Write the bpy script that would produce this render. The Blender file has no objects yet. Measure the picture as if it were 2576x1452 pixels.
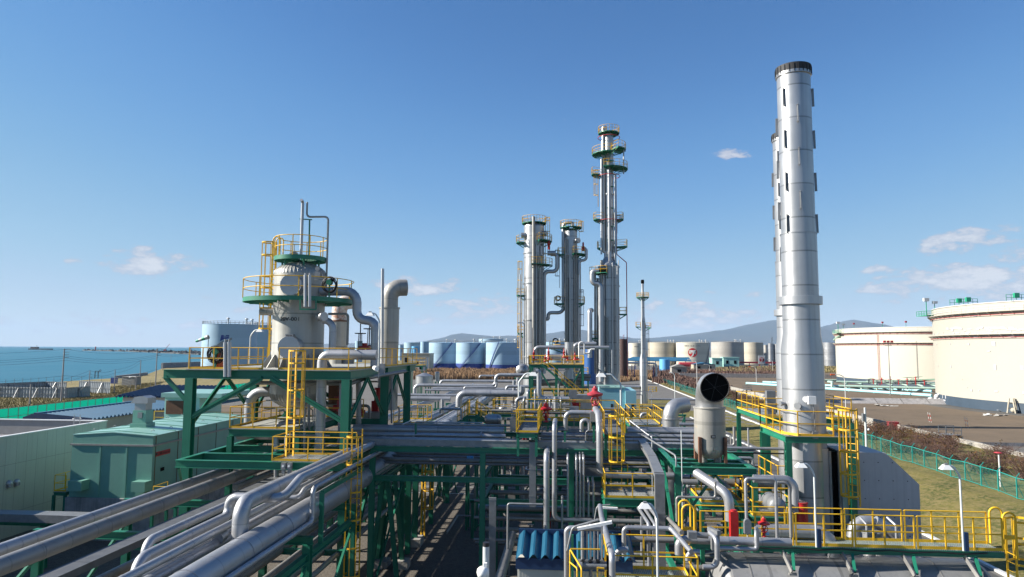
import bpy, math, random
from mathutils import Vector, Matrix
random.seed(7)
R = math.radians
scn = bpy.context.scene
COL = scn.collection
# ------------------------------------------------------------------ camera, sky, sun, exposure
FPX, CX, CY, CAMH = 1717.3, 1288.0, 726.0, 13.0           # photograph measured on a 2576 x 1452 grid
yaw, pit, rol = R(4.6), math.atan(152 / 1717.3), R(0.33)
fw0 = Vector((-math.sin(yaw), math.cos(yaw), 0)); r0 = Vector((math.cos(yaw), math.sin(yaw), 0)); up0 = Vector((0, 0, 1))
FW = fw0 * math.cos(pit) + up0 * math.sin(pit)
u0_ = r0.cross(FW)
RT = r0 * math.cos(rol) + u0_ * math.sin(rol)
UP = u0_ * math.cos(rol) - r0 * math.sin(rol)
EYE = Vector((0, 0, CAMH))
cam = bpy.data.cameras.new('camera'); cam.sensor_width = 36; cam.lens = 24.0
cam.clip_start = 0.3; cam.clip_end = 90000
camo = bpy.data.objects.new('camera', cam); COL.objects.link(camo)
m3 = Matrix((RT, UP, -FW)).transposed()
camo.matrix_world = Matrix.Translation(EYE) @ m3.to_4x4()
scn.camera = camo
SUN_EL = 28.5; SUN_TURN = 5.0          # sun almost exactly to the left (-X)
w = bpy.data.worlds.new('World'); scn.world = w; w.use_nodes = True
nt = w.node_tree; nt.nodes.clear()
SKYSTR = 0.15
def N(t, ty, **k):
    n = t.nodes.new(ty)
    for a, b in k.items(): setattr(n, a, b)
    return n
sky = N(nt, 'ShaderNodeTexSky', sky_type='NISHITA'); sky.sun_disc = False
sky.sun_elevation = R(SUN_EL); sky.sun_rotation = R(-90 - SUN_TURN)
sky.air_density = 1.0; sky.dust_density = 0.0; sky.ozone_density = 4.0; sky.altitude = 1500
bg = N(nt, 'ShaderNodeBackground'); bg.inputs['Strength'].default_value = SKYSTR / 2.4
out = N(nt, 'ShaderNodeOutputWorld')
nt.links.new(bg.outputs[0], out.inputs[0])
WSKY = (nt, sky, bg)
sl = bpy.data.lights.new('sun', 'SUN'); sl.energy = 5.0; sl.angle = R(0.53); sl.color = (1, 0.94, 0.84)
so = bpy.data.objects.new('sun', sl); COL.objects.link(so)
ld = Vector((math.cos(R(SUN_EL)) * math.cos(R(SUN_TURN)), math.cos(R(SUN_EL)) * math.sin(R(SUN_TURN)), -math.sin(R(SUN_EL))))
so.rotation_euler = ld.to_track_quat('-Z', 'Y').to_euler()
so.location = (-60, 0, 60)
vs = scn.view_settings; vs.view_transform = 'Standard'; vs.look = 'None'; vs.gamma = 1; vs.exposure = math.log2(2.4)
vs.use_curve_mapping = False
scn.cycles.max_bounces = 5; scn.cycles.transparent_max_bounces = 12
# ------------------------------------------------------------------ measuring: photograph point on a known world plane
def ray(u, v): return FW + RT * ((u - CX) / FPX) - UP * ((v - CY) / FPX)
def aX(u, v, x): d = ray(u, v); return EYE + d * (x / d.x)
def aY(u, v, y): d = ray(u, v); return EYE + d * (y / d.y)
def aZ(u, v, z): d = ray(u, v); return EYE + d * ((z - CAMH) / d.z)
def pj(p):
    d = Vector(p) - EYE; z = d.dot(FW)
    return CX + FPX * d.dot(RT) / z, CY - FPX * d.dot(UP) / z
def tA(x, y): return 644 + x / 4, 847.4 + y / 4
def tB(x, y): return 1288 + x / 4, 847.4 + y / 4
def tC(x, y): return 1288 + x / 4, 1088.9 + y / 4
def tE(x, y): return 1932 + x / 4, 1088.9 + y / 4
def mv(p, axis, tgt, vert=None):
    """walk from p along a world axis until the point stands at photograph column (or row) tgt"""
    a = Vector(((1, 0, 0), (0, 1, 0), (0, 0, 1))['xyz'.index(axis)])
    d = Vector(p) - EYE
    if vert is None: vert = axis == 'z'
    ax_, c, s = (UP, CY, -1) if vert else (RT, CX, 1)
    k = (tgt - c) / FPX * s
    # (d+t a).ax = k (d+t a).FW
    t = (k * d.dot(FW) - d.dot(ax_)) / (a.dot(ax_) - k * a.dot(FW))
    return Vector(p) + a * t
def path(p, *mm):
    o = [Vector(p)]
    for ax, t in mm:
        q = o[-1]
        if ax in 'xz': q = mv(q, ax, t)
        elif ax == 'yu': q = mv(q, 'y', t, False)
        elif ax == 'yv': q = mv(q, 'y', t, True)
        elif ax == 'X': q = Vector((t, q.y, q.z))
        elif ax == 'Y': q = Vector((q.x, t, q.z))
        elif ax == 'Z': q = Vector((q.x, q.y, t))
        elif ax == 'd': q = q + Vector(t)
        o.append(Vector(q))
    return o
# ------------------------------------------------------------------ materials
def mat(name, col, rough=0.55, metal=0.0, var=0.12, nscale=1.5, rust=0.0, rcol=(0.16, 0.06, 0.025), seam=0.0,
        bump=0.0, bscale=8, spec=0.5, streak=0.0):
    m = bpy.data.materials.new(name); m.use_nodes = True
    t = m.node_tree; t.nodes.clear(); L = t.links.new
    o = N(t, 'ShaderNodeOutputMaterial'); b = N(t, 'ShaderNodeBsdfPrincipled')
    L(b.outputs[0], o.inputs[0])
    b.inputs['Metallic'].default_value = metal
    b.inputs['Specular IOR Level'].default_value = spec
    tc = N(t, 'ShaderNodeTexCoord')
    nz = N(t, 'ShaderNodeTexNoise'); nz.inputs['Scale'].default_value = nscale; nz.inputs['Detail'].default_value = 6
    nz.inputs['Roughness'].default_value = 0.65
    L(tc.outputs['Object'], nz.inputs['Vector'])
    mr = N(t, 'ShaderNodeMapRange'); mr.inputs[1].default_value = 0.3; mr.inputs[2].default_value = 0.7
    mr.inputs[3].default_value = 1 - var; mr.inputs[4].default_value = 1 + var
    L(nz.outputs[0], mr.inputs[0])
    fac = mr.outputs[0]
    def mul(a, bv):
        n = N(t, 'ShaderNodeMath', operation='MULTIPLY'); L(a, n.inputs[0])
        if isinstance(bv, (int, float)): n.inputs[1].default_value = bv
        else: L(bv, n.inputs[1])
        return n.outputs[0]
    if streak:
        mp = N(t, 'ShaderNodeMapping'); mp.inputs['Scale'].default_value = (3, 3, 0.12); L(tc.outputs['Object'], mp.inputs[0])
        n2 = N(t, 'ShaderNodeTexNoise'); n2.inputs['Scale'].default_value = 2; n2.inputs['Detail'].default_value = 5; L(mp.outputs[0], n2.inputs['Vector'])
        r2 = N(t, 'ShaderNodeMapRange'); r2.inputs[1].default_value = 0.5; r2.inputs[2].default_value = 0.75; r2.inputs[3].default_value = 1; r2.inputs[4].default_value = 1 - streak
        L(n2.outputs[0], r2.inputs[0]); fac = mul(fac, r2.outputs[0])
    if seam:
        at = N(t, 'ShaderNodeAttribute', attribute_name='plen')
        fr = N(t, 'ShaderNodeMath', operation='FRACT'); L(at.outputs['Fac'], fr.inputs[0])
        lt = N(t, 'ShaderNodeMath', operation='LESS_THAN'); L(fr.outputs[0], lt.inputs[0]); lt.inputs[1].default_value = 0.045
        s1 = N(t, 'ShaderNodeMapRange'); s1.inputs[3].default_value = 1; s1.inputs[4].default_value = 1 - seam; L(lt.outputs[0], s1.inputs[0])
        fl = N(t, 'ShaderNodeMath', operation='FLOOR'); L(at.outputs['Fac'], fl.inputs[0])
        wn = N(t, 'ShaderNodeTexWhiteNoise', noise_dimensions='1D'); L(fl.outputs[0], wn.inputs['W'])
        s2 = N(t, 'ShaderNodeMapRange'); s2.inputs[3].default_value = 0.9; s2.inputs[4].default_value = 1.06; L(wn.outputs[0], s2.inputs[0])
        fac = mul(mul(fac, s1.outputs[0]), s2.outputs[0])
    vm = N(t, 'ShaderNodeVectorMath', operation='SCALE'); vm.inputs[0].default_value = col; L(fac, vm.inputs['Scale'])
    colo = vm.outputs[0]
    rn = N(t, 'ShaderNodeMapRange'); rn.inputs[3].default_value = max(0.05, rough - 0.1); rn.inputs[4].default_value = min(1, rough + 0.12)
    L(nz.outputs[0], rn.inputs[0]); L(rn.outputs[0], b.inputs['Roughness'])
    if rust:
        n3 = N(t, 'ShaderNodeTexNoise'); n3.inputs['Scale'].default_value = 2.3; n3.inputs['Detail'].default_value = 10; n3.inputs['Roughness'].default_value = 0.75
        L(tc.outputs['Object'], n3.inputs['Vector'])
        r3 = N(t, 'ShaderNodeMapRange'); r3.inputs[1].default_value = 0.68 - rust * 0.3; r3.inputs[2].default_value = 0.74 - rust * 0.2; L(n3.outputs[0], r3.inputs[0])
        mx = N(t, 'ShaderNodeMix', data_type='RGBA'); L(r3.outputs[0], mx.inputs[0]); L(colo, mx.inputs[6]); mx.inputs[7].default_value = (*rcol, 1)
        colo = mx.outputs[2]
        if metal:
            iv = N(t, 'ShaderNodeMapRange'); iv.inputs[3].default_value = metal; iv.inputs[4].default_value = 0; L(r3.outputs[0], iv.inputs[0]); L(iv.outputs[0], b.inputs['Metallic'])
    L(colo, b.inputs['Base Color'])
    if bump:
        n4 = N(t, 'ShaderNodeTexNoise'); n4.inputs['Scale'].default_value = bscale; n4.inputs['Detail'].default_value = 4; L(tc.outputs['Object'], n4.inputs['Vector'])
        bp = N(t, 'ShaderNodeBump'); bp.inputs['Strength'].default_value = bump; bp.inputs['Distance'].default_value = 0.05
        L(n4.outputs[0], bp.inputs['Height']); L(bp.outputs[0], b.inputs['Normal'])
    return m
def twotone(name, c1, c2, scale, rough=0.9, c3=None, bump=0.4, bscale=None, lo=0.4, hi=0.6):
    m = mat(name, c1, rough, 0, 0.15, scale * 3, bump=bump, bscale=bscale or scale * 6)
    t = m.node_tree; L = t.links.new
    b = [n for n in t.nodes if n.type == 'BSDF_PRINCIPLED'][0]; b.inputs['Specular IOR Level'].default_value = 0.15
    src = b.inputs['Base Color'].links[0].from_socket; tc = [n for n in t.nodes if n.type == 'TEX_COORD'][0]
    for i, (c, sc) in enumerate(((c2, scale), (c3, scale * 7))):
        if c is None: continue
        nz = N(t, 'ShaderNodeTexNoise'); nz.inputs['Scale'].default_value = sc; nz.inputs['Detail'].default_value = 8; nz.inputs['Roughness'].default_value = 0.7
        L(tc.outputs['Object'], nz.inputs['Vector'])
        r = N(t, 'ShaderNodeMapRange'); r.inputs[1].default_value = lo; r.inputs[2].default_value = hi; L(nz.outputs[0], r.inputs[0])
        mx = N(t, 'ShaderNodeMix', data_type='RGBA'); L(r.outputs[0], mx.inputs[0]); L(src, mx.inputs[6]); mx.inputs[7].default_value = (*c, 1)
        src = mx.outputs[2]
    L(src, b.inputs['Base Color'])
    return m
def grating(name, col, px=0.045, py=0.1, sx=0.42, sy=0.16):
    m = mat(name, col, 0.5, 0.4, 0.15)
    t = m.node_tree; L = t.links.new
    b = [n for n in t.nodes if n.type == 'BSDF_PRINCIPLED'][0]; tc = [n for n in t.nodes if n.type == 'TEX_COORD'][0]
    o = [n for n in t.nodes if n.type == 'OUTPUT_MATERIAL'][0]
    sp = N(t, 'ShaderNodeSeparateXYZ'); L(tc.outputs['Object'], sp.inputs[0])
    acc = None
    for i, p, s in ((0, px, sx), (1, py, sy)):
        d = N(t, 'ShaderNodeMath', operation='DIVIDE'); L(sp.outputs[i], d.inputs[0]); d.inputs[1].default_value = p
        f = N(t, 'ShaderNodeMath', operation='FRACT'); L(d.outputs[0], f.inputs[0])
        l = N(t, 'ShaderNodeMath', operation='LESS_THAN'); L(f.outputs[0], l.inputs[0]); l.inputs[1].default_value = s
        if acc is None: acc = l.outputs[0]
        else:
            mx = N(t, 'ShaderNodeMath', operation='MAXIMUM'); L(acc, mx.inputs[0]); L(l.outputs[0], mx.inputs[1]); acc = mx.outputs[0]
    tr = N(t, 'ShaderNodeBsdfTransparent'); ms = N(t, 'ShaderNodeMixShader')
    L(acc, ms.inputs[0]); L(tr.outputs[0], ms.inputs[1]); L(b.outputs[0], ms.inputs[2]); L(ms.outputs[0], o.inputs[0])
    return m
M = {}
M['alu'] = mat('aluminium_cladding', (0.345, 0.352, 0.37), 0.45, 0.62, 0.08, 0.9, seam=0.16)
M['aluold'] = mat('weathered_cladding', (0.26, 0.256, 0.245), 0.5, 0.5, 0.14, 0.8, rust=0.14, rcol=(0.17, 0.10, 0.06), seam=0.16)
M['aluplain'] = mat('plain_aluminium', (0.38, 0.387, 0.40), 0.4, 0.66, 0.08, 1.2)
M['silver'] = mat('silver_paint', (0.37, 0.375, 0.385), 0.38, 0.68, 0.08, 0.5, seam=0.38, streak=0.2, rust=0.03, rcol=(0.28, 0.22, 0.16))
M['vessel'] = mat('vessel_cladding', (0.32, 0.315, 0.29), 0.45, 0.35, 0.1, 0.6, seam=0.35, streak=0.2)
M['stained'] = mat('stained_steel', (0.30, 0.29, 0.265), 0.5, 0.3, 0.14, 0.5, rust=0.24, rcol=(0.42, 0.30, 0.17), streak=0.2, seam=0.2)
M['galv'] = mat('galvanised_steel', (0.22, 0.228, 0.237), 0.5, 0.5, 0.16, 4)
M['hoodgrey'] = mat('dull_grey_hood_paint', (0.37, 0.37, 0.385), 0.5, 0.15, 0.12, 0.5, streak=0.15)
M['shell'] = mat('grey_drum_shell', (0.27, 0.27, 0.27), 0.45, 0.35, 0.14, 0.7, rust=0.14, seam=0.3, streak=0.15)
M['green'] = mat('green_steel_paint', (0.010, 0.15, 0.088), 0.45, 0, 0.14, 1.2, rust=0.05, rcol=(0.06, 0.08, 0.05))
M['yellow'] = mat('yellow_rail_paint', (0.68, 0.40, 0.014), 0.5, 0, 0.1, 2, rust=0.08, rcol=(0.38, 0.15, 0.03))
M['yrust'] = mat('rusty_yellow_paint', (0.64, 0.36, 0.016), 0.55, 0, 0.15, 2, rust=0.18, rcol=(0.30, 0.11, 0.03))
M['red'] = mat('red_valve_paint', (0.36, 0.011, 0.012), 0.42, 0, 0.12, 3)
M['pinkred'] = mat('faded_red_paint', (0.34, 0.03, 0.042), 0.5, 0, 0.15, 3)
M['orange'] = mat('orange_paint', (0.55, 0.09, 0.012), 0.45)
M['black'] = mat('black_rubber', (0.012, 0.012, 0.014), 0.5, 0, 0.1)
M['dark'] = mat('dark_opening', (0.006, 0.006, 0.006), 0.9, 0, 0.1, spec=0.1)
M['rustm'] = mat('rusted_steel', (0.13, 0.06, 0.035), 0.8, 0.1, 0.3, 4)
M['concrete'] = mat('concrete', (0.28, 0.265, 0.24), 0.85, 0, 0.18, 0.8, streak=0.2, bump=0.15)
M['conplinth'] = mat('plinth_concrete', (0.26, 0.25, 0.25), 0.85, 0, 0.3, 1.2, streak=0.35, bump=0.2)
M['white'] = mat('white_paint', (0.5, 0.5, 0.49), 0.5, 0, 0.06)
M['lamp'] = mat('white_lamp_housing', (0.78, 0.78, 0.76), 0.45, 0, 0.05)
M['polewhite'] = mat('pale_pole_paint', (0.52, 0.55, 0.55), 0.45, 0.1, 0.08)
M['pole'] = mat('concrete_pole', (0.27, 0.25, 0.25), 0.8, 0, 0.12)
M['wire'] = mat('cable', (0.02, 0.02, 0.022), 0.6)
M['grate'] = grating('open_steel_grating', (0.42, 0.43, 0.42))
M['gratefine'] = grating('green_tinged_grating', (0.38, 0.44, 0.41), 0.06, 0.12, 0.5, 0.2)
M['checker'] = mat('checkered_deck_plate', (0.34, 0.34, 0.31), 0.6, 0.2, 0.2, 1.5)
M['darkplate'] = mat('dark_floor_plate', (0.10, 0.11, 0.12), 0.6, 0.2, 0.2, 1.5)
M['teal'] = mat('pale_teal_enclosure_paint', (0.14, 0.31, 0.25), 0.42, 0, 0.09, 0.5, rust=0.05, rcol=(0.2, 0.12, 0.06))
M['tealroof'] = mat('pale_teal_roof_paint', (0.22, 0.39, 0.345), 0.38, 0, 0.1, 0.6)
M['boxblue'] = mat('pale_blue_cabinet_paint', (0.22, 0.45, 0.51), 0.45, 0, 0.05)
M['mint'] = mat('pale_mint_paint', (0.35, 0.60, 0.52), 0.5, 0, 0.06)
M['sand'] = mat('sandwich_panel_wall', (0.40, 0.405, 0.355), 0.6, 0, 0.07, 0.3, streak=0.1)
M['panelw'] = mat('white_parapet_cap', (0.6, 0.6, 0.6), 0.5, 0, 0.04)
M['parin'] = mat('grey_parapet_lining', (0.25, 0.24, 0.23), 0.7, 0, 0.1)
M['flatroof'] = mat('grey_flat_roof', (0.17, 0.17, 0.19), 0.8, 0, 0.1)
M['beige'] = mat('beige_siding', (0.40, 0.37, 0.28), 0.7, 0, 0.08)
M['offwhite'] = mat('ribbed_offwhite_siding', (0.50, 0.49, 0.44), 0.6, 0, 0.06)
M['roofblue'] = mat('blue_folded_roof', (0.018, 0.105, 0.19), 0.6, 0.0, 0.12, 0.8)
M['roofnavy'] = mat('navy_folded_roof', (0.004, 0.022, 0.065), 0.45, 0.1, 0.1)
M['rooflite'] = mat('bright_blue_roof', (0.008, 0.08, 0.14), 0.45, 0.1, 0.1)
M['darkblue'] = mat('dark_blue_fascia', (0.006, 0.03, 0.09), 0.5)  # even dark blue paint for fascias, flashing and ballast boxes
M['capdark'] = mat('sooty_cap', (0.02, 0.02, 0.022), 0.7)
M['tray'] = mat('shade_toned_galvanised_tray', (0.12, 0.124, 0.13), 0.55, 0.4, 0.16, 3)  # galvanised steel with the tray's partial shade put into its colour
M['stripe'] = mat('red_white_stripe', (0.6, 0.6, 0.58), 0.5)
M['emerald'] = mat('emerald_fence_panel', (0.018, 0.38, 0.30), 0.55, 0, 0.07, 0.6)
_t = M['emerald'].node_tree; _o = [n for n in _t.nodes if n.type == 'OUTPUT_MATERIAL'][0]; _b = [n for n in _t.nodes if n.type == 'BSDF_PRINCIPLED'][0]
_r = N(_t, 'ShaderNodeBsdfTranslucent'); _r.inputs[0].default_value = (0.03, 0.55, 0.44, 1); _x = N(_t, 'ShaderNodeMixShader'); _x.inputs[0].default_value = 0.6
_t.links.new(_b.outputs[0], _x.inputs[1]); _t.links.new(_r.outputs[0], _x.inputs[2]); _t.links.new(_x.outputs[0], _o.inputs[0])
_t = M['stripe'].node_tree; _b = [n for n in _t.nodes if n.type == 'BSDF_PRINCIPLED'][0]; _c = [n for n in _t.nodes if n.type == 'TEX_COORD'][0]
_s = N(_t, 'ShaderNodeSeparateXYZ'); _t.links.new(_c.outputs['Object'], _s.inputs[0]); _d = N(_t, 'ShaderNodeMath', operation='PINGPONG'); _t.links.new(_s.outputs[2], _d.inputs[0]); _d.inputs[1].default_value = 0.38
_g = N(_t, 'ShaderNodeMath', operation='GREATER_THAN'); _t.links.new(_d.outputs[0], _g.inputs[0]); _g.inputs[1].default_value = 0.19
_m = N(_t, 'ShaderNodeMix', data_type='RGBA'); _t.links.new(_g.outputs[0], _m.inputs[0]); _m.inputs[6].default_value = (0.6, 0.6, 0.58, 1); _m.inputs[7].default_value = (0.5, 0.02, 0.02, 1); _t.links.new(_m.outputs[2], _b.inputs['Base Color'])
M['bluegreen'] = mat('turquoise_fence_paint', (0.008, 0.24, 0.21), 0.5, 0, 0.1)
M['tanklite'] = mat('light_blue_tank_paint', (0.26, 0.39, 0.50), 0.5, 0, 0.04, 0.08, seam=0.03, streak=0.05)
M['tanknavy'] = mat('navy_tank_paint', (0.015, 0.04, 0.20), 0.5, 0, 0.06)
M['tanksky'] = mat('sky_blue_tank_paint', (0.10, 0.34, 0.62), 0.5, 0, 0.05)
M['tankblue'] = mat('strong_blue_tank_paint', (0.01, 0.075, 0.24), 0.5, 0, 0.06)
M['bigcream'] = mat('warm_cream_tank_paint', (0.42, 0.395, 0.33), 0.55, 0, 0.04, 0.05, streak=0.05)
M['cream'] = mat('cream_tank_paint', (0.47, 0.44, 0.36), 0.55, 0, 0.05, 0.06, seam=0.03, streak=0.06)
M['creamdull'] = mat('dull_cream_tank_paint', (0.38, 0.345, 0.27), 0.6, 0, 0.07, 0.06, seam=0.05, streak=0.18)
M['tankgrey'] = mat('grey_tank_paint', (0.33, 0.315, 0.285), 0.55, 0.1, 0.1, 0.08, seam=0.1, rust=0.1, rcol=(0.30, 0.22, 0.13), streak=0.3)
M['tankbrown'] = mat('rust_brown_tank_paint', (0.05, 0.022, 0.018), 0.7, 0, 0.15, 0.2)
M['patch'] = mat('grey_primer_patch', (0.33, 0.34, 0.36), 0.7, 0, 0.1)
M['slate'] = mat('slate_blue_tank_base', (0.03, 0.05, 0.075), 0.6, 0, 0.12, 0.3)
M['celadon'] = mat('pale_green_pipe_paint', (0.30, 0.42, 0.36), 0.5, 0, 0.1)
M['cyanpipe'] = mat('pale_cyan_pipe_paint', (0.30, 0.58, 0.64), 0.5, 0, 0.08)
M['asphalt'] = twotone('asphalt', (0.075, 0.073, 0.07), (0.10, 0.097, 0.09), 0.15, bump=0.25, bscale=12)
M['gravel'] = twotone('gravel', (0.098, 0.084, 0.068), (0.04, 0.034, 0.03), 3.2, c3=(0.17, 0.152, 0.13), bump=0.9, bscale=9, lo=0.42, hi=0.62)
M['soil'] = twotone('tank_yard_soil', (0.165, 0.122, 0.084), (0.112, 0.088, 0.063), 0.09, c3=(0.145, 0.112, 0.08), bump=0.4, bscale=3)
M['grass'] = twotone('autumn_grass', (0.135, 0.12, 0.036), (0.06, 0.072, 0.019), 0.4, c3=(0.19, 0.152, 0.064), bump=0.9, bscale=7, lo=0.44, hi=0.58)
M['drygrass'] = twotone('dry_coastal_grass', (0.20, 0.165, 0.075), (0.12, 0.115, 0.05), 0.12, c3=(0.25, 0.20, 0.10), bump=0.6, bscale=3)
M['conyard'] = twotone('weathered_apron', (0.13, 0.126, 0.118), (0.095, 0.093, 0.086), 0.25, c3=(0.16, 0.15, 0.14), bump=0.15)
M['reed'] = twotone('dry_reeds', (0.24, 0.15, 0.085), (0.15, 0.09, 0.05), 0.3, c3=(0.30, 0.20, 0.12))
M['twig'] = twotone('bare_twigs', (0.14, 0.085, 0.07), (0.10, 0.065, 0.055), 0.6)
M['leafrust'] = twotone('rust_autumn_leaves', (0.15, 0.045, 0.02), (0.10, 0.055, 0.025), 0.9, c3=(0.08, 0.07, 0.02))
M['leafgreen'] = twotone('dull_green_leaves', (0.06, 0.075, 0.025), (0.10, 0.08, 0.03), 0.9)
M['rock'] = twotone('breakwater_rock', (0.06, 0.06, 0.065), (0.11, 0.11, 0.11), 0.05)
M['hill'] = twotone('far_forest_hill', (0.020, 0.034, 0.040), (0.045, 0.048, 0.045), 0.0006, bump=0.2, bscale=0.004)
M['grnplain'] = mat('mid_green_paint', (0.02, 0.30, 0.16), 0.5)
# ------------------------------------------------------------------ mesh building
class MB:
    def __init__(s): s.v = []; s.f = []; s.sm = []; s.pl = []
    def add(s, vs, fs, smooth=False, pl=None):
        b = len(s.v); s.v += [tuple(x) for x in vs]
        s.pl += pl if pl is not None else [0.5] * len(vs)
        for f in fs: s.f.append(tuple(b + i for i in f)); s.sm.append(smooth)
    def box(s, x0, x1, y0, y1, z0, z1):
        vs = [(x, y, z) for z in (z0, z1) for y in (y0, y1) for x in (x0, x1)]
        s.add(vs, [(0, 2, 3, 1), (4, 5, 7, 6), (0, 1, 5, 4), (2, 6, 7, 3), (0, 4, 6, 2), (1, 3, 7, 5)]); return s
    def bar(s, p, q, w, h=None, upv=None):
        p, q = Vector(p), Vector(q); h = h or w; d = q - p
        if d.length < 1e-6: return s
        d.normalize(); u = Vector(upv) if upv else (Vector((0, 0, 1)) if abs(d.z) < 0.95 else Vector((0, 1, 0)))
        a = d.cross(u).normalized(); b = a.cross(d)
        vs = [e + a * (i * w / 2) + b * (j * h / 2) for e in (p, q) for i, j in ((-1, -1), (1, -1), (1, 1), (-1, 1))]
        s.add(vs, [(0, 3, 2, 1), (4, 5, 6, 7), (0, 1, 5, 4), (1, 2, 6, 5), (2, 3, 7, 6), (3, 0, 4, 7)]); return s
    def ib(s, p, q, h=0.3, b=0.25, t=0.03, upv=None):
        p, q = Vector(p), Vector(q); d = (q - p).normalized()
        u = Vector(upv) if upv else (Vector((0, 0, 1)) if abs(d.z) < 0.95 else Vector((0, 1, 0)))
        a = d.cross(u).normalized(); u = a.cross(d)
        s.bar(p, q, t, h - 2 * t, u)
        for k in (-1, 1): s.bar(p + u * (k * (h - t) / 2), q + u * (k * (h - t) / 2), b, t, u)
        return s
    def tube(s, pts, r, n=12, bend=None, caps=True, closed=False, pk=1.0, smooth=True):
        pts = [Vector(p) for p in pts]
        bend = (2.6 * r) if bend is None else bend
        o = []; rate = []
        for i, p in enumerate(pts):
            if 0 < i < len(pts) - 1 and bend > 0 and not closed:
                a = pts[i - 1] - p; b = pts[i + 1] - p; la, lb = a.length, b.length
                if la < 1e-6 or lb < 1e-6: o.append(p); rate.append(1); continue
                a /= la; b /= lb; ang = a.angle(b)
                if ang > R(170): o.append(p); rate.append(1); continue
                th = math.pi - ang; tl = bend * math.tan(th / 2); mx = 0.48 * min(la, lb)
                if i == 1: mx = max(mx, 0.0) if len(pts) > 3 else 0.9 * min(la, lb)
                if tl > mx: tl = mx
                bb = tl / math.tan(th / 2)
                c = p + (a + b).normalized() * (bb / math.sin(ang / 2))
                s0 = p + a * tl; s1 = p + b * tl; v0 = s0 - c; v1 = s1 - c; k = max(3, int(th / R(15)))
                axn = v0.cross(v1).normalized()
                for j in range(k + 1): o.append(c + Matrix.Rotation(th * j / k, 3, axn) @ v0); rate.append(1 if j == 0 else 3)
            else: o.append(p); rate.append(1)
        if closed: o.append(o[0]); rate.append(1)
        # frames
        rings = []; pl = []; L = random.random() * 0.5 + 0.1; nrm = None
        for i, p in enumerate(o):
            if closed: d = (o[(i + 1) % (len(o) - 1)] - o[(i - 1) % (len(o) - 1)])
            elif i == 0: d = o[1] - p
            elif i == len(o) - 1: d = p - o[i - 1]
            else: d = (o[i + 1] - p).normalized() + (p - o[i - 1]).normalized()
            d.normalize()
            if nrm is None: nrm = d.orthogonal().normalized()
            else: nrm = (nrm - d * nrm.dot(d)); nrm.normalize()
            bn = d.cross(nrm)
            if i: L += (p - o[i - 1]).length * pk * rate[i]
            rr = r[i] if isinstance(r, list) else r
            sc = 1.0
            for j in range(n):
                a = 2 * math.pi * j / n; rings.append(p + (nrm * math.cos(a) + bn * math.sin(a)) * rr); pl.append(L)
        m = len(o); fs = [(i * n + j, i * n + (j + 1) % n, (i + 1) * n + (j + 1) % n, (i + 1) * n + j) for i in range(m - 1) for j in range(n)]
        s.add(rings, fs, smooth, pl)
        if caps and not closed: s.add([rings[j] for j in range(n)], [tuple(reversed(range(n)))]); s.add(rings[-n:], [tuple(range(n))])
        return s
    def cyl(s, p, q, r, r2=None, n=16, caps=True, pk=1.0):
        p, q = Vector(p), Vector(q); d = (q - p); l = d.length; d /= l; a = d.orthogonal().normalized(); b = d.cross(a)
        r2 = r if r2 is None else r2
        vs = [e + (a * math.cos(2 * math.pi * j / n) + b * math.sin(2 * math.pi * j / n)) * rr for e, rr in ((p, r), (q, r2)) for j in range(n)]
        o = random.random() * 0.5 + 0.1
        s.add(vs, [(j, (j + 1) % n, n + (j + 1) % n, n + j) for j in range(n)], True, [o] * n + [o + l * pk] * n)
        if caps: s.add(vs[:n], [tuple(reversed(range(n)))]); s.add(vs[n:], [tuple(range(n))])
        return s
    def lathe(s, c, prof, n=32, a0=0, a1=2 * math.pi, pk=1.0, axis='z', smooth=True):
        full = abs(a1 - a0 - 2 * math.pi) < 1e-6; k = n if full else n + 1
        c = Vector(c); vs = []; pl = []
        for r, z in prof:
            for j in range(k):
                a = a0 + (a1 - a0) * j / n
                l = (r * math.cos(a), r * math.sin(a), z)
                if axis == 'x': l = (z, r * math.cos(a), r * math.sin(a))
                elif axis == 'y': l = (r * math.sin(a), z, r * math.cos(a))
                vs.append(c + Vector(l)); pl.append(z * pk + 0.07)
        fs = []
        for i in range(len(prof) - 1):
            for j in range(n):
                jj = (j + 1) % k if full else j + 1
                fs.append((i * k + j, i * k + jj, (i + 1) * k + jj, (i + 1) * k + j))
        # sharp profile corners: split per segment when angle is large
        s.add(vs, fs, smooth, pl); return s
    def steps(s, c, prof, n=32, **kw):
        """lathe with crisp edges: one smooth band per profile segment"""
        for a, b in zip(prof[:-1], prof[1:]): s.lathe(c, [a, b], n, **kw)
        return s
    def sphere(s, c, r, n=12, sz=1.0):
        return s.lathe(c, [(r * math.cos(t), r * sz * math.sin(t)) for t in [math.pi * (i / 8 - 0.5) for i in range(9)]], n)
    def ring(s, c, r, t, axis='z', n=24, a0=0, a1=360, m=6):
        pts = []
        for j in range(n + 1):
            a = R(a0 + (a1 - a0) * j / n); l = {'z': (r * math.cos(a), r * math.sin(a), 0), 'y': (r * math.cos(a), 0, r * math.sin(a)), 'x': (0, r * math.cos(a), r * math.sin(a))}[axis]
            pts.append(Vector(c) + Vector(l))
        if a1 - a0 >= 360: return s.tube(pts[:-1], t, m, 0, closed=True)
        return s.tube(pts, t, m, 0)
    def poly(s, pts, th=None, d=(0, 0, 1)):
        k = len(pts); pts = [Vector(p) for p in pts]
        if th is None: s.add(pts, [tuple(range(k))]); return s
        d = Vector(d) * th; vs = pts + [p + d for p in pts]
        s.add(vs, [tuple(reversed(range(k))), tuple(range(k, 2 * k))] + [(i, (i + 1) % k, k + (i + 1) % k, k + i) for i in range(k)]); return s
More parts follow.
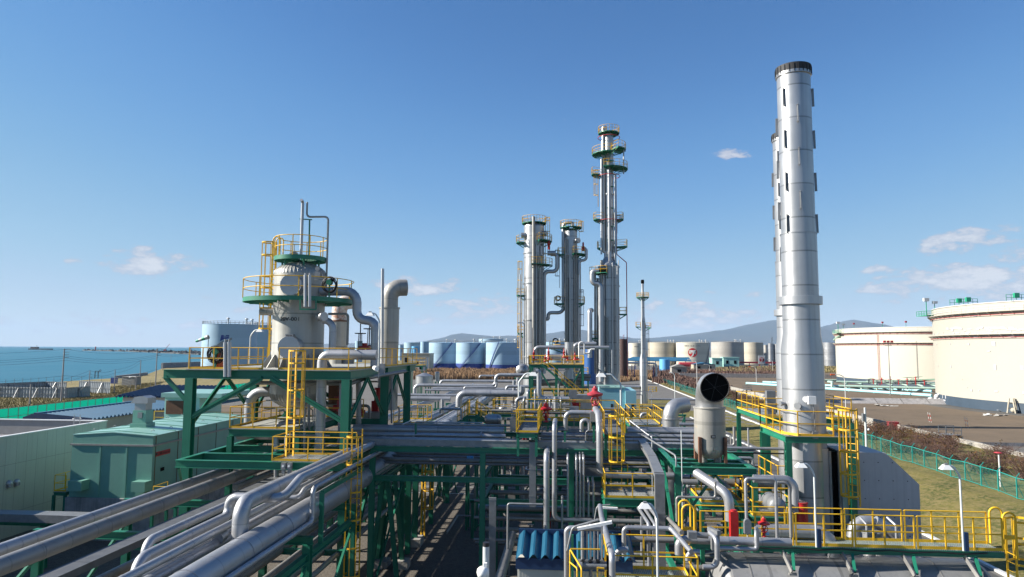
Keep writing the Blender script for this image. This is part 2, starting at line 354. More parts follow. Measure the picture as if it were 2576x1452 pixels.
    # composite helpers
    def rail(s, pts, h=1.1, step=1.4, t=0.024, toe=0.1, closed=False, mid=1):
        pts = [Vector(p) for p in pts]
        if closed: pts = pts + [pts[0]]
        Z = Vector((0, 0, 1))
        for a, b in zip(pts[:-1], pts[1:]):
            k = max(1, round((b - a).length / step))
            for i in range(k + 1):
                if i == 0 and a is not pts[0]: continue
                p = a.lerp(b, i / k); s.bar(p, p + Z * h, t * 2.2, t * 1.2)
            s.tube([a + Z * h, b + Z * h], t, 6, 0)
            for q in range(mid): s.bar(a + Z * h * (q + 1) / (mid + 1), b + Z * h * (q + 1) / (mid + 1), t * 0.8, t * 2)
            if toe: s.bar(a + Z * toe / 2, b + Z * toe / 2, 0.012, toe)
        return s
    def ladder(s, base, h, w=0.45, face=(0, -1, 0), cage=None, step=0.3, t=0.03, hoops=1.2, top=1.0, hr=0.36):
        """vertical ladder; climber stands on the face side; cage = height at which the hoops begin"""
        b = Vector(base); f = Vector(face).normalized(); a = Vector((0, 0, 1)).cross(f).normalized(); Z = Vector((0, 0, 1))
        for k in (-1, 1): s.bar(b + a * (k * w / 2), b + a * (k * w / 2) + Z * (h + top), t * 0.7, t * 2.4, tuple(f))
        z = 0.3
        while z < h: s.tube([b + a * (-w / 2) + Z * z, b + a * (w / 2) + Z * z], t * 0.4, 5, 0); z += step
        if cage is not None:
            zs = []; z = cage
            while z < h + top: zs.append(z); z += hoops
            if h + top - zs[-1] > 0.4: zs.append(h + top - 0.05)
            pts0 = [a * (-w / 2)] + [a * (hr * math.cos(th)) + f * (0.38 + hr * math.sin(th)) for th in [math.pi - math.pi * i / 8 for i in range(9)]] + [a * (w / 2)]
            for z in zs:
                for p, q in zip(pts0[:-1], pts0[1:]): s.bar(b + p + Z * z, b + q + Z * z, 0.016, 0.075)
            for i in (1, 3, 5, 7, 9): s.bar(b + pts0[i] + Z * zs[0], b + pts0[i] + Z * zs[-1], 0.045, 0.016)
        return s
    def build(s, name, m, parent=None, base=None, label=None):
        me = bpy.data.meshes.new(name)
        if parent is not None:
            off = Vector((0, 0, 0)); q = parent
            while q is not None: off += q.location; q = q.parent
        elif base is not None: off = Vector(base)
        else:
            xs = [v[0] for v in s.v]; ys = [v[1] for v in s.v]; off = Vector(((min(xs) + max(xs)) / 2, (min(ys) + max(ys)) / 2, min(v[2] for v in s.v)))
        me.from_pydata([(v[0] - off.x, v[1] - off.y, v[2] - off.z) for v in s.v], [], s.f)
        me.polygons.foreach_set('use_smooth', s.sm)
        at = me.attributes.new('plen', 'FLOAT', 'POINT'); at.data.foreach_set('value', s.pl)
        me.materials.append(M[m] if isinstance(m, str) else m)
        me.update()
        o = bpy.data.objects.new(name, me); COL.objects.link(o)
        if parent is not None: o.parent = parent
        else: o.location = off
        if label: o['label'] = label
        return o
def tag(o, label, cat, group=None):
    o['label'] = label; o['category'] = cat
    if group: o['group'] = group
    return o
def thing(name, label, cat, loc, group=None):
    o = bpy.data.objects.new(name, None); COL.objects.link(o); o.location = loc; o.empty_display_size = 0.3
    return tag(o, label, cat, group)
def struct(o, kind='structure'): o['kind'] = kind; return o
def dup(root, loc, label=None):
    r = root.copy(); COL.objects.link(r); r.location = loc
    if label: r['label'] = label
    for ch in list(root.children):
        c = ch.copy(); COL.objects.link(c); c.parent = r
        for g in list(ch.children):
            d = g.copy(); COL.objects.link(d); d.parent = c
    return r
def pipe(label, r, pts, m='alu', name='insulated_pipe', group=None, n=12, bend=None, cat='pipe', pk=1.0):
    mb = MB().tube(pts, r, n, bend, pk=pk); pts = [Vector(q) for q in pts]
    if r > .085 and name != 'hose':
        for a, b in zip(pts[:-1], pts[1:]):
            L_ = (b - a).length; d = (b - a).normalized() if L_ > 0 else None; k = int((L_ - 3.2 * r * 2) / 3.1)
            for i in range(max(0, k)):
                q = a + d * (r * 3.2 + (i + .5) * (L_ - r * 6.4) / k); mb.cyl(q - d * .025, q + d * .025, r * 1.03 + .004, n=n)
    return tag(mb.build(name, m), label, cat, group)
def text(s, size, loc, rot, m, parent=None, name='lettering', ext=0.004, align='CENTER', bendr=None, sx=1.0):
    c = bpy.data.curves.new(name, 'FONT'); c.body = s; c.size = size; c.align_x = align; c.align_y = 'CENTER'; c.extrude = ext
    t = bpy.data.objects.new(name, c); COL.objects.link(t)
    dg = bpy.context.evaluated_depsgraph_get(); me = bpy.data.meshes.new_from_object(t.evaluated_get(dg))
    COL.objects.unlink(t); bpy.data.objects.remove(t)
    me.transform(Matrix.Scale(sx, 4, (1, 0, 0)))
    if bendr:
        for v in me.vertices:
            a = v.co.x / bendr; z = v.co.z; v.co.x = (bendr + z) * math.sin(a); v.co.z = (bendr + z) * math.cos(a) - bendr
    me.materials.clear(); me.materials.append(M[m])
    o = bpy.data.objects.new(name, me); COL.objects.link(o); o.rotation_euler = rot
    if parent is not None:
        off = Vector((0, 0, 0)); q = parent
        while q is not None: off += q.location; q = q.parent
        o.parent = parent; o.location = Vector(loc) - off
    else: o.location = loc
    return o
# ------------------------------------------------------------------ clouds in the sky shader (by direction on the sky dome)
nt, sky, bg = WSKY
L = nt.links.new
geo = N(nt, 'ShaderNodeTexCoord'); sep = N(nt, 'ShaderNodeSeparateXYZ'); L(geo.outputs['Generated'], sep.inputs[0])
def mth(op, a, b=None, c=None):
    n = N(nt, 'ShaderNodeMath', operation=op)
    for i, x in enumerate((a, b, c)):
        if x is None: continue
        if isinstance(x, (int, float)): n.inputs[i].default_value = x
        else: L(x, n.inputs[i])
    return n.outputs[0]
az = mth('ARCTAN2', sep.outputs[0], sep.outputs[1]); el = mth('ARCSINE', sep.outputs[2])
blobs = [(365, 660, 62, 26, 1), (452, 664, 46, 18, .95), (186, 659, 17, 8, .7), (262, 668, 40, 12, .45), (520, 749, 40, 7, .4), (1070, 726, 90, 20, .95), (985, 716, 60, 22, .7),
         (1180, 733, 40, 9, .6), (1250, 736, 40, 8, .55), (1200, 772, 130, 20, .5), (1080, 772, 60, 18, .4), (1140, 800, 150, 16, .45), (2415, 613, 85, 26, .9), (2500, 590, 50, 18, .6), (2560, 640, 70, 30, .8), (2395, 668, 60, 14, .65),
         (2250, 680, 60, 14, .5), (2440, 710, 170, 34, .95), (2560, 690, 90, 26, .7), (2300, 728, 120, 20, .7), (2180, 728, 90, 16, .5), (1775, 738, 40, 8, .5), (1700, 765, 90, 18, .5), (1900, 742, 60, 9, .4),
         (1830, 392, 60, 16, .42), (2290, 590, 40, 10, .35), (150, 812, 260, 26, .42), (420, 815, 200, 20, .4), (1720, 812, 160, 18, .5), (1250, 757, 60, 12, .5), (1800, 790, 200, 14, .4), (2520, 750, 120, 10, .5), (760, 700, 60, 22, .7), (700, 780, 120, 14, .35)]
acc = None
for (u, v, ru, rv, s) in blobs:
    d = ray(u, v).normalized(); a0 = math.atan2(d.x, d.y); e0 = math.asin(d.z)
    xa = mth('DIVIDE', mth('SUBTRACT', az, a0), 1.35 * ru / FPX); ye = mth('DIVIDE', mth('SUBTRACT', el, e0), 1.35 * rv / FPX)
    m_ = mth('SUBTRACT', s, mth('MULTIPLY_ADD', ye, ye, mth('MULTIPLY', xa, xa)))
    acc = m_ if acc is None else mth('MAXIMUM', acc, m_)
acc = mth('MAXIMUM', acc, -1.0)
mp = N(nt, 'ShaderNodeMapping'); mp.inputs['Scale'].default_value = (1, 1, 2.4); L(geo.outputs['Generated'], mp.inputs[0])
nz = N(nt, 'ShaderNodeTexNoise'); nz.inputs['Scale'].default_value = 26; nz.inputs['Detail'].default_value = 9; nz.inputs['Roughness'].default_value = 0.62; L(mp.outputs[0], nz.inputs['Vector'])
dn = mth('ADD', mth('MULTIPLY', acc, 0.34), mth('MULTIPLY_ADD', nz.outputs[0], 1.7, -0.35))
rg = N(nt, 'ShaderNodeMapRange', interpolation_type='SMOOTHSTEP'); rg.inputs[1].default_value = 0.54; rg.inputs[2].default_value = 0.76; rg.inputs[3].default_value = 0; rg.inputs[4].default_value = 0.8; L(dn, rg.inputs[0])
nz2 = N(nt, 'ShaderNodeTexNoise'); nz2.inputs['Scale'].default_value = 40; nz2.inputs['Detail'].default_value = 6; L(mp.outputs[0], nz2.inputs['Vector'])
cr = N(nt, 'ShaderNodeMix', data_type='RGBA'); 
r2 = N(nt, 'ShaderNodeMapRange'); r2.inputs[1].default_value = 0.62; r2.inputs[2].default_value = 0.92; L(dn, r2.inputs[0])
L(r2.outputs[0], cr.inputs[0])
k = 1 / SKYSTR
cr.inputs[6].default_value = (0.46 * k, 0.50 * k, 0.61 * k, 1); cr.inputs[7].default_value = (0.78 * k, 0.78 * k, 0.82 * k, 1)
s_in = N(nt, 'ShaderNodeVectorMath', operation='SCALE'); L(sky.outputs[0], s_in.inputs[0]); s_in.inputs['Scale'].default_value = SKYSTR
cv = N(nt, 'ShaderNodeRGBCurve'); cv.mapping.use_clip = False
for c_, pp in zip(cv.mapping.curves, (((0.109, .066), (.181, .145), (.37, .327), (.86, .56), (1, .60)), ((.216, .203), (.342, .350), (.617, .539), (.94, .64), (1, .66)), ((.434, .491), (.62, .665), (.75, .72), (.88, .745), (1, .77)))):
    c_.points[1].location = pp[-1]
    for q in pp[:-1]: c_.points.new(*q)
cv.mapping.update(); L(s_in.outputs[0], cv.inputs['Color'])
s_out = N(nt, 'ShaderNodeVectorMath', operation='SCALE'); L(cv.outputs[0], s_out.inputs[0]); s_out.inputs['Scale'].default_value = 1 / SKYSTR
mx = N(nt, 'ShaderNodeMix', data_type='RGBA'); L(rg.outputs[0], mx.inputs[0]); L(s_out.outputs[0], mx.inputs[6]); L(cr.outputs[2], mx.inputs[7])
L(mx.outputs[2], bg.inputs['Color'])
# ------------------------------------------------------------------ the setting: ground, roads, sea, hills
def sheet(name, m, pts, z, kind='structure'):
    return struct(MB().poly([(x, y, z) for x, y in pts]).build(name, m, base=(0, 0, 0)), kind)
def strip(name, m, x0, x1, y0, y1, z, nx, ny, fz, kind='structure'):
    mb = MB(); vs = []
    for j in range(ny + 1):
        for i in range(nx + 1):
            x = x0 + (x1 - x0) * i / nx; y = y0 + (y1 - y0) * j / ny; vs.append((x, y, z + fz(x, y)))
    k = nx + 1
    mb.add(vs, [(j * k + i, j * k + i + 1, (j + 1) * k + i + 1, (j + 1) * k + i) for j in range(ny) for i in range(nx)], True)
    return struct(mb.build(name, m, base=(0, 0, 0)), kind)
shore = [aZ(u, v, 1.5) for u, v in ((-260, 1010), (-60, 984), (0, 975), (74, 965), (140, 961), (280, 952), (361, 945), (407, 928), (460, 919))]
sx = [(p.x, p.y) for p in shore]
sx = [(sx[0][0], -40)] + sx + [(-230, 640), (-330, 1100), (-900, 3000), (-5200, 13000)]
ground = sheet('ground', 'conyard', [(x + 2.0, y) for x, y in sx] + [(-5200, 25500), (26000, 25500), (26000, -60), (0, -60)], 0)
FX = -86
ct = MB()
inner = [(FX, y) for _, y in sx[:-3]]
for (a, b, c, d) in zip(inner[:-1], inner[1:], sx[1:-3], sx[:-4]):
    dn = (d[0] - 5, d[1]); cn = (c[0] - 5, c[1])
    ct.poly([(*a, 0.003), (*b, 0.003), (b[0] - 3, b[1], 1.5), (a[0] - 3, a[1], 1.5)])
    ct.poly([(a[0] - 3, a[1], 1.5), (b[0] - 3, b[1], 1.5), (*c, 1.5), (*d, 1.5)])
    ct.poly([(*d, 1.5), (*c, 1.5), (*cn, -2.5), (*dn, -2.5)])
struct(ct.build('coastal_ground', 'drygrass', base=(0, 0, 0)))
seam_ = mat('sea_water', (0.014, 0.125, 0.18), 0.35, 0, 0.15, 0.004, bump=0.8, bscale=0.35, spec=0.12)
struct(MB().poly([(-24000, -500, -2), (-3, -500, -2), (-3, 26000, -2), (-24000, 26000, -2)]).build('sea', seam_, base=(0, 0, 0)))
sheet('plant_gravel', 'gravel', [(-38, -20), (19, -20), (19, 150), (-38, 150)], 0.004)
sheet('left_yard', 'soil', [(FX, -20), (-38, -20), (-38, 150), (FX, 150)], 0.004)
sheet('cross_road', 'asphalt', [(-60, 61.8), (19, 61.8), (19, 68.6), (-60, 68.6)], 0.009)
sheet('road', 'asphalt', [(19, -20), (25.4, -20), (24.6, 100), (23.7, 136), (8, 136), (8, 128), (19, 120)], 0.009)
for nm, y, z in (('road_centre_line', 65.2, 0.014), ('road_edge_line', 62.2, 0.014), ('road_edge_line', 68.2, 0.014)):
    sheet(nm, 'white', [(-60, y - 0.07), (18.9, y - 0.07), (18.9, y + 0.07), (-60, y + 0.07)], z)
kb = MB(); kp = [(25.5, -20), (25.5, 40), (25.0, 85), (24.3, 110), (23.8, 136)]
for i in range(len(kp) - 1):
    a, b = Vector((*kp[i], 0.07)), Vector((*kp[i + 1], 0.07)); n = int((b - a).length / 2.0) + 1
    for j in range(n):
        p, q = a.lerp(b, j / n), a.lerp(b, (j + 0.985) / n); kb.bar(p, q, 0.28, 0.16)
struct(kb.build('kerb', 'white', base=(0, 0, 0)))
kb = MB()
for j in range(60):
    t = j / 60; t2 = (j + 0.98) / 60; a = Vector((34.6, 300, 0.1)); b = Vector((33.6, 112, 0.1)); kb.bar(a.lerp(b, t), a.lerp(b, t2), 0.32, 0.22)
struct(kb.build('apron_kerb', 'white', base=(0, 0, 0)))
def bermz(x, y):
    e = min(1, max(0, (x - 25.8) / 9.5)); f = min(1, max(0, (128 - y) / 26)); e = e * e * (3 - 2 * e); f = f * f * (3 - 2 * f)
    return 1.0 * e * f + 0.05 * math.sin(x * 1.7 + y * 0.6) * e + 0.04 * math.sin(y * 1.3 - x) * e
strip('grass_bank', 'grass', 25.66, 53, -20, 150, 0.006, 40, 130, bermz)
strip('far_verge', 'grass', 34.9, 52, 150, 330, 0.006, 8, 60, lambda x, y: 0.0)
sheet('flare_verge', 'grass', [(10, 136.2), (26, 136.2), (31, 148), (31, 151), (10, 151)], 0.006)
sheet('flare_verge', 'grass', [(10, 153), (24, 153), (24, 168), (10, 168)], 0.006)
sheet('flare_verge', 'grass', [(10, 170), (27, 170), (27, 184), (10, 184)], 0.006)
# tank yard: soil sheet round a sunken pit
YZ = 0.5; PX0, PX1, PY0, PY1 = 54.5, 110, 84, 101
yd = MB()
for x0, x1, y0, y1 in ((52.3, 700, PY1, 420), (52.3, PX0, -20, PY1), (PX1, 700, -20, PY1), (PX0, PX1, -20, PY0)):
    yd.poly([(x0, y0, YZ), (x1, y0, YZ), (x1, y1, YZ), (x0, y1, YZ)])
struct(yd.build('tank_yard', 'soil', base=(0, 0, 0)))
pt = MB(); zb = -2.6
pt.poly([(PX0, PY0, zb), (PX1, PY0, zb), (PX1, PY1, zb), (PX0, PY1, zb)])
for a, b in (((PX0, PY0), (PX1, PY0)), ((PX1, PY0), (PX1, PY1)), ((PX1, PY1), (PX0, PY1)), ((PX0, PY1), (PX0, PY0))):
    pt.poly([(*a, zb), (*b, zb), (*b, YZ), (*a, YZ)])
struct(pt.build('yard_pit', 'conplinth', base=(0, 0, 0)))
def ringpad(cx, cy, r, nm):
    struct(MB().lathe((cx, cy, 0), [(r, 0.5), (r + 5.2, 0.515), (r + 5.3, 0.48)], 72).build(nm, 'asphalt', base=(0, 0, 0)))
# hills far inland
def hill(name, prof, Y, depth, amp):
    mb = MB(); n = 120; rows = 9; vs = []
    us = [p[0] for p in prof]
    for j in range(rows):
        t = j / (rows - 1)
        for i in range(n + 1):
            u = us[0] + (us[-1] - us[0]) * i / n
            for a, b in zip(prof[:-1], prof[1:]):
                if a[0] <= u <= b[0]: f = (u - a[0]) / (b[0] - a[0]); v = a[1] + (b[1] - a[1]) * f; break
            p = aY(u, v, Y); h = max(0, p.z)
            rr = math.sin(i * 0.9 + j * 1.3) * 0.5 + math.sin(i * 0.37 - j * 2.1) * 0.5 + math.sin(i * 2.1 + j)*0.25
            prof_y = math.sin(math.pi * min(1, t * 1.0) / 1.0) if t < 0.5 else 1 - (t - 0.5) * 0.6
            z = h * prof_y * (1 + (amp * rr if j != rows // 2 else 0.02 * rr))
            vs.append((p.x, Y + (t - 0.5) * depth, z if j else -5))
    k = n + 1
    mb.add(vs, [(j * k + i, j * k + i + 1, (j + 1) * k + i + 1, (j + 1) * k + i) for j in range(rows - 1) for i in range(n)], True)
    return struct(mb.build(name, 'hill', base=(0, 0, 0)))
hill('hills', [(980, 872), (1060, 862), (1120, 849), (1160, 838), (1200, 842), (1245, 847), (1310, 844), (1375, 840), (1417, 833), (1470, 830), (1500, 836), (1540, 846), (1590, 852), (1640, 851), (1700, 845), (1760, 838), (1820, 830), (1880, 818), (1930, 808), (1965, 804), (2000, 813), (2040, 822), (2075, 823), (2107, 811), (2143, 804), (2168, 808), (2230, 822), (2330, 842), (2500, 866), (2800, 880)], 19000, 6000, 0.10)
hill('hills', [(560, 873), (700, 870), (800, 866), (900, 863), (1000, 866), (1100, 872), (1250, 876)], 21000, 3000, 0.08)
# breakwater, ships
bw = MB(); p0 = aZ(210, 881.5, -1); p1 = aZ(330, 884, -1); p2 = aZ(520, 892, -1)
for i in range(420):
    t = random.random() ** 0.8; p = p1.lerp(p2, t) if random.random() < 0.85 else p0.lerp(p1, random.random())
    s = 3.2 * (0.6 + random.random()); q = p + Vector((random.uniform(-7, 7), random.uniform(-6, 6), random.uniform(-1, 3.5)))
    bw.bar(q, q + Vector((random.uniform(-1, 1), random.uniform(-1, 1), random.uniform(-.5, 1))).normalized() * s, s * 0.8)
bw.bar(p0, p1, 9, 3.5); bw.bar(p1, p2, 14, 3)
tag(bw.build('breakwater', 'rock'), 'long dark rubble breakwater stretching across the sea', 'breakwater')
p = aZ(103, 880, -2)
t = thing('barge', 'dark flat vessel alone on the sea near the left horizon', 'boat', p)
MB().poly([p + Vector(q) for q in ((-52, -8, -1), (45, -8, -1), (56, 0, -1), (45, 8, -1), (-52, 8, -1))], 6).build('hull', 'rock', t)
MB().box(p.x - 44, p.x - 14, p.y - 6, p.y + 6, p.z + 5.2, p.z + 12).box(p.x - 20, p.x - 19, p.y - .5, p.y + .5, p.z + 12.2, p.z + 19).build('deckhouse', 'tankbrown', t)
p = aZ(417, 885, -1)
t = thing('crane_barge', 'crane barge with slanted boom moored behind the breakwater', 'crane barge', p)
MB().box(p.x - 9, p.x + 9, p.y - 5, p.y + 5, p.z, p.z + 3).build('hull', 'rock', t)
MB().box(p.x - 6, p.x + 1, p.y - 3, p.y + 3, p.z + 3.01, p.z + 7).build('cabin', 'pinkred', t)
MB().bar(p + Vector((-2, 0, 7)), p + Vector((11, 0, 23)), 0.9).bar(p + Vector((-5, 0, 7)), p + Vector((11, 0, 23)), 0.15).build('boom', 'pinkred', t)
p = aZ(240, 882, -1)
tag(MB().lathe((p.x, p.y, -1), [(2.6, 0), (2.2, 6), (2.0, 11), (2.6, 11.2), (2.6, 12), (1.2, 12.1), (1.2, 14), (0, 15)], 12).build('lighthouse', 'pinkred'), 'small red light tower at the tip of the breakwater', 'lighthouse')
# ------------------------------------------------------------------ storage tanks
def tank(label, cx, cy, r, h, m, band=None, bh=2.0, group=None, roof=None, cone=0.06, stair=None, z0=0.0, rails=True, n=48, name='storage_tank'):
    t = thing(name, label, 'storage tank', (cx, cy, z0), group)
    b0 = z0 + (bh if band else 0)
    MB().lathe((cx, cy, z0), [(r, b0 - z0), (r, h)], n, pk=0.42).build('shell', m, t)
    if band: MB().lathe((cx, cy, z0), [(r * 1.001, 0), (r * 1.001, bh)], n).build('base_band', band, t)
    rfo = MB().steps((cx, cy, z0), [(r * 1.004, h - 0.12), (r * 1.004, h + 0.05), (0.01, h + r * cone)], n).build('roof', roof or m, t)
    if rails:
        mb = MB(); k = 40; z = z0 + h + 0.05
        pts = [(cx + r * math.cos(2 * math.pi * i / k), cy + r * math.sin(2 * math.pi * i / k), z) for i in range(k)]
        mb.rail(pts, 1.1, 2.5, 0.045, 0, closed=True); mb.build('guardrail', 'galv', rfo)
        for q in range(3):
            a = -1.2 + q * 0.9; MB().lathe((cx + r * 0.8 * math.cos(a), cy + r * 0.8 * math.sin(a), z + 0.1), [(0.3, 0), (0.3, 1.6), (0.6, 1.7), (0.6, 2.1), (0.05, 2.3)], 8).build('roof_vent', 'white', rfo)
    if stair:
        a0, a1, mm = stair; mb = MB(); k = 24
        for i in range(k):
            q = []
            for f in (i / k, (i + 1) / k):
                a = R(a0 + (a1 - a0) * f); q.append(Vector((cx + (r + 0.55) * math.cos(a), cy + (r + 0.55) * math.sin(a), z0 + 0.3 + (h - 0.3) * f)))
            mb.bar(q[0], q[1], 0.5, 0.3); mb.bar(q[0] + Vector((0, 0, 1.1)), q[1] + Vector((0, 0, 1.1)), 0.1)
            mb.bar(q[0], q[0] + Vector((0, 0, 1.1)), 0.08)
        mb.build('spiral_stair', mm, t)
    return t
def tk_px(label, u0, u1, vt, Y, m, **k):
    """tank from its left and right outline columns, its rim row and its plant depth"""
    a = aY(u0, vt, Y); b = aY(u1, vt, Y)
    return tank(label, (a.x + b.x) / 2, Y, (b.x - a.x) / 2, a.z, m, **k)
G = 'light blue tanks with navy base bands'
tk_px('light blue tank with navy base, leftmost of the row of three', 1080, 1156, 862.5, 452, 'tanklite', band='tanknavy', bh=3.3, group=G, stair=(238, 310, 'tanknavy'))
tk_px('light blue tank with navy base, middle of the row of three', 1148, 1222.5, 862.5, 436, 'tanklite', band='tanknavy', bh=3.6, group=G, stair=(235, 315, 'tanknavy'))
tk_px('light blue tank with navy base beside the left column', 1223, 1308, 862, 428, 'tanklite', band='tanknavy', bh=3.3, group=G, stair=(225, 262, 'tanknavy'))
tk_px('pale blue tank with shallow roof behind the row of three', 1205, 1266, 853, 640, 'tanklite', band='tanknavy')
tk_px('pale blue tank partly hidden behind the left and middle columns', 1367, 1432, 861, 470, 'tanklite', band='tanknavy', bh=3.3)
LT = tk_px('large light blue tank with dark blue emblem on the shore side', 518, 642, 817, 250, 'tanklite', band='tanknavy', bh=2.2)
tk_px('pale blue tank half hidden behind the knockout drum', 622, 700, 819, 300, 'tanklite', band='tanknavy')
for q in ((1003, 1015, 868, 700, 'small pale blue tank at the left of the far group', 'tanklite'), (1017, 1057, 862, 640, 'pale blue tank with wave pattern in the far group', 'tanklite'), (1036, 1055, 871.5, 560, 'small strong blue tank standing before the pale ones', 'tanksky'), (1058, 1079, 860, 660, 'narrow pale grey blue tank beside the row of three', 'tanklite'), (894, 912, 858, 560, 'pale blue tank between exhaust ducts', 'tanklite')):
    tk_px(q[4], q[0], q[1], q[2], q[3], q[5], rails=False)
tk_px('strong blue tank behind the tall column', 1470, 1499, 877, 260, 'tankblue', rails=False)
tk_px('rust brown tank right of the tall column', 1556, 1578, 853.5, 300, 'tankbrown', rails=False)
tk_px('cream tank lettered NO.6 left of the flare stack', 1581, 1621, 863.5, 560, 'cream')
tk_px('yellowish cream tank right of the flare stack', 1630, 1702, 862, 600, 'creamdull', stair=(300, 345, 'galv'))
LG = tk_px('cream tank with round red emblem', 1701, 1783, 862, 585, 'cream', stair=(305, 345, 'galv'))
tk_px('stained grey silver tank right of the emblem tank', 1789, 1870, 861, 620, 'tankgrey')
tk_px('pale grey tank nearest the chimney in the far row', 1869, 1919, 862, 660, 'creamdull', rails=False)
for u0, u1, v, Y, l, m in ((1921, 1931, 868, 620, 'slim grey upright tank behind the red pipe rack', 'tankgrey'), (1932, 1945, 864, 640, 'slim pale grey upright tank left of the chimney', 'silver'), (1946, 1963, 866, 640, 'pale upright tank touching the chimney outline', 'silver'), (2069, 2108, 862, 620, 'silver tank between the chimney and the big cream tank', 'silver')):
    tk_px(l, u0, u1, v, Y, m, rails=False)
# emblems and lettering on tanks
def wrap(parent, cx, cy, r, ang, polys, m, name):
    """flat emblem pieces (x along the shell, z up) laid round a tank shell"""
    mb = MB()
    for pl in polys:
        # triangulate by strips: pl is (outline) convex-ish list; subdivide along x through a fan
        vs = []
        for e in (0.03, 0.07):
            for x, z in pl: a = ang + x / r; vs.append((cx + (r + e) * math.cos(a), cy + (r + e) * math.sin(a), z))
        k = len(pl); mb.add(vs, [tuple(reversed(range(k))), tuple(range(k, 2 * k))] + [(i, (i + 1) % k, k + (i + 1) % k, k + i) for i in range(k)])
    return mb.build(name, m, parent)
def facing(cx, cy): return math.atan2(-cy, -cx)
cx, cy = LG.location.x, LG.location.y; r = (aY(1783, 862, 585).x - aY(1701, 862, 585).x) / 2; a = facing(cx, cy)
rr = 11 / 1717.3 * 575; zc = 13 - 6.3 / 1717.3 * 575
def arcpts(cx_, cz, ra, a0, a1, n=14): return [(cx_ + ra * math.cos(R(a0 + (a1 - a0) * i / n)), cz + ra * math.sin(R(a0 + (a1 - a0) * i / n))) for i in range(n + 1)]
quads = []
n = 28
for i in range(n):
    b0, b1 = 360 * i / n, 360 * (i + 1) / n
    quads.append([(0, zc), (rr * math.cos(R(b0)), zc + rr * math.sin(R(b0))), (rr * math.cos(R(b1)), zc + rr * math.sin(R(b1)))])
wrap(LG, cx, cy, r, a, quads, 'red', 'emblem_disc')
wv = [[(q[0] * rr, zc + q[1] * rr) for q in ((-.88, .33), (-.45, .56), (.1, .5), (.78, .60), (.46, .3), (.34, -.1), (.16, -.62), (-.14, -.97), (-.36, -.88), (-.1, -.5), (0, -.1), (-.25, .15), (-.6, .3))]]
wrap(LG, cx, cy, r + 0.06, a, wv, 'white', 'emblem_wing')
def shelltext(s, size, parent, r, zc, m='black', dx=0.0, sx=1.0):
    cx, cy = parent.location.x, parent.location.y; a = facing(cx, cy) + dx
    return text(s, size, (cx + (r + 0.02) * math.cos(a), cy + (r + 0.02) * math.sin(a), zc), (R(90), 0, a + R(90)), m, parent, bendr=r, ext=0.02, sx=sx)
try: shelltext('東西オイルターミナル', 1.35, LG, r, 16.2, sx=1.0)
except Exception as e: print('text', e)
T6 = [o for o in COL.objects if o.get('label', '').startswith('cream tank lettered')][0]
shelltext('NO.6', 1.5, T6, (aY(1621, 863, 560).x - aY(1581, 863, 560).x) / 2, 15.4)
cx, cy = LT.location.x, LT.location.y; r = (aY(642, 817, 250).x - aY(518, 817, 250).x) / 2; a = facing(cx, cy)
def hx(u): return (u - 577) / 1717.3 * 243
def hz(v): return 13 - (v - 873.5) / 1717.3 * 243
wrap(LT, cx, cy, r, a, [[(hx(556), hz(842)), (hx(575), hz(842)), (hx(575), hz(846)), (hx(562), hz(846)), (hx(561), hz(854)), (hx(553), hz(858))],
    [(hx(561), hz(848)), (hx(575), hz(847)), (hx(574), hz(851)), (hx(560), hz(853))]], 'tanknavy', 'emblem_letter')
wrap(LT, cx, cy, r, a, [[(hx(545), hz(868)), (hx(556), hz(859)), (hx(573), hz(854)), (hx(576), hz(857)), (hx(562), hz(863)), (hx(556), hz(874))],
    [(hx(576), hz(851)), (hx(581), hz(848)), (hx(583), hz(853)), (hx(578), hz(856))]], 'galv', 'emblem_swoosh')
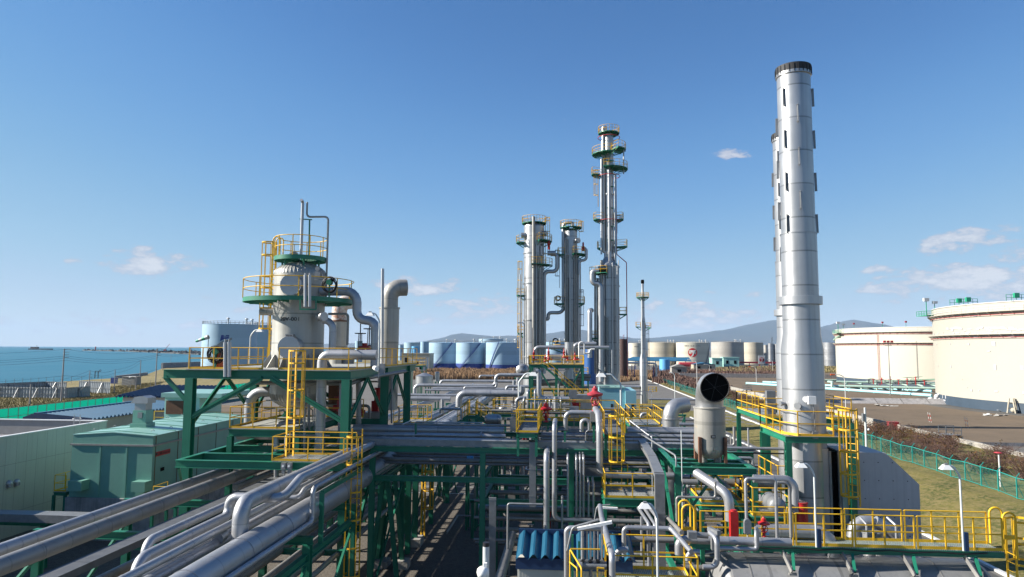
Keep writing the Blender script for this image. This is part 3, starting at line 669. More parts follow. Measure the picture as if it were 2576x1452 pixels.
# the two great cream tanks on the right
def bigtank(label, cx, cy, r, h, m, patches, band_rows):
    t = thing('storage_tank', label, 'storage tank', (cx, cy, YZ)); n = 96
    MB().lathe((cx, cy, YZ), [(r, 2.1), (r, h)], n).build('shell', m, t)
    MB().lathe((cx, cy, YZ), [(r + .02, 0), (r + .02, 2.1)], n).build('base_band', 'slate', t)
    MB().steps((cx, cy, YZ), [(r + .02, h), (r - 0.4, h), (r - 0.4, h - 3.5), (0.1, h - 3.4)], n).build('floating_roof', 'galv', t)
    for z in band_rows:
        mb = MB().steps((cx, cy, YZ), [(r + .01, z), (r + 1.0, z), (r + 1.0, z - 0.14), (r + .01, z - 0.14)], n)
        for i in range(100):
            b = 2 * math.pi * i / 100; c_, s_ = math.cos(b), math.sin(b)
            mb.bar((cx + (r + .02) * c_, cy + (r + .02) * s_, YZ + z - 0.8), (cx + (r + .9) * c_, cy + (r + .9) * s_, YZ + z - 0.16), 0.12)
        mb.build('wind_girder', m, t)
        MB().ring((cx, cy, YZ + z - 0.75), r + 0.45, 0.06, n=n).build('sprinkler_pipe', 'pinkred', t)
    MB().ring((cx, cy, YZ + h + 0.05), r + 0.05, 0.12, n=n).build('rim_angle', 'white', t)
    pts = [(cx + (r + .95) * math.cos(2 * math.pi * i / 72), cy + (r + .95) * math.sin(2 * math.pi * i / 72), YZ + band_rows[0]) for i in range(72)]
    MB().rail(pts, 1.1, 4, 0.035, 0, closed=True).build('guardrail', 'white', t)
    if patches:
        pm = MB(); a = facing(cx, cy)
        for (u, v, w, hh) in patches:
            d = ray(u, v); A = d.x ** 2 + d.y ** 2; ox, oy = -cx, -cy; B = 2 * (ox * d.x + oy * d.y); Cc = ox * ox + oy * oy - (r + .02) ** 2
            D = B * B - 4 * A * Cc
            if D < 0: continue
            s = (-B - math.sqrt(D)) / (2 * A); p = EYE + d * s; b = math.atan2(p.y - cy, p.x - cx); sk = random.uniform(-.5, .5)
            vs = []
            for e in (0.05, 0.07):
                for xx, zz in ((-w * .55, -hh * .6), (w * .55, -hh * .6 * (1 + sk)), (w * .55, hh * .6), (-w * .55 * (1 + sk), hh * .6)):
                    vs.append((cx + (r + e) * math.cos(b + xx / r), cy + (r + e) * math.sin(b + xx / r), p.z + zz))
            pm.add(vs, [(3, 2, 1, 0), (4, 5, 6, 7), (0, 1, 5, 4), (1, 2, 6, 5), (2, 3, 7, 6), (3, 0, 4, 7)])
        pm.build('bare_patch', 'patch', t)
    return t
pz = lambda x, y: ((2900 + x * .5166) / 1.41615, (1000 + y * .5166) / 1.41615)
pat = [(847, 440, .25, .3), (940, 438, .3, .35), (1068, 438, .4, .35), (1240, 434, .8, .7), (1205, 488, .8, .25), (856, 589, .25, .3), (947, 594, .3, .6), (1250, 597, .5, .9), (1437, 602, .6, .7), (880, 645, .15, .2), (1020, 680, .2, .2), (1058, 738, .2, .2), (1087, 756, .4, .4), (1140, 758, .25, .25), (1256, 764, .8, .4), (1385, 857, .6, .3), (850, 788, .25, .2), (1443, 775, .4, .5), (998, 242, .3, .2), (1110, 246, 1.0, .2), (888, 801, .4, .7), (908, 802, .5, .7), (900, 825, 1.4, .25)]
rp = random.Random(3)
for i in range(46):
    x = 800 + 650 * rp.random(); y = 325 + 12 * rp.random() ** 2 * 5
    pat.append((x, y, 0.3 + 1.3 * rp.random(), .15 + .3 * rp.random()))
for i in range(16):
    x = 860 + 600 * rp.random(); pat.append((x, 350 + 40 * rp.random(), 0.15 + .9 * rp.random() ** 2, .12 + .2 * rp.random()))
pat = [(*pz(x, y), w, h) for x, y, w, h in pat]
B1 = bigtank('huge white tank with scattered grey primer patches, cut by the right edge', 131.8, 164.3, 42.8, 22.9, M['white'] if False else mat('white_cream_tank_paint', (0.345, 0.325, 0.275), 0.55, 0, 0.03, 0.05), pat, (21.1, 16.3))
B2 = bigtank('huge cream tank left of the patched white tank', 148.0, 280.0, 39.5, 21.0, 'bigcream', [], (19.5, 15.6))
ringpad(131.8, 164.3, 42.8, 'tank_ring_pad'); ringpad(148, 280, 39.5, 'tank_ring_pad')
def ontank(t, r, u, v):
    cx, cy = t.location.x, t.location.y; d = ray(u, v); A = d.x ** 2 + d.y ** 2; B = -2 * (cx * d.x + cy * d.y); Cc = cx * cx + cy * cy - r * r
    D = max(0, B * B - 4 * A * Cc); return EYE + d * ((-B - math.sqrt(D)) / (2 * A))
def arc_on(t, r, p, q, k=14):
    cx, cy = t.location.x, t.location.y; a0 = math.atan2(p.y - cy, p.x - cx); a1 = math.atan2(q.y - cy, q.x - cx)
    return [Vector((cx + r * math.cos(a0 + (a1 - a0) * i / k), cy + r * math.sin(a0 + (a1 - a0) * i / k), p.z + (q.z - p.z) * i / k)) for i in range(k + 1)]
M['stairgreen'] = mat('pale_green_stair_paint', (0.20, 0.30, 0.22), 0.5)
mb = MB(); ps = arc_on(B2, 40.0, ontank(B2, 40, 2112, 846), ontank(B2, 40, 2180, 960))
for a, b in zip(ps[:-1], ps[1:]): mb.bar(a, b, 0.9, 0.5).bar(a + Vector((0, 0, 1.1)), b + Vector((0, 0, 1.1)), 0.12).bar(a, a + Vector((0, 0, 1.1)), 0.08)
mb.build('spiral_stair', 'stairgreen', B2)
for uu, v0, v1, mm, k in ((2206, 842, 948, 'pinkred', 2), (2209.5, 842, 948, 'pinkred', 2), (2304, 858, 962, 'galv', 1)):
    p = ontank(B2, 39.7, uu, v0); MB().cyl(p, (p.x, p.y, YZ), 0.06, n=6).build('riser_pipe', mm, B2)
for T, r, h, u in ((B1, 43.2, 22.9, 2338), (B2, 39.9, 21.0, 2110)):
    p = ontank(T, r, u + 4, 800); mb = MB(); z = YZ + h
    pts = [(p.x - 2, p.y - 2, z - 1.5), (p.x + 3, p.y - 1, z - 1.5), (p.x + 3, p.y + 3, z - 1.5), (p.x - 2, p.y + 3, z - 1.5)]
    mb.rail(pts, 1.2, 1.3, 0.04, 0, closed=True); mb.poly(pts, 0.15)
    mb.bar((p.x - 1, p.y, z - 1.4), (p.x - 1, p.y, z + 2.2), 0.15); mb.bar((p.x + 1, p.y, z - 1.4), (p.x + 1, p.y, z + 1.6), 0.12)
    mb.build('rim_platform', 'grnplain', T)
    MB().box(p.x - 1.6, p.x - .4, p.y - .4, p.y + .4, z + 2.2, z + 3.0).box(p.x + .6, p.x + 1.6, p.y - .4, p.y + .4, z + 1.6, z + 2.2).build('monitor_housing', 'white', T)
for u in (2413, 2436, 2558):
    p = ontank(B1, 42.4, u, 770); z = YZ + 23.0
    MB().rail([(p.x - 2, p.y, z), (p.x + 2, p.y, z)], 1.3, 1, 0.04, 0).box(p.x - .5, p.x + .5, p.y - .3, p.y + .3, z + .6, z + 1.6).build('rim_fitting', 'grnplain', B1)
for u in (2148, 2220, 2279):
    p = ontank(B2, 39.2, u, 815); z = YZ + 21.1
    MB().bar((p.x, p.y, z), (p.x, p.y, z + 1.5), 0.1).build('rim_fitting', 'grnplain', B2)
    MB().box(p.x - .3, p.x + .3, p.y - .2, p.y + .2, z + 1.5, z + 2.1).build('foam_head', 'pinkred', B2)
# ------------------------------------------------------------------ tank yard furniture and the right-hand boundary
def lamp_post(label, u, v, h, Y=None, X=None, z0=0.0, arm=(-1.6, 0, 0), head='orange', name='street_lamp', group=None, m='white', r=0.09):
    p = aZ(u, v, z0); t = thing(name, label, 'street lamp', p, group)
    if h > 100: h = mv(p, 'z', h).z - z0
    a = Vector(arm); Z = Vector((0, 0, 1))
    pts = [p, p + Z * (h * 0.86), p + Z * (h * 0.95) + a * 0.12, p + Z * h + a * 0.5, p + Z * h + a]
    MB().tube([pts[0], pts[1], pts[2], pts[3], pts[4]], r, 8, 0.6).build('pole', m, t)
    q = pts[4]; MB().tube([q - a * 0.1, q + a * 0.35], [r * 1.2, r * 1.9], 8, 0).build('lamp_head', head, t)
    return t
lamp_post('tall white street lamp with red head right of the chimney', 2128, 1030, 943, z0=YZ, arm=(-2.2, 0, 0))
lamp_post('white street lamp by the scrub left of the chimney', 1903, 968, 923, arm=(-2, 0, 0))
lamp_post('white curved street lamp left of the round exhaust opening', 1754, 990, 905, arm=(-2, 0, 0), head='white')
lamp_post('white curved street lamp at the foot of the mint buildings', 1785, 944, 917, arm=(-2, 0, 0), head='white')
lamp_post('white curved street lamp behind the scrub near the red rack', 1944, 938, 905, arm=(-2, 0, 0), head='white')
lamp_post('grey lamp pole standing on the apron between kerb and flare stack', 1698, 1009, 938, arm=(-1.0, 0, 0), head='white', m='polewhite')
# turquoise wire fence
fmesh = grating('turquoise_wire_mesh', (0.01, 0.24, 0.21), 0.09, 0.09, 0.09, 0.09)
b = [n for n in fmesh.node_tree.nodes if n.type == 'SEPXYZ'][0]
lk = [l for l in fmesh.node_tree.links if l.from_node == b]
for l in list(lk):
    so_, ts = l.from_socket, l.to_socket
    idx = 1 if so_.name == 'X' else 2
    fmesh.node_tree.links.new(b.outputs[idx], ts)
FZ = lambda y: bermz(37, y) + 0.0
fy0, fy1, st = 46.0, 286.0, 2.45
t = thing('wire_fence', 'long turquoise wire mesh fence with angled barbed top along the grass bank', 'fence', (37, fy0, 0))
ys = [fy0 + st * i for i in range(int((fy1 - fy0) / st) + 1)]
pm = MB().bar((37, fy0, -0.1), (37, fy0, 1.75), 0.075).bar((37, fy0, 1.75), (37.28, fy0, 2.1), 0.05).bar((37.03, fy0, 1.2), (37.6, fy0, -0.1), 0.04)
pz0 = FZ(fy0); first = pm.build('post', 'bluegreen', t)
first.location = (0, 0, pz0)
for y in ys[1:]:
    c = first.copy(); COL.objects.link(c); c.location = (0, y - fy0, FZ(y))
ms = MB(); tr = MB(); bw_ = MB()
for a, b2 in zip(ys[:-1], ys[1:]):
    za, zb_ = FZ(a), FZ(b2)
    ms.poly([(37, a, za + 0.05), (37, b2, zb_ + 0.05), (37, b2, zb_ + 1.68), (37, a, za + 1.68)])
    tr.tube([(37, a, za + 1.7), (37, b2, zb_ + 1.7)], 0.035, 6, 0); tr.tube([(37, a, za + 0.08), (37, b2, zb_ + 0.08)], 0.025, 6, 0)
    for k in (0.35, 0.65, 1): bw_.tube([(37 + .28 * k, a, za + 1.75 + .35 * k), (37 + .28 * k, b2, zb_ + 1.75 + .35 * k)], 0.009, 4, 0, False)
ms.build('wire_mesh', fmesh, t); tr.build('top_rail', 'bluegreen', t); bw_.build('barbed_wire', 'wire', t)
# concrete dike wall and yard details
mb = MB(); y = 30
while y < 245: mb.box(51.7, 52.05, y, y + 9.97, -0.1, 1.55); y += 10
mb.build('x', 'concrete').name = 'dike_wall'
tag(bpy.data.objects['dike_wall'], 'long low concrete dike wall between hedge and tank yard', 'wall')
tag(MB().box(51.7, 330, 322, 323, 0, 2.3).build('dike_wall', 'conplinth'), 'far dark dike wall closing the tank yard', 'wall')
mb = MB()
for i in range(26):
    x0 = 62 + i * 6.0; mb.poly([(x0, 171, .5), (x0 + 5.9, 171, .5), (x0 + 5.9, 173.2, 1.7), (x0, 173.2, 1.7)]); mb.poly([(x0, 173.2, 1.7), (x0 + 5.9, 173.2, 1.7), (x0 + 5.9, 175, .5), (x0, 175, .5)])
    if 62 + i * 6 > 84: break
tag(mb.build('earth_bund', 'conplinth'), 'low dark bund crossing the yard in front of the cream tank', 'bund')
def yardpipe(label, a, b, r, m, z=0.9, gp=None, k=1):
    p, q = aZ(*a, z), aZ(*b, z); mb = MB()
    d = (q - p).normalized().cross(Vector((0, 0, 1)))
    for i in range(k): mb.tube([p + d * i * r * 2.6, q + d * i * r * 2.6], r, 8, 0)
    n = int((q - p).length / 8)
    for i in range(n + 1): c = p.lerp(q, i / n); mb.box(c.x - .3, c.x + .3, c.y - .3, c.y + .3, YZ - .02, z - r * .8)
    return tag(mb.build('yard_pipe', m), label, 'pipe', gp)
yardpipe('pale cyan pipe lying across the yard, nearer one', (1878, 964), (2344, 995), 0.42, 'cyanpipe')
yardpipe('pale cyan pipe lying across the yard, farther one', (1920, 961), (2344, 984), 0.36, 'cyanpipe')
yardpipe('dull green pipe along the foot of the cream tank', (1985, 957), (2110, 957), 0.45, 'celadon')
yardpipe('thin grey pipe low behind the scrub', (1800, 944), (1960, 944), 0.3, 'galv', 0.7)
# pipe manifold in front of the cream tank
p = aZ(2250, 985, YZ)
t = thing('pipe_manifold', 'grey green pipe manifold with red valves before the cream tank', 'pipe manifold', p)
for i in range(8):
    q = p + Vector((-15 + i * 4.1, 10 - i * 1.4, 0)); r = 0.42 if i < 3 else 0.3
    MB().tube([q + Vector((0, 0, -.05)), q + Vector((0, 0, 2.0 - .1 * i)), q + Vector((2.5, 6, 2.0 - .1 * i)), q + Vector((4, 14, 1.8))], r, 8).build('branch_pipe', 'celadon', t)
MB().tube([p + Vector((-14, 7, 1.2)), p + Vector((18, -5, 1.2))], 0.4, 8).tube([p + Vector((-14, 9, 2.5)), p + Vector((18, -1, 2.5))], 0.3, 8).build('header_pipe', 'celadon', t)
for i in range(7):
    q = p + Vector((-4 + 2.2 * i, 5 - 0.8 * i, 2.0)); MB().cyl(q, q + Vector((0, 0, 1.6 + (i % 3) * .5)), 0.16, n=6).cyl(q + Vector((0, 0, 1.5)), q + Vector((0, 0, 1.62)), 0.55, n=8).build('valve_wheel', 'red', t)
MB().rail([p + Vector((-6, 4, 2.2)), p + Vector((6, 0, 2.2)), p + Vector((8, 4, 2.2)), p + Vector((-4, 8, 2.2))], 1.1, 1.2, 0.05, 0, closed=True).build('guardrail', 'galv', t)
p = aZ(2240, 995, YZ); t = thing('floodlight_mast', 'dark slim floodlight mast before the cream tank', 'floodlight mast', p)
MB().cyl(p, p + Vector((0, 0, 15)), 0.16, 0.1, 8).bar(p + Vector((-1, 0, 14)), p + Vector((1, 0, 14)), 0.1).build('mast', 'galv', t)
for k in (-1, 0, 1): MB().box(p.x + k - .3, p.x + k + .3, p.y - .3, p.y + .3, 15.4, 16).build('floodlight', 'pinkred', t)
def fire_box(label, u, v, w, h, z0):
    p = aZ(u, v, z0); t = thing('hydrant_cabinet', label, 'hydrant cabinet', p)
    MB().box(p.x - w / 2, p.x + w / 2, p.y - .4, p.y + .4, p.z, p.z + h).build('cabinet', 'pinkred', t)
    MB().box(p.x - w / 2 - .05, p.x + w / 2 + .05, p.y - .45, p.y + .45, p.z + h + .002, p.z + h + .06).box(p.x - w * .4, p.x + w * .4, p.y - .43, p.y - .405, p.z + .15, p.z + h * .48).box(p.x - w * .4, p.x + w * .4, p.y - .43, p.y - .405, p.z + h * .52, p.z + h - .12).build('door', 'red', t)
fire_box('red hydrant cabinet on the grass by the dike wall', 2247, 1084, 1.5, 1.35, 0.5)
p = aZ(2263, 1091, 0.5)
tag(MB().lathe(p, [(.16, 0), (.16, .5), (.22, .52), (.22, .6), (.15, .62), (.15, .7), (0, .8)], 10).cyl(p + Vector((-.3, 0, .45)), p + Vector((.3, 0, .45)), .08, n=8).build('hydrant', 'red'), 'small red hydrant beside the red cabinet', 'hydrant')
mk = None
for i, (u, v, l) in enumerate(((2198, 1073, 'red banded marker post nearest the dike wall'), (2204, 1074, 'leaning red and white marker post left of the tank foot'), (2431, 1076, 'red and white marker post left of a close pair before the tank'), (2436, 1078, 'red and white marker post right of a close pair before the tank'))):
    p = aZ(2200 + (u - 2200) * 1, v if i > 1 else 1070 + i * 3, YZ); p = aZ(u if i > 1 else (2338 + i * 5), (1074 if i > 1 else 1062) + i, YZ)
    t = thing('marker_post', l, 'marker post', p, 'marker posts in the tank yard'); mb = MB(); mr_ = MB(); lean = Vector((-.12, 0, 1.0))
    mb.cyl(p, p + lean * 1.7, 0.035, n=8); mb.build('post', 'stripe', t)
for u, v, w, l in ((2548, 1035, 1, 'white rubbish spread out before the patched tank'), (2226, 1021, .6, 'small white scrap sheet on the yard soil'), (2506, 1046, .8, 'crumpled pale plastic sheeting lying by the tank foot')):
    p = aZ(u, v, YZ); mb = MB()
    for i in range(9): q = p + Vector((random.uniform(-3, 3) * w, random.uniform(-1.5, 1.5) * w, .02)); mb.bar(q, q + Vector((random.uniform(-2, 2), random.uniform(-1, 1), random.uniform(.05, .35))), .7, .05)
    tag(mb.build('debris_heap', 'white'), l, 'debris')
p = ontank(B1, 43.6, 2546, 1020); p.z = YZ
tag(MB().cyl(p + Vector((-1, 0, 0)), p + Vector((-.5, 0, 3)), .15).cyl(p + Vector((1, 0, 0)), p + Vector((.5, 0, 3)), .15).cyl(p + Vector((0, -1, 0)), p + Vector((0, -.3, 3)), .15).bar(p + Vector((-.9, 0, 1)), p + Vector((.9, 0, 1)), .2).bar(p + Vector((-.6, 0, 2)), p + Vector((.6, 0, 2)), .2).sphere(p + Vector((0, -.3, .6)), .5).build('mixer_frame', 'creamdull'), 'yellowish tripod frame at the base of the patched tank', 'frame')
p = ontank(B1, 43.6, 2352, 1008); p.z = YZ; mb = MB()
for i in range(14): q = p + Vector((random.uniform(-1.6, 1.6), random.uniform(-1.2, .6), random.uniform(.1, 1.9))); mb.sphere(q, random.uniform(.35, .7), 7)
tag(mb.build('wrapped_equipment', 'white'), 'white sheet wrapped equipment at the left foot of the patched tank', 'equipment')
# stile steps over the dike wall
for k, (u, v, l) in enumerate(((2390, 1090, 'dark grey stile platform over the dike wall near the pit'), (1880, 948 + 20, 'small dark stile platform on the far stretch of the dike wall'), (1935, 985, 'dark stile platform on the dike wall left of the chimney'))):
    yy = mv(Vector((51.9, 60, 1.6)), 'y', u).y
    p = Vector((51.9, yy, 1.6)); t = thing('wall_stile', l, 'stile', p, 'stiles over the dike wall')
    MB().box(p.x - 1, p.x + 1, p.y - .9, p.y + .9, 1.7, 1.8).build('landing', 'galv', t)
    mb = MB().rail([p + Vector((-1, -.9, .2)), p + Vector((1, -.9, .2))], 1.1, 1, .04, 0).rail([p + Vector((-1, .9, .2)), p + Vector((1, .9, .2))], 1.1, 1, .04, 0); mb.build('guardrail', 'galv', t)
    for s in (-1, 1):
        MB().bar(p + Vector((s, 0, .1)), p + Vector((s * 2.2, 0, -1.4)), 1.3, .12).build('stair_flight', 'galv', t)
p = Vector((75, 100.6, 0)); tag(MB().bar((74.5, 99, -2.5), (72.5, 101.2, .6), .1).bar((75.3, 99, -2.5), (73.3, 101.2, .6), .1).bar((74.5, 99.2, -2), (75.3, 99.2, -2), .08).bar((74, 99.8, -1.3), (74.8, 99.8, -1.3), .08).bar((73.4, 100.4, -.6), (74.2, 100.4, -.6), .08).build('pit_ladder', 'galv'), 'grey ladder leaning into the dark yard pit', 'ladder')
p = Vector((40.3, 0, 0)); p = mv(Vector((38.6, 60, 1.0)), 'y', 2517)
t = thing('marker_pole', 'white pole with flat pink red cap outside the wire fence', 'marker pole', p)
MB().cyl(p + Vector((0, 0, -.1)), p + Vector((0, 0, 2.9)), .07, n=8).build('pole', 'white', t)
MB().lathe(p + Vector((0, 0, 2.9)), [(.1, 0), (.38, .06), (.38, .1), (.05, .16)], 12).build('cap', 'pinkred', t)
p = mv(Vector((35.8, 60, 1.0)), 'y', 2180); t = thing('camera_pole', 'pale pole with box and domed camera at the fence corner', 'camera pole', p)
MB().cyl(p + Vector((0, 0, -.1)), p + Vector((0, 0, 5.2)), .13, n=8).build('pole', 'polewhite', t)
MB().box(p.x - .35, p.x - .14, p.y - .2, p.y + .2, p.z + 3.6, p.z + 4.5).build('equipment_box', 'galv', t)
MB().sphere(p + Vector((.3, -.1, 2.6)), .16, 8).bar(p + Vector((0, 0, 2.75)), p + Vector((.3, -.1, 2.75)), .06).build('dome_camera', 'white', t)
# ------------------------------------------------------------------ hedge and scrub
def leafcloud(mb, c, rx, ry, h, n, s, rnd, clump=7):
    cl = [(rnd.uniform(-.8, .8), rnd.uniform(-.8, .8), rnd.uniform(.35, .9)) for _ in range(clump)]
    for i in range(n):
        k = cl[rnd.randrange(clump)]
        q = Vector((c[0] + rx * (k[0] + rnd.gauss(0, .22)), c[1] + ry * (k[1] + rnd.gauss(0, .22)), c[2] + max(.03, h * (k[2] + rnd.gauss(0, .17)))))
        a = Vector((rnd.gauss(0, 1), rnd.gauss(0, 1), rnd.gauss(0, 1))).normalized(); b = a.orthogonal().normalized(); e = s * rnd.uniform(.5, 1.4)
        mb.add([q - a * e, q + b * e * .5, q + a * e, q - b * e * .5], [(0, 1, 2, 3)])
def twigs(mb, c, rx, ry, h, n, rnd):
    for i in range(n):
        a = rnd.uniform(0, 6.283); k = rnd.uniform(.2, 1)
        b = Vector((c[0] + rnd.uniform(-.25, .25) * rx, c[1] + rnd.uniform(-.25, .25) * ry, c[2] - .05))
        m1 = b + Vector((math.cos(a) * rx * k * .5, math.sin(a) * ry * k * .5, h * rnd.uniform(.35, .6)))
        e = m1 + Vector((math.cos(a + rnd.gauss(0, .6)) * rx * k * .5, math.sin(a + rnd.gauss(0, .6)) * ry * k * .5, h * rnd.uniform(.2, .5)))
        mb.tube([b, m1, e], [.035, .022, .008], 4, 0, False)
        for j in range(4):
            q = m1.lerp(e, rnd.random()); d = Vector((rnd.gauss(0, .5) * rx, rnd.gauss(0, .5) * ry, rnd.uniform(0, .5) * h)) * .45; mb.tube([q, q + d], [.014, .005], 3, 0, False)
rb = random.Random(11)
HG = 'autumn shrubs between wire fence and dike wall'
def shrub(kind, label):
    t = thing('shrub', label, 'shrub', (0, 0, 0), HG); a = MB(); twigs(a, (0, 0, 0), 1.8, 1.8, 2.0, 46 if kind == 0 else 28, rb); a.build('branches', 'twig', t)
    b = MB(); leafcloud(b, (0, 0, 0), 1.8, 1.8, 1.8, (160, 700, 520)[kind], .09, rb)
    b.build('leaves', ('leafrust', 'leafrust', 'leafgreen')[kind], t); return t
LBL = ('bare greyish brown shrub in the hedge by the dike wall', 'rust brown leafy shrub in the hedge by the dike wall', 'dull green leafed shrub in the hedge by the dike wall')
pro = [shrub(k, LBL[k]) for k in range(3)]
used = [False] * 3
y = 54.0; row = 0
spots = []
for i in range(150):
    y = 52 + (i / 150) ** 1.5 * 175; x = rb.uniform(39.6, 47.5 + 2 * (i % 2))
    spots.append((x, y + rb.uniform(-1, 1)))
for i, (x, y) in enumerate(spots):
    k = 0 if (72 < y < 95 and rb.random() < .75) else rb.choice((0, 1, 1, 1, 2) if y < 110 else (0, 0, 1, 2))
    o = pro[k] if not used[k] else dup(pro[k], (0, 0, 0)); used[k] = True
    s = rb.uniform(.65, 1.2); o.location = (x, y, bermz(min(x, 53), y) - .05); o.scale = (s, s, s * rb.uniform(.7, 1.05)); o.rotation_euler.z = rb.uniform(0, 6)
# far scrub, reeds
def scrub(name, label, quads, n, s, h, m, seed):
    rnd = random.Random(seed); mb = MB()
    for i in range(n):
        q = quads[rnd.randrange(len(quads))]; a, b = rnd.random(), rnd.random()
        p = Vector(q[0]).lerp(Vector(q[1]), a).lerp(Vector(q[3]).lerp(Vector(q[2]), a), b)
        lump = .55 + .45 * math.sin(p.x * .35 + 1.3 * math.sin(p.y * .11)) * math.sin(p.y * .21 + p.x * .1)
        hh = h * (.55 + .45 * abs(lump)) * rnd.uniform(.6, 1.1); w = s * rnd.uniform(.6, 1.5); an = rnd.uniform(0, 3.14); d = Vector((math.cos(an) * w, math.sin(an) * w, 0)); top = Vector((rnd.gauss(0, .3) * s, rnd.gauss(0, .3) * s, hh))
        mb.add([p - d, p + d, p + top + d * .3, p + top - d * .3], [(0, 1, 2, 3)])
    o = mb.build(name, m, base=(0, 0, 0)); tag(o, label, 'scrub'); o['kind'] = 'stuff'; return o
def zq(*uv): return [aZ(u, v, 0.0) for u, v in uv]
scrub('reed_bed', 'brown dry reeds in front of the light blue tanks', [zq((1040, 955), (1320, 955), (1320, 936), (1040, 936))], 26000, .14, 2.9, 'reed', 1)
scrub('reed_bed', 'brown dry reeds between tall column and flare stack', [zq((1555, 962), (1640, 955), (1640, 938), (1555, 938))], 9000, .13, 2.4, 'reed', 2)
scrub('scrub', 'dark brown scrub below the mint buildings', [zq((1640, 948), (1990, 948), (1990, 930), (1640, 930)), zq((1640, 962), (1760, 985), (1850, 985), (1700, 950))], 24000, .2, 2.4, 'twig', 3)
scrub('scrub', 'dry yellow brown grass belt far behind the yard', [zq((1800, 940), (2110, 940), (2110, 926), (1800, 926))], 14000, .3, 2.2, 'drygrass', 4)
scrub('tall_grass', 'yellow grass tuft along the wire fence', [zq((1660, 968), (1670, 966), (1715, 980), (1705, 982))], 900, .08, 1.0, 'drygrass', 5)
scrub('tall_grass', 'coarse dry grass covering the shore by the corrugated screen', [[aZ(u, v, 1.5) for u, v in ((-20, 1055), (300, 1000), (420, 960), (-20, 1000))]], 16000, .06, .4, 'drygrass', 6)
# ------------------------------------------------------------------ knockout drum on its green steel structure
DX0, DX1, DY0, DY1, DZ = -19.6, -10.95, 34.0, 50.0, 11.85
t = thing('steel_structure', 'tall green steel structure carrying the knockout drum and yellow railed deck', 'steel structure', ((DX0 + DX1) / 2, DY0, 0))
YM = 47.5
for x in (DX0 + .2, DX1 - .2):
    for y in (DY0 + .2, 41.5, YM):
        MB().ib((x, y, 0), (x, y, DZ - .45), .42, .42, .035, upv=(0, 1, 0)).build('column', 'green', t)
        MB().box(x - .5, x + .5, y - .5, y + .5, -.05, .35).build('footing', 'concrete', t)
for y in (DY0 + .2, 41.5, YM): MB().ib((DX0 - (1.3 if y < 35 else 0), y, DZ - .24), (DX1, y, DZ - .24), .44, .3).build('beam', 'green', t)
for x in (DX0 + .2, DX1 - .2, -15.3): MB().ib((x, DY0 + .36, DZ - .242), (x, DY1, DZ - .242), .43, .3).build('beam', 'green', t)
MB().bar((DX0 - 1.2, DY0 + .2, DZ - .4), (DX0 + .1, DY0 + .2, DZ - 1.7), .16, .2).build('brace', 'green', t)
def br(p, q, w=.26): MB().bar(p, q, .08, w).bar(p, q, w * .8, .03).build('brace', 'green', t)
xm = (DX0 + DX1) / 2
br((DX0 + .3, DY0 + .1, 9.4), (xm - .3, DY0 + .1, DZ - .4)); br((DX1 - .3, DY0 + .1, 9.3), (xm + .2, DY0 + .1, DZ - .4))
for y0, y1 in ((DY0 + .4, 41.3), (41.7, YM - .2)):
    ym = (y0 + y1) / 2
    br((DX1 - .2, y0, 9.0), (DX1 - .2, ym, DZ - .5)); br((DX1 - .2, y1, 9.0), (DX1 - .2, ym, DZ - .5))
    br((DX1 - .2, y0, 1.0), (DX1 - .2, y1, 8.0)); br((DX0 + .2, y0, 9.0), (DX0 + .2, ym, DZ - .5)); br((DX0 + .2, y1, 9.0), (DX0 + .2, ym, DZ - .5))
br((DX0 + .3, 41.4, 6.5), (xm, 41.4, DZ - .5)); br((DX1 - .3, YM, 1), (xm, YM, 7.4))
dk = MB(); hy, hr = 38.6, 1.62; hx = aY(750, 850, hy).x
dk.box(DX0, hx - hr, DY0, DY1, DZ - .02, DZ + .03).box(hx + hr, DX1, DY0, DY1, DZ - .02, DZ + .03).box(hx - hr + .001, hx + hr - .001, DY0, hy - hr, DZ - .02, DZ + .03).box(hx - hr + .001, hx + hr - .001, hy + hr, DY1, DZ - .02, DZ + .03)
dk.build('deck', 'checker', t)
rl = MB(); z = DZ + .03
rl.rail([(DX0 + .1, DY1, z), (DX0 + .1, DY0 + .1, z), (-15.55, DY0 + .1, z)], 1.1, 1.3).rail([(-14.7, DY0 + .1, z), (DX1 - .1, DY0 + .1, z), (DX1 - .1, DY1, z)], 1.1, 1.5)
rl.build('guardrail', 'yrust', t)
# lower frame and small yellow platform
fz_ = 7.7
p = aZ(437, 1158, fz_); q = aZ(868, 1163, fz_)
fx0, fx1, fy = p.x, q.x, (p.y + q.y) / 2
for a, b in (((fx0, fy, fz_ - .18), (fx1, fy, fz_ - .18)), ((fx0, fy + 2.2, fz_ - .181), (fx1, fy + 2.2, fz_ - .181)), ((fx0 + .1, fy + .15, fz_ - .182), (fx0 + .1, 40, fz_ - .182)), ((fx0 + 3.6, fy + 2.3, fz_ - .182), (fx0 + 3.6, 40, fz_ - .182)), ((fx0, 36.5, fz_ - .183), (fx1, 36.5, fz_ - .183)), ((fx0, 40, fz_ - .183), (fx1, 40, fz_ - .183)), ((fx1 - .1, fy + .15, fz_ - .182), (fx1 - .1, 40, fz_ - .182))):
    MB().ib(a, b, .36, .24).build('lower_beam', 'green', t)
MB().bar((fx0 + .1, fy + .1, fz_ - .4), (DX0 + .2, DY0, fz_ - 2.0), .1).build('brace', 'green', t)
MB().bar((fx1 - .05, fy + .1, fz_ - .4), (DX1 - .2, DY0, fz_ - 1.6), .18).build('brace', 'green', t)
pa = aZ(690, 1157, fz_ + .05); px0 = pa.x
MB().box(px0, fx1, fy - .1, fy + 1.9, fz_ + .005, fz_ + .05).build('lower_deck', 'grate', t)
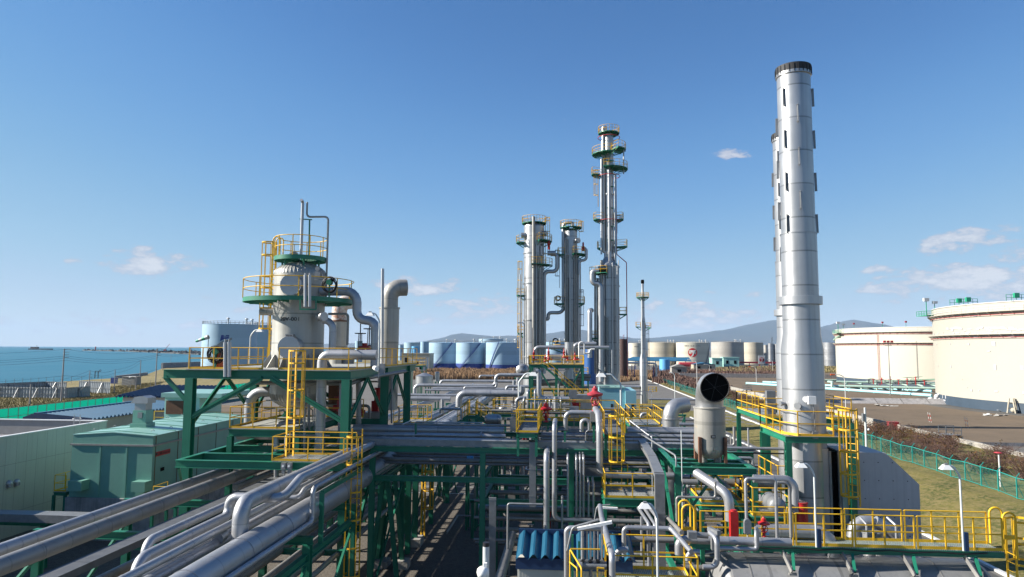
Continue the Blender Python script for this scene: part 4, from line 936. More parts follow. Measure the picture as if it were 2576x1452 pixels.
MB().rail([(fx1, fy + 1.9, fz_ + .05), (px0, fy + 1.9, fz_ + .05), (px0, fy - .08, fz_ + .05), (fx1, fy - .08, fz_ + .05)], 1.1, 1.4).build('guardrail', 'yrust', t)
lp = aY(724, 1150, fy + 1.1)
MB().ladder((lp.x, fy + 1.3, fz_ + .05), DZ - fz_, .42, (.85, -.5, 0), cage=1.9, hoops=1.3, t=.045).build('caged_ladder', 'yrust', t)
lp = aY(897, 1163, fy + .5)
MB().ladder((lp.x, fy + .5, 0.0), fz_ + .4, .5, (0, -1, 0), cage=1.4, hoops=1.25, top=1.1, t=.05).build('caged_ladder', 'yrust', t)
MB().bar((fx1, fy, fz_ + .5), (lp.x, fy + .3, fz_ + .5), .05).bar((fx1, fy, fz_ + 1.1), (lp.x, fy + .3, fz_ + 1.1), .05).build('ladder_gate', 'yrust', t)
# inner platform under the drum
ip = aZ(574, 1077, 8.75); ix0, iy0 = ip.x, ip.y; ix1 = mv(ip, 'x', 752).x
MB().box(ix0, ix1, iy0, iy0 + 6.5, 8.7, 8.75).build('inner_deck', 'checker', t)
for y in (iy0 + .1, iy0 + 6.4): MB().ib((ix0, y, 8.5), (ix1 + 3, y, 8.5), .36, .24).build('beam', 'green', t)
for x in (ix0 + .1, ix1 - .1): MB().ib((x, iy0 + .3, 8.5), (x, iy0 + 6.2, 8.5), .34, .24).build('beam', 'green', t); MB().ib((x, iy0 + .1, 0), (x, iy0 + .1, 8.3), .28, .28, upv=(0, 1, 0)).build('column', 'green', t)
MB().rail([(ix1 + 1.5, iy0 + 6.4, 8.75), (ix0 + .05, iy0 + 6.4, 8.75), (ix0 + .05, iy0 + .05, 8.75), (ix1, iy0 + .05, 8.75)], 1.1, 1.4).build('guardrail', 'yrust', t)
# stair inside the frame (left back)
a_, b_ = Vector((DX0 + 2.0, 40.5, DZ)), Vector((DX0 + 4.6, 44.5, 8.8))
sb = MB()
for dx in (0, .8): sb.bar(a_ + Vector((dx, 0, 0)), b_ + Vector((dx, 0, 0)), .06, .24)
for i in range(12): c = a_.lerp(b_, (i + .5) / 12); sb.box(c.x, c.x + .8, c.y - .12, c.y + .12, c.z - .02, c.z + .02)
sb.build('stair_flight', 'green', t)
# ---- the drum
VC = Vector((hx, hy, 0)); VR = 1.45
v = thing('knockout_drum', 'grey upright drum lettered 20V-001 with two ring platforms', 'process vessel', (hx, hy, 9.7))
Z = lambda vv: aY(750, vv, hy).z
zs, zt, zb0 = Z(692), Z(661), Z(989)
MB().lathe(VC, [(VR, zb0), (VR, DZ + .0), (VR + .02, DZ + .9), (VR, DZ + 1.0), (VR, zs)], 40, pk=.6).build('shell', 'vessel', v)
def dome(z0, h, s, mm, nm):
    mb = MB(); pr = [(VR * math.cos(a), z0 + s * h * math.sin(a)) for a in [math.pi / 2 * i / 9 for i in range(10)]]
    mb.lathe(VC, pr, 44)
    for i in range(44):
        a = 2 * math.pi * i / 44; pts = [VC + Vector(((r + .012) * math.cos(a), (r + .012) * math.sin(a), zz)) for r, zz in pr[:-1]]
        mb.tube(pts, .014, 4, 0, False)
    return mb.build(nm, mm, v)
dome(zs, zt - zs, 1, 'vessel', 'top_head'); dome(zb0, zb0 - Z(1026), -1, 'vessel', 'bottom_head')
for i in range(14):
    a = 2 * math.pi * i / 14 + .1; c, s_ = math.cos(a), math.sin(a)
    MB().poly([VC + Vector((c * VR, s_ * VR, DZ + .04)), VC + Vector((c * (VR + .55), s_ * (VR + .55), DZ + .04)), VC + Vector((c * (VR + .1), s_ * (VR + .1), DZ + .75)), VC + Vector((c * VR, s_ * VR, DZ + .75))], .04, (-s_, c, 0)).build('skirt_gusset', 'vessel', v)
def ringplat(z, ro, ri, hgt=1.1, a0=0, a1=360, gap=()):
    pdk = MB().steps(VC, [(ri, z), (ro, z), (ro, z - .05)], 48).build('platform_deck', 'gratefine', v)
    mb = MB().steps(VC, [(ro + .01, z + .04), (ro + .01, z - .2), (ro - .06, z - .2)], 48)
    mb.steps(VC, [(ro - .07, z - .2), (ro - .07, z - .07)], 48)
    for i in range(12):
        a = 2 * math.pi * i / 12; c = Vector((math.cos(a), math.sin(a), 0)); mb.bar(VC + c * ri + Vector((0, 0, z - .15)), VC + c * (ro - .08) + Vector((0, 0, z - .15)), .07, .18)
    mb.build('platform_frame', 'green', pdk)
    n = 26; pts = [VC + Vector((ro * math.cos(R(a0 + (a1 - a0) * i / n)), ro * math.sin(R(a0 + (a1 - a0) * i / n)), z + .02)) for i in range(n + 1)]
    mb = MB()
    for a, b in zip(pts[:-1], pts[1:]):
        for h in (hgt, hgt / 2): mb.tube([a + Vector((0, 0, h)), b + Vector((0, 0, h))], .024, 6, 0)
    for p in pts[::3]: mb.bar(p, p + Vector((0, 0, hgt)), .045)
    mb.build('platform_guardrail', 'yellow', pdk)
zm = Z(755) ; zp = Z(650)
ringplat(zm, 3.08, VR + .08); ringplat(zp, 1.47, .2, 1.15, -160, 160)
for i in range(6):
    a = i * 1.05; MB().cyl(VC + Vector((math.cos(a) * 1.1, math.sin(a) * 1.1, zs + .1)), VC + Vector((math.cos(a) * 1.1, math.sin(a) * 1.1, zp - .2)), .06, n=6).build('platform_leg', 'green', v)
lx = aY(680, 900, hy).x
MB().ladder((lx, hy, DZ + .05), zm - DZ, .45, (-1, 0, 0), cage=2.2, hoops=1.2, t=.05).build('caged_ladder', 'yellow', v)
MB().ladder((lx + .02, hy - .02, zm), zp - zm, .45, (-1, 0, 0), cage=.15, hoops=1.25, top=1.0, t=.05).build('caged_ladder', 'yellow', v)
mb = MB()
for dy in (-.23, .21): mb.tube([(lx + .02, hy + dy, zp + .6), (lx + .02, hy + dy, zp + 1.25), (lx + .45, hy + dy, zp + 1.25), (lx + .45, hy + dy, zp + .1)], .035, 6, .2)
mb.build('ladder_hoop', 'yellow', v)
def manhole(u, vv, r, dx):
    p = aY(u, vv, hy - VR - .75); d = Vector((dx, -1, 0)).normalized(); q = p - d * .95
    MB().cyl(q, p, r * .98, n=12).build('manhole_cover', 'aluplain', v)
    MB().ring(p - d * .02, r, .012, 'y', 24).build('cover_rim', 'galv', v)
manhole(731, 716, .6, .12); manhole(726, 874, .62, .1)
def stub(u, vv, r, L, axis, y=hy - .2, m='vessel'):
    p = aY(u, vv, y); q = p + Vector(axis) * L; MB().cyl(p, q, r, n=14).build('nozzle', m, v)
stub(694, 785, .2, .9, (-1, -.1, 0), hy - .5); stub(803, 797, .26, .55, (.75, -.6, 0), hy - .9, 'aluplain')
text('20V-001', .3, (hx + (VR + .01) * math.cos(R(-88)), hy + (VR + .01) * math.sin(R(-88)), aY(727, 803, hy - VR).z), (R(90), 0, R(2)), 'black', v, bendr=VR + .03, sx=1.15, ext=.02)
bx = aY(729, 849, hy - VR - .2)
MB().box(bx.x - .22, bx.x + .22, bx.y - .1, bx.y + .15, bx.z - .18, bx.z + .18).build('junction_box', 'galv', v)
MB().box(bx.x - .15, bx.x + .15, bx.y - .13, bx.y - .102, bx.z - .13, bx.z + .12).build('junction_panel', 'black', v)
# vent pipes on top
p0_ = aY(757, 645, hy)
MB().tube(path(p0_, ('z', 508), ('d', (0, -.22, .06))), .09, 12, .12).build('vent_pipe', 'aluplain', v)
q0 = aY(773, 509, hy + .1)
MB().tube(path(q0, ('z', 546), ('x', 826), ('z', 770)), .06, 8, .22).build('vent_pipe', 'stained', v)
MB().bar(aY(779, 553, hy + .1), aY(777, 650, hy + .1), .07).bar(aY(754, 551, hy + .1), aY(785, 553, hy + .1), .06).build('vent_support', 'green', v)
MB().tube([aY(729, 641, hy - .2), aY(740, 636, hy - .1), aY(747, 638, hy), aY(748, 650, hy)], .09, 8, .1).cyl(aY(740, 634, hy), aY(740, 616, hy), .03, n=6).build('relief_pipe', 'stained', v)
for u in (768, 779):
    a = aY(u, 692, hy - 3.2); b = aY(u, 772, hy - 3.2); MB().cyl(b, a, .085, n=10).cyl(a, a + Vector((0, 0, .1)), .04, n=6).build('level_gauge', 'aluplain', v)
MB().bar(aY(754, 778, hy - 3.15), aY(795, 779, hy - 3.15), .08).bar(aY(755, 778, hy - 3.15), aY(755, 752, hy - 3.15), .06).bar(aY(795, 779, hy - 3.15), aY(795, 752, hy - 3.15), .06).build('gauge_bracket', 'green', v)
g = aY(800, 690, hy - 1.55)
mb = MB(); mb.box(g.x - .16, g.x + .16, g.y - .1, g.y + .1, g.z - .2, g.z + .15).cyl(g + Vector((0, -.05, .3)), g + Vector((0, -.14, .3)), .13, n=12).cyl(g + Vector((.3, 0, -.2)), g + Vector((.3, 0, .2)), .1, n=8).bar(g + Vector((-.2, 0, -.3)), g + Vector((.5, 0, -.3)), .06)
mb.build('instrument', 'galv', v)
# hose reels
def reel(label, u, vv, y, parent_z, drum):
    p = aY(u, vv, y); h = thing('hose_reel', label, 'hose reel', (p.x, p.y, parent_z), 'black hose coils on the drum structure')
    mb = MB()
    for i in range(11): mb.ring(p + Vector((random.uniform(-.04, .04), random.uniform(-.12, .12), random.uniform(-.12, .05))), .36 + random.uniform(-.06, .06), .02, 'y', 22)
    mb.build('hose', 'black', h)
    MB().bar((p.x, p.y, parent_z), (p.x, p.y, p.z + .3), .08).cyl(p + Vector((0, -.14, .12)), p + Vector((0, .14, .12)), .16, n=10).build('stand', 'green', h)
    if drum: MB().cyl((p.x + .05, p.y + .3, parent_z), (p.x + .05, p.y + .3, parent_z + .95), .24, n=12).build('foam_drum', 'orange', h)
    return h
reel('black hose coil with orange drum at the left end of the deck', 543, 891, 34.5, DZ + .04, True)
reel('black hose coil on the upper ring platform right of the drum', 829, 716, hy - 1.8, zm + .02, False)
for u, l in ((567, 'pale twin gauge tube left one at the deck edge'), (577, 'pale twin gauge tube right one at the deck edge')):
    a = aY(u, 861, 33.85); b = aY(u, 948, 33.85); g = thing('level_gauge', l, 'level gauge', b, 'gauge tubes hung on the deck edge')
    MB().cyl(b, a, .1, n=10).build('tube', 'aluplain', g); MB().cyl(a + Vector((0, 0, .01)), a + Vector((0, 0, .16)), .045, n=6).build('head_fitting', 'galv', g)
p = aY(523, 882, 46); w_ = thing('windsock', 'green and white windsock drooping left of the drum deck', 'windsock', p)
MB().cyl(p, p + Vector((0, 0, 1.0)), .025, n=6).build('mast', 'galv', w_)
s0 = p + Vector((0, 0, .95)); d = Vector((-1.0, 0, -.35)).normalized()
for i in range(4): MB().cyl(s0 + d * (i * .24), s0 + d * (i * .24 + .235), .16 - .02 * i, .14 - .02 * i, 10, False).build('sock_band', 'white' if i % 2 == 0 else 'grnplain', w_)
# ---- ducts and exhaust stacks on the deck
y = hy - .3
pipe('grey duct leaving the drum top and stepping down in two bends', .26, path(aY(806, 733, y), ('x', 899), ('z', 806), ('x', 946), ('z', 925)), 'alu', 'duct', n=16, pk=1.4)
pipe('thick pale pipe bending down through the front of the deck', .26, path(aY(948, 893, 35.1), ('x', 811), ('z', 1150)), 'alu', n=16, bend=.42)
def exhaust(label, u0, u1, vt, Y, ang, rusty):
    a, b = aY(u0, vt, Y), aY(u1, vt, Y); r = (b.x - a.x) / 2; c = Vector(((a.x + b.x) / 2, Y, 0)); zt = a.z
    e = thing('exhaust_stack', label, 'exhaust stack', (c.x, Y, DZ), 'mitred exhaust stacks on the drum deck')
    MB().cyl((c.x, Y, DZ - (3 if not rusty else 3)), (c.x, Y, zt), r, n=24, pk=.4).build('body', 'vessel', e)
    MB().steps((c.x, Y, zt), [(r + .05, -.05), (r + .05, .05), (r * .8, .06)], 24).build('top_flange', 'rustm' if rusty else 'vessel', e)
    d = Vector((math.cos(R(ang)), math.sin(R(ang)), 0)); q = Vector((c.x, Y, zt + .05)); re = r * .86
    MB().tube([q, q + Vector((0, 0, 1.35)), q + Vector((0, 0, 1.4)) + d * 1.15], re, 20, re * 1.25, caps=False).build('elbow', 'rustelbow' if rusty else 'stained', e)
    return e
M['rustelbow'] = mat('rust_stained_elbow', (0.50, 0.46, 0.42), 0.55, 0.1, 0.2, 1, rust=0.75, rcol=(0.30, 0.10, 0.04))
exhaust('exhaust stack with grey mitred elbow at the right back of the deck', 956, 1004, 775, 46.2, 25, False)
exhaust('exhaust stack with rust streaked elbow behind the drum', 832, 875, 808, 48.0, 25, True)
pipe('tall slim silver vent standing beside the right exhaust stack', .105, [aY(961.5, 930, 44), aY(962.5, 676, 44)], 'aluplain', 'vent_pipe', n=10)
# valves on deck
def gatevalve(label, u, vv, Y, s=1.0, m='rustm', h=.9):
    p = aY(u, vv, Y); g = thing('gate_valve', label, 'valve', p)
    MB().cyl(p + Vector((-.3 * s, 0, .2 * s)), p + Vector((.3 * s, 0, .2 * s)), .16 * s, n=10).cyl(p, p + Vector((0, 0, .55 * s)), .12 * s, n=8).bar(p + Vector((-.09 * s, 0, .5 * s)), p + Vector((-.07 * s, 0, h * s)), .04).bar(p + Vector((.09 * s, 0, .5 * s)), p + Vector((.07 * s, 0, h * s)), .04).cyl(p + Vector((0, 0, .5 * s)), p + Vector((0, 0, (h + .5) * s)), .03 * s, n=6).build('body', m, g)
    MB().ring(p + Vector((0, 0, h * s)), .26 * s, .025 * s, n=16).bar(p + Vector((-.26 * s, 0, h * s)), p + Vector((.26 * s, 0, h * s)), .03).bar(p + Vector((0, -.26 * s, h * s)), p + Vector((0, .26 * s, h * s)), .03).build('handwheel', m, g)
    return g
gatevalve('dark rising stem valve left one on the deck pipe', 905, 900, 40, 1.2, 'black', 1.2)
gatevalve('dark rising stem valve right one on the deck pipe', 928, 898, 40.6, 1.3, 'black', 1.3)
g = aY(918, 876, 40); tag(MB().box(g.x - .3, g.x + .3, g.y - .2, g.y + .2, g.z - .1, g.z + .12).cyl(g + Vector((0, 0, .1)), g + Vector((0, 0, .3)), .16, n=10).cyl(g + Vector((-.2, 0, -.1)), g + Vector((-.2, 0, -.5)), .06, n=6).build('valve_actuator', 'red'), 'red actuator between the two rising stem valves', 'actuator')
p = aY(876, 876, 38.5); tag(MB().cyl(p + Vector((0, 0, -.9)), p, .36, n=16).cyl(p, p + Vector((0, 0, .05)), .4, n=16).build('strainer_pot', 'aluold'), 'grey drum shaped pot behind the deck rail', 'strainer')
pipe('thin brown pipe rising from the grey pot and bending left', .07, path(aY(874, 868, 38.5), ('z', 790), ('x', 826)), 'stained', 'small_pipe', n=8)
pipe('pale elbow pipe down the right side of the drum', .2, path(aY(812, 806, hy - .9), ('x', 838), ('z', 905)), 'alu', n=12)
mb = MB(); a = aY(953, 930, 34.4); b = aY(953, 800, 34.4)
def decklamp(label, u, v0, v1, Y, arm, hs=1.0, group=None, m='polewhite', name='area_lamp'):
    a = aY(u, v0, Y); zt = aY(u, v1, Y).z; L_ = thing(name, label, 'lamp', a, group); h = zt - a.z; av = Vector((arm, 0, 0))
    MB().tube([a, (a.x, a.y, zt - .45 * hs), Vector((a.x, a.y, zt - .05)) + av * .5, Vector((a.x, a.y, zt - .05)) + av], .042 * hs, 8, .4).build('pole', m, L_)
    q = Vector((a.x, a.y, zt - .1)) + av * 1.05
    mb = MB(); vs = [q + Vector(k) * hs for k in ((-.1, -.09, .09), (.1, -.09, .09), (.1, .09, .09), (-.1, .09, .09), (-.22, -.16, -.08), (.22, -.16, -.08), (.22, .16, -.08), (-.22, .16, -.08))]
    mb.add(vs, [(0, 1, 2, 3), (7, 6, 5, 4), (0, 4, 5, 1), (1, 5, 6, 2), (2, 6, 7, 3), (3, 7, 4, 0)]); shd = mb.build('shade', 'lamp', L_)
    MB().box(q.x - .06 * hs, q.x + .06 * hs, q.y - .06 * hs, q.y + .06 * hs, q.z + .09 * hs + .002, q.z + .15 * hs).build('cap', 'galv', shd)
    return L_
decklamp('slim lamp standing at the right of the drum deck', 952, 935, 786, 36, -.5, 1.0)
decklamp('slim curved lamp left of the drum in front of the blue tank', 627, 922, 828, 43, .6, 1.0)
# vertical pipes inside the frame
for (u, v0, v1, Y, r, l, m) in ((695, 1066, 1260, 35.5, .13, 'pale elbow pipe dropping left of the lower yellow platform', 'alu'), (861, 965, 1160, 35.3, .16, 'pale pipe standing left of the right front column', 'alu'), (766, 960, 1165, 34.6, .06, 'slim conduit left of a pair under the deck', 'galv'), (777, 975, 1120, 36.5, .08, 'slim pipe right of a pair under the deck', 'aluold'), (902, 950, 1110, 40, .16, 'pale pipe under the deck right of the front column', 'aluold'), (955, 945, 1080, 45, .13, 'pale standpipe by the red valve under the deck', 'alu'), (985, 950, 1065, 43, .06, 'thin conduit near the right rear column', 'galv')):
    a = aY(u, v1, Y); b = aY(u, v0, Y)
    pts = [a, b]
    if u == 695: pts = [a, b, b + Vector((.9, 1.2, 0))]
    pipe(l, r, pts, m, 'standpipe', n=10)
pipe('large pale elbow left of the drum bottom', .3, path(aY(626, 1075, 40), ('z', 985), ('x', 680)), 'alu', n=14)
pipe('horizontal grey header running under the deck', .11, path(aY(640, 963, 36.8), ('x', 880), ('d', (.5, 1.5, .25)), ('d', (1.5, 3, .3))), 'aluold', 'header_pipe', n=10)
pipe('fat grey pipe lying across below the inner platform', .35, [aY(600, 1091, 39.5), aY(735, 1091, 39.5)], 'aluold', n=14)
pipe('thin beige pipe turned down under the lower frame', .06, path(aY(830, 1096, 35), ('x', 719), ('z', 1170)), 'aluold', 'small_pipe', n=8)
pipe('rust brown standpipe inside the structure', .42, [aY(843, 1070, 43), aY(843, 968, 43)], 'rustm', 'standpipe', n=12)
gv = gatevalve('dark red valve group on the pipe inside the structure', 852, 1035, 42, 1.1, 'pinkred', .8)
p = aY(944, 1026, 44); tag(MB().box(p.x - .22, p.x + .22, p.y - .15, p.y + .15, p.z - .35, p.z + .45).cyl(p + Vector((0, 0, .45)), p + Vector((0, 0, .9)), .09, n=8).build('valve_actuator', 'red'), 'upright red actuator on a pale block under the deck', 'actuator')
p = aY(940, 1056, 43.5); tag(MB().box(p.x - .6, p.x + .6, p.y - .5, p.y + .5, p.z - .6, p.z + .5).build('instrument_cabinet', 'silver'), 'pale instrument cabinet under the deck near the red actuator', 'cabinet')
p = aY(952, 1000, 45); tag(MB().cyl(p + Vector((0, 0, -.8)), p + Vector((0, 0, .5)), .2, n=10).cyl(p + Vector((0, 0, -1.7)), p + Vector((0, 0, -.85)), .14, n=8).cyl(p + Vector((0, 0, .5)), p + Vector((0, 0, .65)), .28, n=10).build('control_valve', 'red'), 'red control valve body on the pale standpipe', 'valve')
# floodlight and twin junction boxes hung from frames
p = aY(946, 925, 34.0); f = thing('floodlight', 'white floodlight clamped under the right end of the deck', 'floodlight', p)
MB().cyl(p + Vector((-.1, 0, 0)), p + Vector((.1, -.2, -.05)), .1, .135, 12).build('lamp_head', 'lamp', f); MB().bar(p + Vector((.15, 0, .1)), p + Vector((.15, 0, -.5)), .05).box(p.x + .2, p.x + .45, p.y - .1, p.y + .1, p.z - .3, p.z + .2).build('bracket', 'galv', f)
for i, (u, l) in enumerate(((714, 'grey switch box left one of a pair below the yellow platform'), (729, 'grey switch box right one of a pair below the yellow platform'))):
    p = aY(u, 1172, fy - .3); s_ = thing('switch_box', l, 'switch box', p)
    MB().box(p.x - .11, p.x + .11, p.y - .08, p.y + .08, p.z - .16, p.z + .14).build('housing', 'galv', s_); MB().cyl(p + Vector((0, -.08, .0)), p + Vector((0, -.12, .0)), .05, n=10).build('knob', 'lamp', s_)
    MB().box(p.x - .07, p.x + .07, p.y - .06, p.y + .06, p.z - .36, p.z - .165).build('cable_gland', 'galv', s_)
    MB().cyl((p.x, p.y + .1, 6.2), (p.x, p.y + .1, p.z - .1), .03, n=6).build('stem', 'galv', s_)

rg_ = random.Random(9)
for i in range(22):
    x, y, z = rg_.uniform(-18.6, -12), rg_.uniform(36, 47), rg_.uniform(5.5, 11.2); L_ = rg_.uniform(.8, 3.2); d = rg_.choice(((1, 0, 0), (0, 1, 0), (0, 0, -1)))
    q = Vector((x, y, z)); e = q + Vector(d) * L_
    pts = [q, e] + ([e + Vector((0, 0, -rg_.uniform(.6, 2)))] if d[2] == 0 else [e + Vector((rg_.uniform(.5, 1.5), 0, 0))])
    pipe('small grey pipe bent among the steelwork under the drum deck', rg_.choice((.04, .06, .09)), pts, rg_.choice(('alu', 'aluold', 'galv')), 'small_pipe', 'small pipes under the drum deck', n=8)
for i in range(7):
    x, y, z = rg_.uniform(-18, -12), rg_.uniform(37, 46), rg_.choice((8.75, 8.75, 6.4))
    tag(MB().cyl((x, y, z), (x, y, z + .5), .09, n=8).cyl((x - .2, y, z + .3), (x + .2, y, z + .3), .12, n=8).cyl((x, y, z + .7), (x, y, z + .73), .16, n=12).bar((x, y, z + .5), (x, y, z + .7), .04).build('small_valve', rg_.choice(('red', 'galv', 'silver'))), 'small hand valve among the pipes under the drum deck', 'valve', 'small valves under the drum deck')
# ------------------------------------------------------------------ left: pipe bundle, buildings, shore
def tL(x, y): return 282.5 + x * .26043, 1094.5 + y * .26043
def tK(x, y): return x * .29476, 1023.9 + y * .29476
def tS(x, y): return x * .2188, 812.06 + y * .2188
def ypipe(label, pt, z, r, y1, m='alu', y0=9.0, pre=None, name='insulated_pipe', pk=.8):
    """pipe running straight back along the rack; pt is a photograph point on its centre line"""
    p = aZ(*pt, z)
    return pipe(label, r, (pre or [Vector((p.x, y0, z))]) + [Vector((p.x, y1, z))], m, name, n=18, pk=pk)
ypipe('large grey pipe at the far left of the pipe bundle', tL(600, 517), 6.55, .22, 41)
ypipe('large grey pipe second from the left, beside the cable tray', tL(600, 625), 6.55, .28, 58, 'aluold')
p = aZ(*tL(600, 830), 6.25)
t = thing('cable_tray', 'long covered cable tray between the big pipes of the bundle', 'cable tray', (p.x, 9, 6))
MB().box(p.x - .3, p.x + .3, 9, 60, 6.0, 6.22).build('trough', 'tray', t)
mb = MB()
for i in range(21): mb.box(p.x - .32, p.x + .32, 9 + i * 2.4, 11.38 + i * 2.4, 6.222, 6.25)
mb.build('cover', 'tray', t)
# pipes with down-turned near ends
def elbowpipe(label, pt, z, r, y1, drop=1.6, m='alu', up=None, lbl=None):
    p = aZ(*pt, z); pts = [Vector((p.x, p.y, z - drop)), Vector((p.x, p.y, z)), Vector((p.x, y1, z))]
    return pts
pts = elbowpipe('', tL(325, 1035), 6.9, .15, 36); pipe('pale pipe with a turned down elbow beside the cable tray', .15, pts[:-1] + [Vector((pts[0].x, mv(pts[1], 'y', tL(1090, 670)[0]).y, 6.9)), ] + [], 'alu', n=16) if False else pipe('pale pipe with a turned down elbow beside the cable tray', .15, pts, 'alu', n=16)
a = aZ(*tL(235, 1215), 6.9)
b = mv(a, 'y', tL(1125, 790)[0])
zu = mv(b, 'z', tL(1125, 600)[1]).z
jx = mv(Vector((b.x, b.y, zu)), 'x', tL(1650, 600)[0])
pipe('pale pipe with elbow at the bottom left, crossing over the bundle', .17, [a - Vector((0, 0, 2)), a, b, Vector((b.x, b.y, zu)), Vector((jx.x, b.y, zu)), Vector((jx.x + .15, b.y + 1.2, zu + .5)), Vector((jx.x + .3, 40, zu + .5))], 'alu', n=16)
c0 = aZ(*tL(1240, 800), 7.3)
pipe('thick pipe rising from the bundle and bending back over it', .27, [Vector((c0.x, c0.y, 6.3)), Vector((c0.x, c0.y, 7.75)), Vector((c0.x, 38, 7.75))], 'alu', n=18, bend=.5)
ypipe('medium pipe under the rising elbow pipe', tL(1000, 1060), 6.35, .2, 58)
p = aZ(*tL(1085, 1010), 6.4)
tag(MB().cyl(p + Vector((0, -.5, .15)), p + Vector((.0, -.1, .2)), .2, n=16).ring(p + Vector((0, -.5, .15)), .2, .015, 'y').build('blind_flange', 'alu'), 'round capped pipe end beside the thick grey duct', 'pipe flange')
ypipe('very thick grey duct pipe, largest of the bundle', tL(1250, 1140), 6.45, .5, 100, pk=.8)
e0 = aZ(*tL(1500, 1130), 6.35)
e1 = mv(e0, 'y', tL(1930, 790)[0]); zu = mv(e1, 'z', tL(1930, 515)[1]).z
pipe('slim pipe on the right edge that jumps up near the platform', .1, [Vector((e0.x, 9, 6.35)), e1, Vector((e1.x, e1.y, zu)), Vector((e1.x, 40, zu))], 'alu', n=14)
p = aZ(*tL(1860, 520), 7.2)
pipe('slim pipe with short drop beside the jumping pipe', .11, [Vector((p.x - .9, p.y - .35, 6.9)), Vector((p.x - .1, p.y - .3, 6.9)), Vector((p.x, p.y, 7.2)), Vector((p.x, 40, 7.25))], 'alu', n=12)
ypipe('thin pipe left one of a close pair in the bundle', tL(520, 1228), 6.25, .06, 50, 'aluold'); ypipe('thin pipe right one of a close pair in the bundle', tL(620, 1200), 6.25, .075, 50)
ypipe('thin pipe running in the shade below the crossing pipe', tL(1500, 690), 6.3, .09, 60, 'aluold'); ypipe('medium pipe beside the largest duct', tL(1500, 780), 6.35, .16, 90)
ypipe('grey pipe seen between the platform and the bundle', tL(1950, 440), 6.9, .13, 46)
ypipe('beige lower pipe slanting back under the rack', tL(2000, 1090), 3.6, .26, 70, 'aluold')
for i, (dx, r, z) in enumerate(((-18.6, .2, 3.7), (-17.7, .14, 3.65), (-16.9, .22, 3.7), (-16.0, .12, 3.6), (-15.1, .25, 3.75), (-14.1, .15, 3.65), (-13.2, .2, 3.7), (-12.2, .14, 3.65), (-11.3, .22, 3.7), (-10.5, .12, 3.6))):
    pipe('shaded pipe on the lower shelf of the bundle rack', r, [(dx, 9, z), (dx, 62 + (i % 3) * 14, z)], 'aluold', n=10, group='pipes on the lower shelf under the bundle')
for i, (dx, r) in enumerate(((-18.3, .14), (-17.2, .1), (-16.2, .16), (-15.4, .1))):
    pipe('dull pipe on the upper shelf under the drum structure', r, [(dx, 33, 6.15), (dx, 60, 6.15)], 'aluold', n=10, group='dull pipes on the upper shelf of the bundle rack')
# rack carrying the bundle
bx0, bx1 = aZ(*tL(0, 600), 6.3).x - .4, aZ(*tL(1750, 1040), 6.0).x
def rack_y(label, x0, x1, ys, z, lower=True, side=True, xm=()):
    t = thing('pipe_rack', label, 'pipe rack', ((x0 + x1) / 2, ys[0], 0))
    for y in ys:
        for x in (x0, x1, *xm): MB().ib((x, y, 0), (x, y, z - .3), .3, .3, .03, upv=(0, 1, 0)).build('column', 'green', t)
        MB().ib((x0 - .2, y, z - .15), (x1 + .2, y, z - .15), .3, .24).build('cross_beam', 'green', t)
        if lower: MB().ib((x0 + .16, y, z - 2.2), (x1 - .16, y, z - 2.2), .26, .2).build('cross_beam', 'green', t)
    for x in (x0, x1):
        for a, b in zip(ys[:-1], ys[1:]):
            if side: MB().ib((x, a + .16, z - .75), (x, b - .16, z - .75), .28, .2).build('side_beam', 'green', t)
            MB().bar((x + .02, a + .2, 1.0), (x + .02, b - .2, z - 1.1), .1, .14).build('brace', 'green', t)
    return t
rack_y('green steel rack under the big pipe bundle at lower left', bx0, bx1, [13, 19.5, 26, 31.5], 5.85, xm=(-14,))
for k in range(2):
    y = 24 + 3.4 * k; mb = MB().bar((bx1, y, 5.2), (bx1, y, 7.0 + .2 * k), .16).bar((bx1, y, 7.0 + .2 * k), (bx1, 33, 7.0 + .2 * k), .14, .16)
    if k: tag(mb.build('pipe_gantry', 'green'), 'small green support frame over the right edge of the bundle', 'pipe gantry')
ry = [44, 51.5, 58.5, 71, 79, 87, 95, 103]
rack_y('long green pipe rack receding behind the drum structure', -15.2, -10.1, ry, 6.1)
for i, (dx, r, z, m, l) in enumerate(((-13.9, .12, 6.3, 'alu', 'slim rack pipe nearest the left rail on the receding rack'), (-13.4, .16, 6.32, 'alu', 'pale pipe second from left on the receding rack'), (-12.8, .2, 6.35, 'alu', 'medium pipe third from left on the receding rack'), (-12.1, .12, 6.3, 'aluold', 'dull pipe in the middle of the receding rack'), (-11.5, .17, 6.32, 'alu', 'pale pipe right of the dull one on the receding rack'), (-14.5, .25, 7.4, 'alu', 'upper thick pipe on the left side of the receding rack'), (-11.0, .14, 6.3, 'alu', 'pipe left of the thickest one on the receding rack'))):
    pipe(l, r, [(dx, 46, z), (dx, 106, z)], m, n=14)
p = aZ(1128, 1036, 6.9); pipe('thickest pale pipe on the receding rack', .42, [Vector((-9.75, 43, 6.75)), Vector((-9.75, 56, 6.75))], 'alu', n=20)
